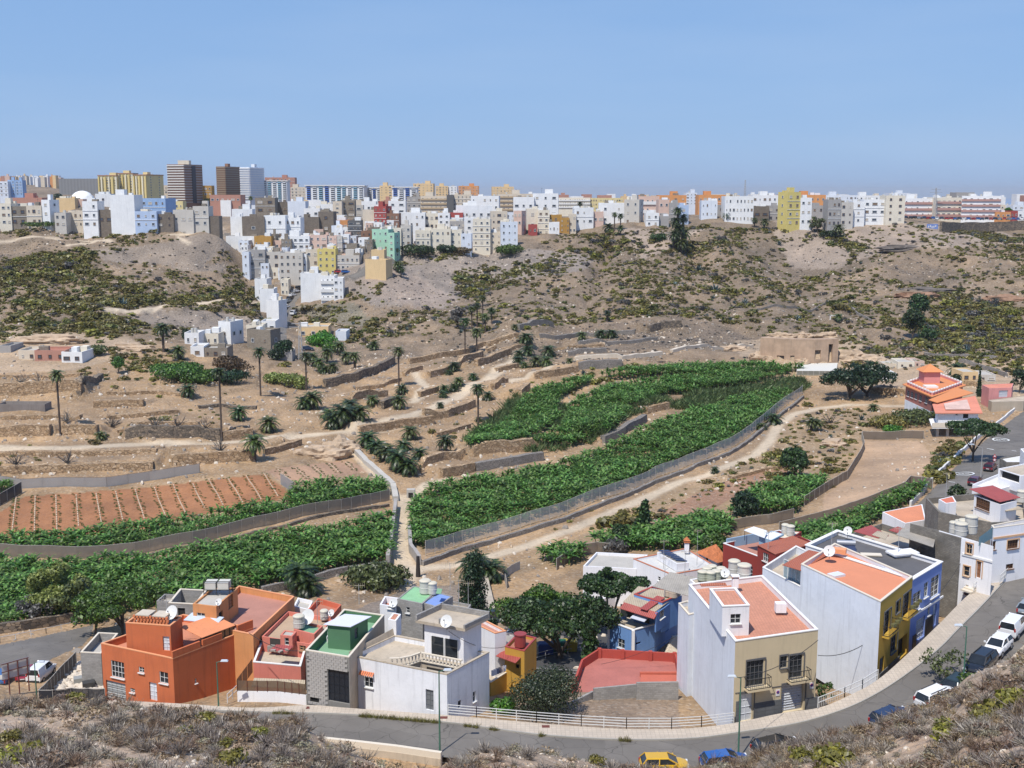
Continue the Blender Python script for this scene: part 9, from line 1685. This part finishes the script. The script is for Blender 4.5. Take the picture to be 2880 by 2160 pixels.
# path wall behind the conifer
groundwall('lane_wall','narrow concrete lane wall behind the dark conifer',[tuple(T(x,y)[:2])for x,y in[(1372,1640),(1385,1700),(1395,1745)]][::-1],1.2,CON,t=1.6);groundwall('lane_wall','white curved lane wall beside the second laurel',[tuple(T(x,y)[:2])for x,y in[(1600,1762),(1680,1752),(1735,1735)]],1.0,WH2,t=.3);groundwall('lane_wall','white lane wall with a tiled edge behind the laurels',[tuple(T(x,y)[:2])for x,y in[(1640,1745),(1700,1720),(1745,1700)]],1.8,WH2,t=.3)
# ------------------------------------------------------------------ cars
def paintm(nm,c):
 key=('car',nm)
 if key in MATS:return MATS[key]
 g=NG('car_paint_'+nm);g.col(c);g.rough(.28);g.b.inputs['Coat Weight'].default_value=.6;MATS[key]=g.m;return g.m
TYRE=plain('tyre',(.02,.02,.02),.85);RIM=plain('rim',(.42,.43,.45),.35,.6);HL=plain('headlight',(.75,.77,.8),.15);TL=plain('taillight',(.35,.02,.02),.25);BMP=plain('black_trim',(.03,.03,.03),.6);CGL=glassy('car_glass',(.018,.022,.026),.05);PLT=plain('number_plate',(.7,.7,.68),.5)
KIND={'hatch':(4.1,1.76,1.46,[(-2.05,.42,.72,.70),(-1.98,.3,.9,.82),(-1.5,.24,.97,.87),(0,.24,.99,.88),(.85,.24,.96,.88),(1.45,.24,.86,.86),(1.92,.3,.72,.78),(2.05,.4,.6,.66)],(-1.95,1.08,-1.55,.28)),
 'suv':(4.5,1.84,1.72,[(-2.22,.45,.95,.78),(-2.18,.36,1.06,.86),(-1.6,.3,1.1,.91),(0,.3,1.12,.92),(.95,.3,1.1,.91),(1.6,.3,1.02,.89),(2.1,.36,.88,.82),(2.24,.48,.72,.7)],(-2.12,1.15,-1.85,.45)),
 'van':(4.45,1.82,1.84,[(-2.2,.4,1.05,.82),(-2.18,.32,1.12,.88),(-1.4,.28,1.14,.9),(0,.28,1.14,.9),(1.1,.28,1.1,.9),(1.6,.28,1.0,.88),(2.05,.34,.84,.8),(2.2,.44,.66,.68)],(-2.16,1.35,-2.08,.62))}
def car(c,hd,kind,nm,col,label,detail=True,grp=None,pitch=0):
 L,Wd,Hh,st,(gb,gf,rb,rf)=KIND[kind];root=thing('parked_car',label,'van' if kind=='van' else 'car',(0,0,0),grp);pm=paintm(nm,col);mb=MB();ring=[]
 for x,zb_,zt_,hw in st:
  prof=[(-hw*.9,zb_),(-hw,zb_+(zt_-zb_)*.3),(-hw*.99,zb_+(zt_-zb_)*.7),(-hw*.93,zt_-.03),(-hw*.6,zt_+.01),(hw*.6,zt_+.01),(hw*.93,zt_-.03),(hw*.99,zb_+(zt_-zb_)*.7),(hw,zb_+(zt_-zb_)*.3),(hw*.9,zb_)];ring.append(len(mb.v));mb.v+=[(x,y,z)for y,z in prof]
 for a,b in zip(ring,ring[1:]):
  for k in range(10):mb.f.append((a+k,a+(k+1)%10,b+(k+1)%10,b+k)[::-1]);mb.mi.append(0)
 mb.f.append(tuple(ring[0]+k for k in range(10)));mb.f.append(tuple(ring[-1]+k for k in range(9,-1,-1)));mb.mi+=[0,0];mb.build('body',pm,root,smooth=False)
 zb_=st[3][2]-.02;hw=st[3][3]*.93;hr=hw*.78;lo=[(gb,-hw),(gf,-hw*.9),(gf,hw*.9),(gb,hw)];hi=[(rb,-hr),(rf,-hr),(rf,hr),(rb,hr)];mb=MB()
 for k in range(4):j=(k+1)%4;mb.quad((*lo[k],zb_),(*lo[j],zb_),(*hi[j],Hh-.06),(*hi[k],Hh-.06))
 mb.build('window_glass',CGL,root);mb=MB();e=.03;mb.quad(*[(x+(e if x>0 else-e),y*1.02,Hh-.06)for x,y in hi]);mb.quad(*[(x*.92,y*.85,Hh)for x,y in hi])
 for k in range(4):j=(k+1)%4;A,B=hi[k],hi[j];mb.quad((A[0]+(e if A[0]>0 else-e),A[1]*1.02,Hh-.06),(B[0]+(e if B[0]>0 else-e),B[1]*1.02,Hh-.06),(B[0]*.92,B[1]*.85,Hh),(A[0]*.92,A[1]*.85,Hh))
 mb.build('roof',pm,root);mb=MB()
 for k in range(4):mb.bar((*lo[k],zb_),(*hi[k],Hh-.05),.09)
 for sy in(-1,1):
  xm=(gb+gf)/2-.1;mb.bar((xm,sy*hw*.99,zb_),(xm*.95,sy*hr*1.02,Hh-.05),.08)
  if kind=='van':mb.quad((gb,sy*(hw+.012),zb_),(xm-.1,sy*(hw+.012),zb_),(xm-.15,sy*(hr+.012),Hh-.08),(rb,sy*(hr+.012),Hh-.08))
 mb.build('pillar',pm,root)
 for sx in(-.62,.62):
  for sy in(-1,1):x=sx*L/2;y=sy*(Wd/2-.1);mb=MB();mb.cyl((x,y-.11,.32),(x,y+.11,.32),.33,n=16);wh=mb.build('wheel',TYRE,root);mb=MB();mb.cyl((x,y+sy*.09,.32),(x,y+sy*.125,.32),.2,n=10);mb.build('rim',RIM,wh)
 if detail:
  fx,fz=st[-2][0],st[-2][2];bx,bz=st[0][0],st[0][2]
  for sy in(-1,1):
   mb=MB();mb.box((fx+.02,sy*Wd*.36,fz-.1),(.22,.32,.14));mb.build('headlight',HL,root);mb=MB();mb.box((bx+.04,sy*Wd*.41,bz+(.1 if kind!='hatch' else 0)),(.12,.16,.34));mb.build('taillight',TL,root);mb=MB();mb.box((gf-.25,sy*(Wd/2+.1),zb_+.08),(.12,.2,.14));mb.build('mirror',pm,root)
  for x,s in((st[-1][0]-.04,1),(bx+.02,-1)):mb=MB();mb.box((x,0,.42),(.12,Wd*.82,.2));mb.build('bumper',BMP,root);mb=MB();mb.box((x+s*.07,0,.5 if s>0 else .62),(.02,.5,.11));mb.build('number_plate',PLT,root)
  if kind=='suv':
   for sy in(-1,1):mb=MB();mb.bar((-1.5,sy*.58,Hh+.05),(.4,sy*.58,Hh+.05),.05);mb.build('roof_rail',BMP,root)
 root.location=c;root.rotation_euler=(0,pitch,hd);return root
SNP=[Vc(v)for v in SN]
def near_tan(p):
 i=min(range(len(SNP)-1),key=lambda k:(SNP[k]-p).length);d=SNP[i+1]-SNP[i];return math.atan2(d.y,d.x),SNP[i].lerp(SNP[i+1],.5),-math.atan2(d.z,math.hypot(d.x,d.y))
def street_car(x,y,kind,nm,col,label,flip=False):
 p=P(x,y,zs(x-70));a,q,pt=near_tan(p);pos=p+Vc((0,0,.02));car(pos,a+(math.pi if flip else 0),kind,nm,col,label,pitch=(pt if not flip else-pt))
street_car(1868,2170,'hatch','yellow',(.62,.36,.01),'yellow car half hidden behind the near slope');street_car(2040,2160,'hatch','blue',(.02,.10,.34),'bright blue car half hidden behind the near slope');street_car(2185,2118,'hatch','black',(.012,.013,.015),'dark car almost hidden at the start of the bend');street_car(2510,2035,'hatch','navy',(.02,.035,.08),'dark blue car with only its roof showing above the slope')
street_car(2640,1982,'suv','white',(.78,.78,.78),'white car with a black rear window behind the slope crest');street_car(2700,1938,'hatch','dark_green',(.02,.03,.025),'very dark car under the thin sapling');street_car(2757,1886,'suv','black',(.012,.013,.015),'black off road car parked facing down the street',flip=True);street_car(2806,1832,'hatch','white',(.78,.78,.78),'small white hatchback parked facing down the street',flip=True);street_car(2850,1780,'van','white',(.78,.78,.78),'white delivery van with a dark rear window',flip=False);street_car(2895,1722,'hatch','silver',(.25,.29,.33),'silver blue car at the right edge of the picture')
lx=T(75,1905);car(lx+Vc((0,0,.02)),1.75,'hatch','crimson',(.30,.03,.06),'dark red car on the lower road behind the billboard');lx=T(10,1915);car(lx,1.7,'hatch','mid_blue',(.04,.12,.30),'blue car at the left edge on the lower road');lx=T(118,1905);car(lx,1.5,'van','white',(.78,.78,.78),'white vehicle beside the dark red car on the lower road')
lx=T(2742,1362);car(lx,.95,'hatch','maroon',(.10,.012,.02),'dark maroon car beside the trimmed bush on the right hand road');lx=T(2785,1322);car(lx,.95,'hatch','maroon',(.10,.012,.02),'dark car in the tree shade on the right hand road');lx=T(865,985);car(lx,.3,'hatch','navy',(.02,.035,.08),'dark blue car parked beside the dark dome shaped tree')
CC=[('white',(.78,.78,.78)),('black',(.012,.013,.015)),('silver',(.25,.29,.33)),('red',(.35,.02,.02)),('blue',(.02,.10,.34)),('navy',(.02,.035,.08))]
CN={'white':'white','black':'black','silver':'silver grey','red':'red','blue':'blue','navy':'dark blue'}
for i,(x,y,k,hd,l)in enumerate([(843,812,1,.9,'black car highest on the steep town street'),(832,822,0,1.0,'white car near the top of the steep town street'),(824,833,0,1.1,'white car below the first white one on the steep street'),(817,842,1,1.2,'black car in the middle of the parked row on the steep street'),(811,850,2,1.2,'silver car in the middle of the parked row on the steep street'),(806,866,0,1.3,'small white car moving down the steep street'),(797,890,1,1.4,'black car beside the lowest white terrace house'),(790,902,5,1.4,'lowest dark car beside the white terrace houses'),(826,885,0,1.4,'white van on the right side of the steep street'),(953,768,3,.2,'red car on the upper bend below the yellow house'),(973,768,4,.2,'blue car right of the red one on the upper bend'),(940,770,1,.2,'dark car left of the red one on the upper bend'),(792,868,1,1.3,'dark car against the terrace houses')]):
 car(T(x,y),hd,'van' if 'van' in l else 'hatch',*CC[k],l,detail=False)
for i in range(27):
 x=2548+i*12.6;k=int(RNG.integers(6));c=PD(x,612+8*(i/26 if i<14 else .5)-(0 if i%2 else 1),628);zg=float(H(np.array([c.x]),np.array([c.y]))[0]);car(Vc((c.x,c.y,max(zg,c.z-.6))),1.2+RU(-.3,.3),'hatch',*CC[k],'%s car in the row parked on the edge above the dark stone wall'%CN[CC[k][0]],detail=False,grp='%s cars parked above the dark stone wall'%CN[CC[k][0]])
# sapling by the lamp and small street plants
tree(0,0,'loose',2.4,3.6,'olive','thin sapling with sparse leaves beside the street lamp',.05,520,.2,pos=P(2655,1925,2.6));tree(0,0,'bush',1.3,1.6,'green','leafy shrub over the dark car at the crest',0,500,.2,pos=P(2712,1940,3.4));tree(0,0,'loose',1.1,2.2,'green','thin green sapling before the blank white side',.03,220,.2,pos=P(2315,1975,.4))
# sign posts
c=T(2795,1318);root=thing('road_sign','warning triangle and round sign on one post by the tree shade','road sign',tuple(c));MB().cyl(c,c+Vc((0,0,2.6)),.04,n=6).build('post',RAIL,root);mb=MB();t=c+Vc((0,-.05,2.5));mb.quad(t+Vc((-.4,0,-.35)),t+Vc((.4,0,-.35)),t+Vc((0,0,.35)));mb.build('triangle',SIGNR,root);mb=MB();t2_=t+Vc((0,-.01,-.04));mb.quad(t2_+Vc((-.22,0,-.2)),t2_+Vc((.22,0,-.2)),t2_+Vc((0,0,.18)));mb.build('triangle_face',SIGNW,root);mb=MB();mb.cyl(t+Vc((0,0,-.8)),t+Vc((0,-.02,-.8)),.3,n=16);mb.build('disc',SIGNR,root);mb=MB();mb.cyl(t+Vc((0,-.03,-.8)),t+Vc((0,-.04,-.8)),.2,n=16);mb.build('disc_face',SIGNW,root)
# ------------------------------------------------------------------ the air
hz_=MB();hz_.box((0,13000,13),(64000,28000,222));g=NG('haze_air');g.t.nodes.remove(g.b);pv=g.n('ShaderNodeVolumePrincipled');pv.inputs['Color'].default_value=(.97,.98,1,1);pv.inputs['Density'].default_value=HAZE;pv.inputs['Anisotropy'].default_value=.2;g.l(pv.outputs[0],g.o.inputs['Volume'])
o=hz_.build('haze',g.m);tag(o,'thin pale haze filling the air over the valley and the sea','haze',kind='stuff')
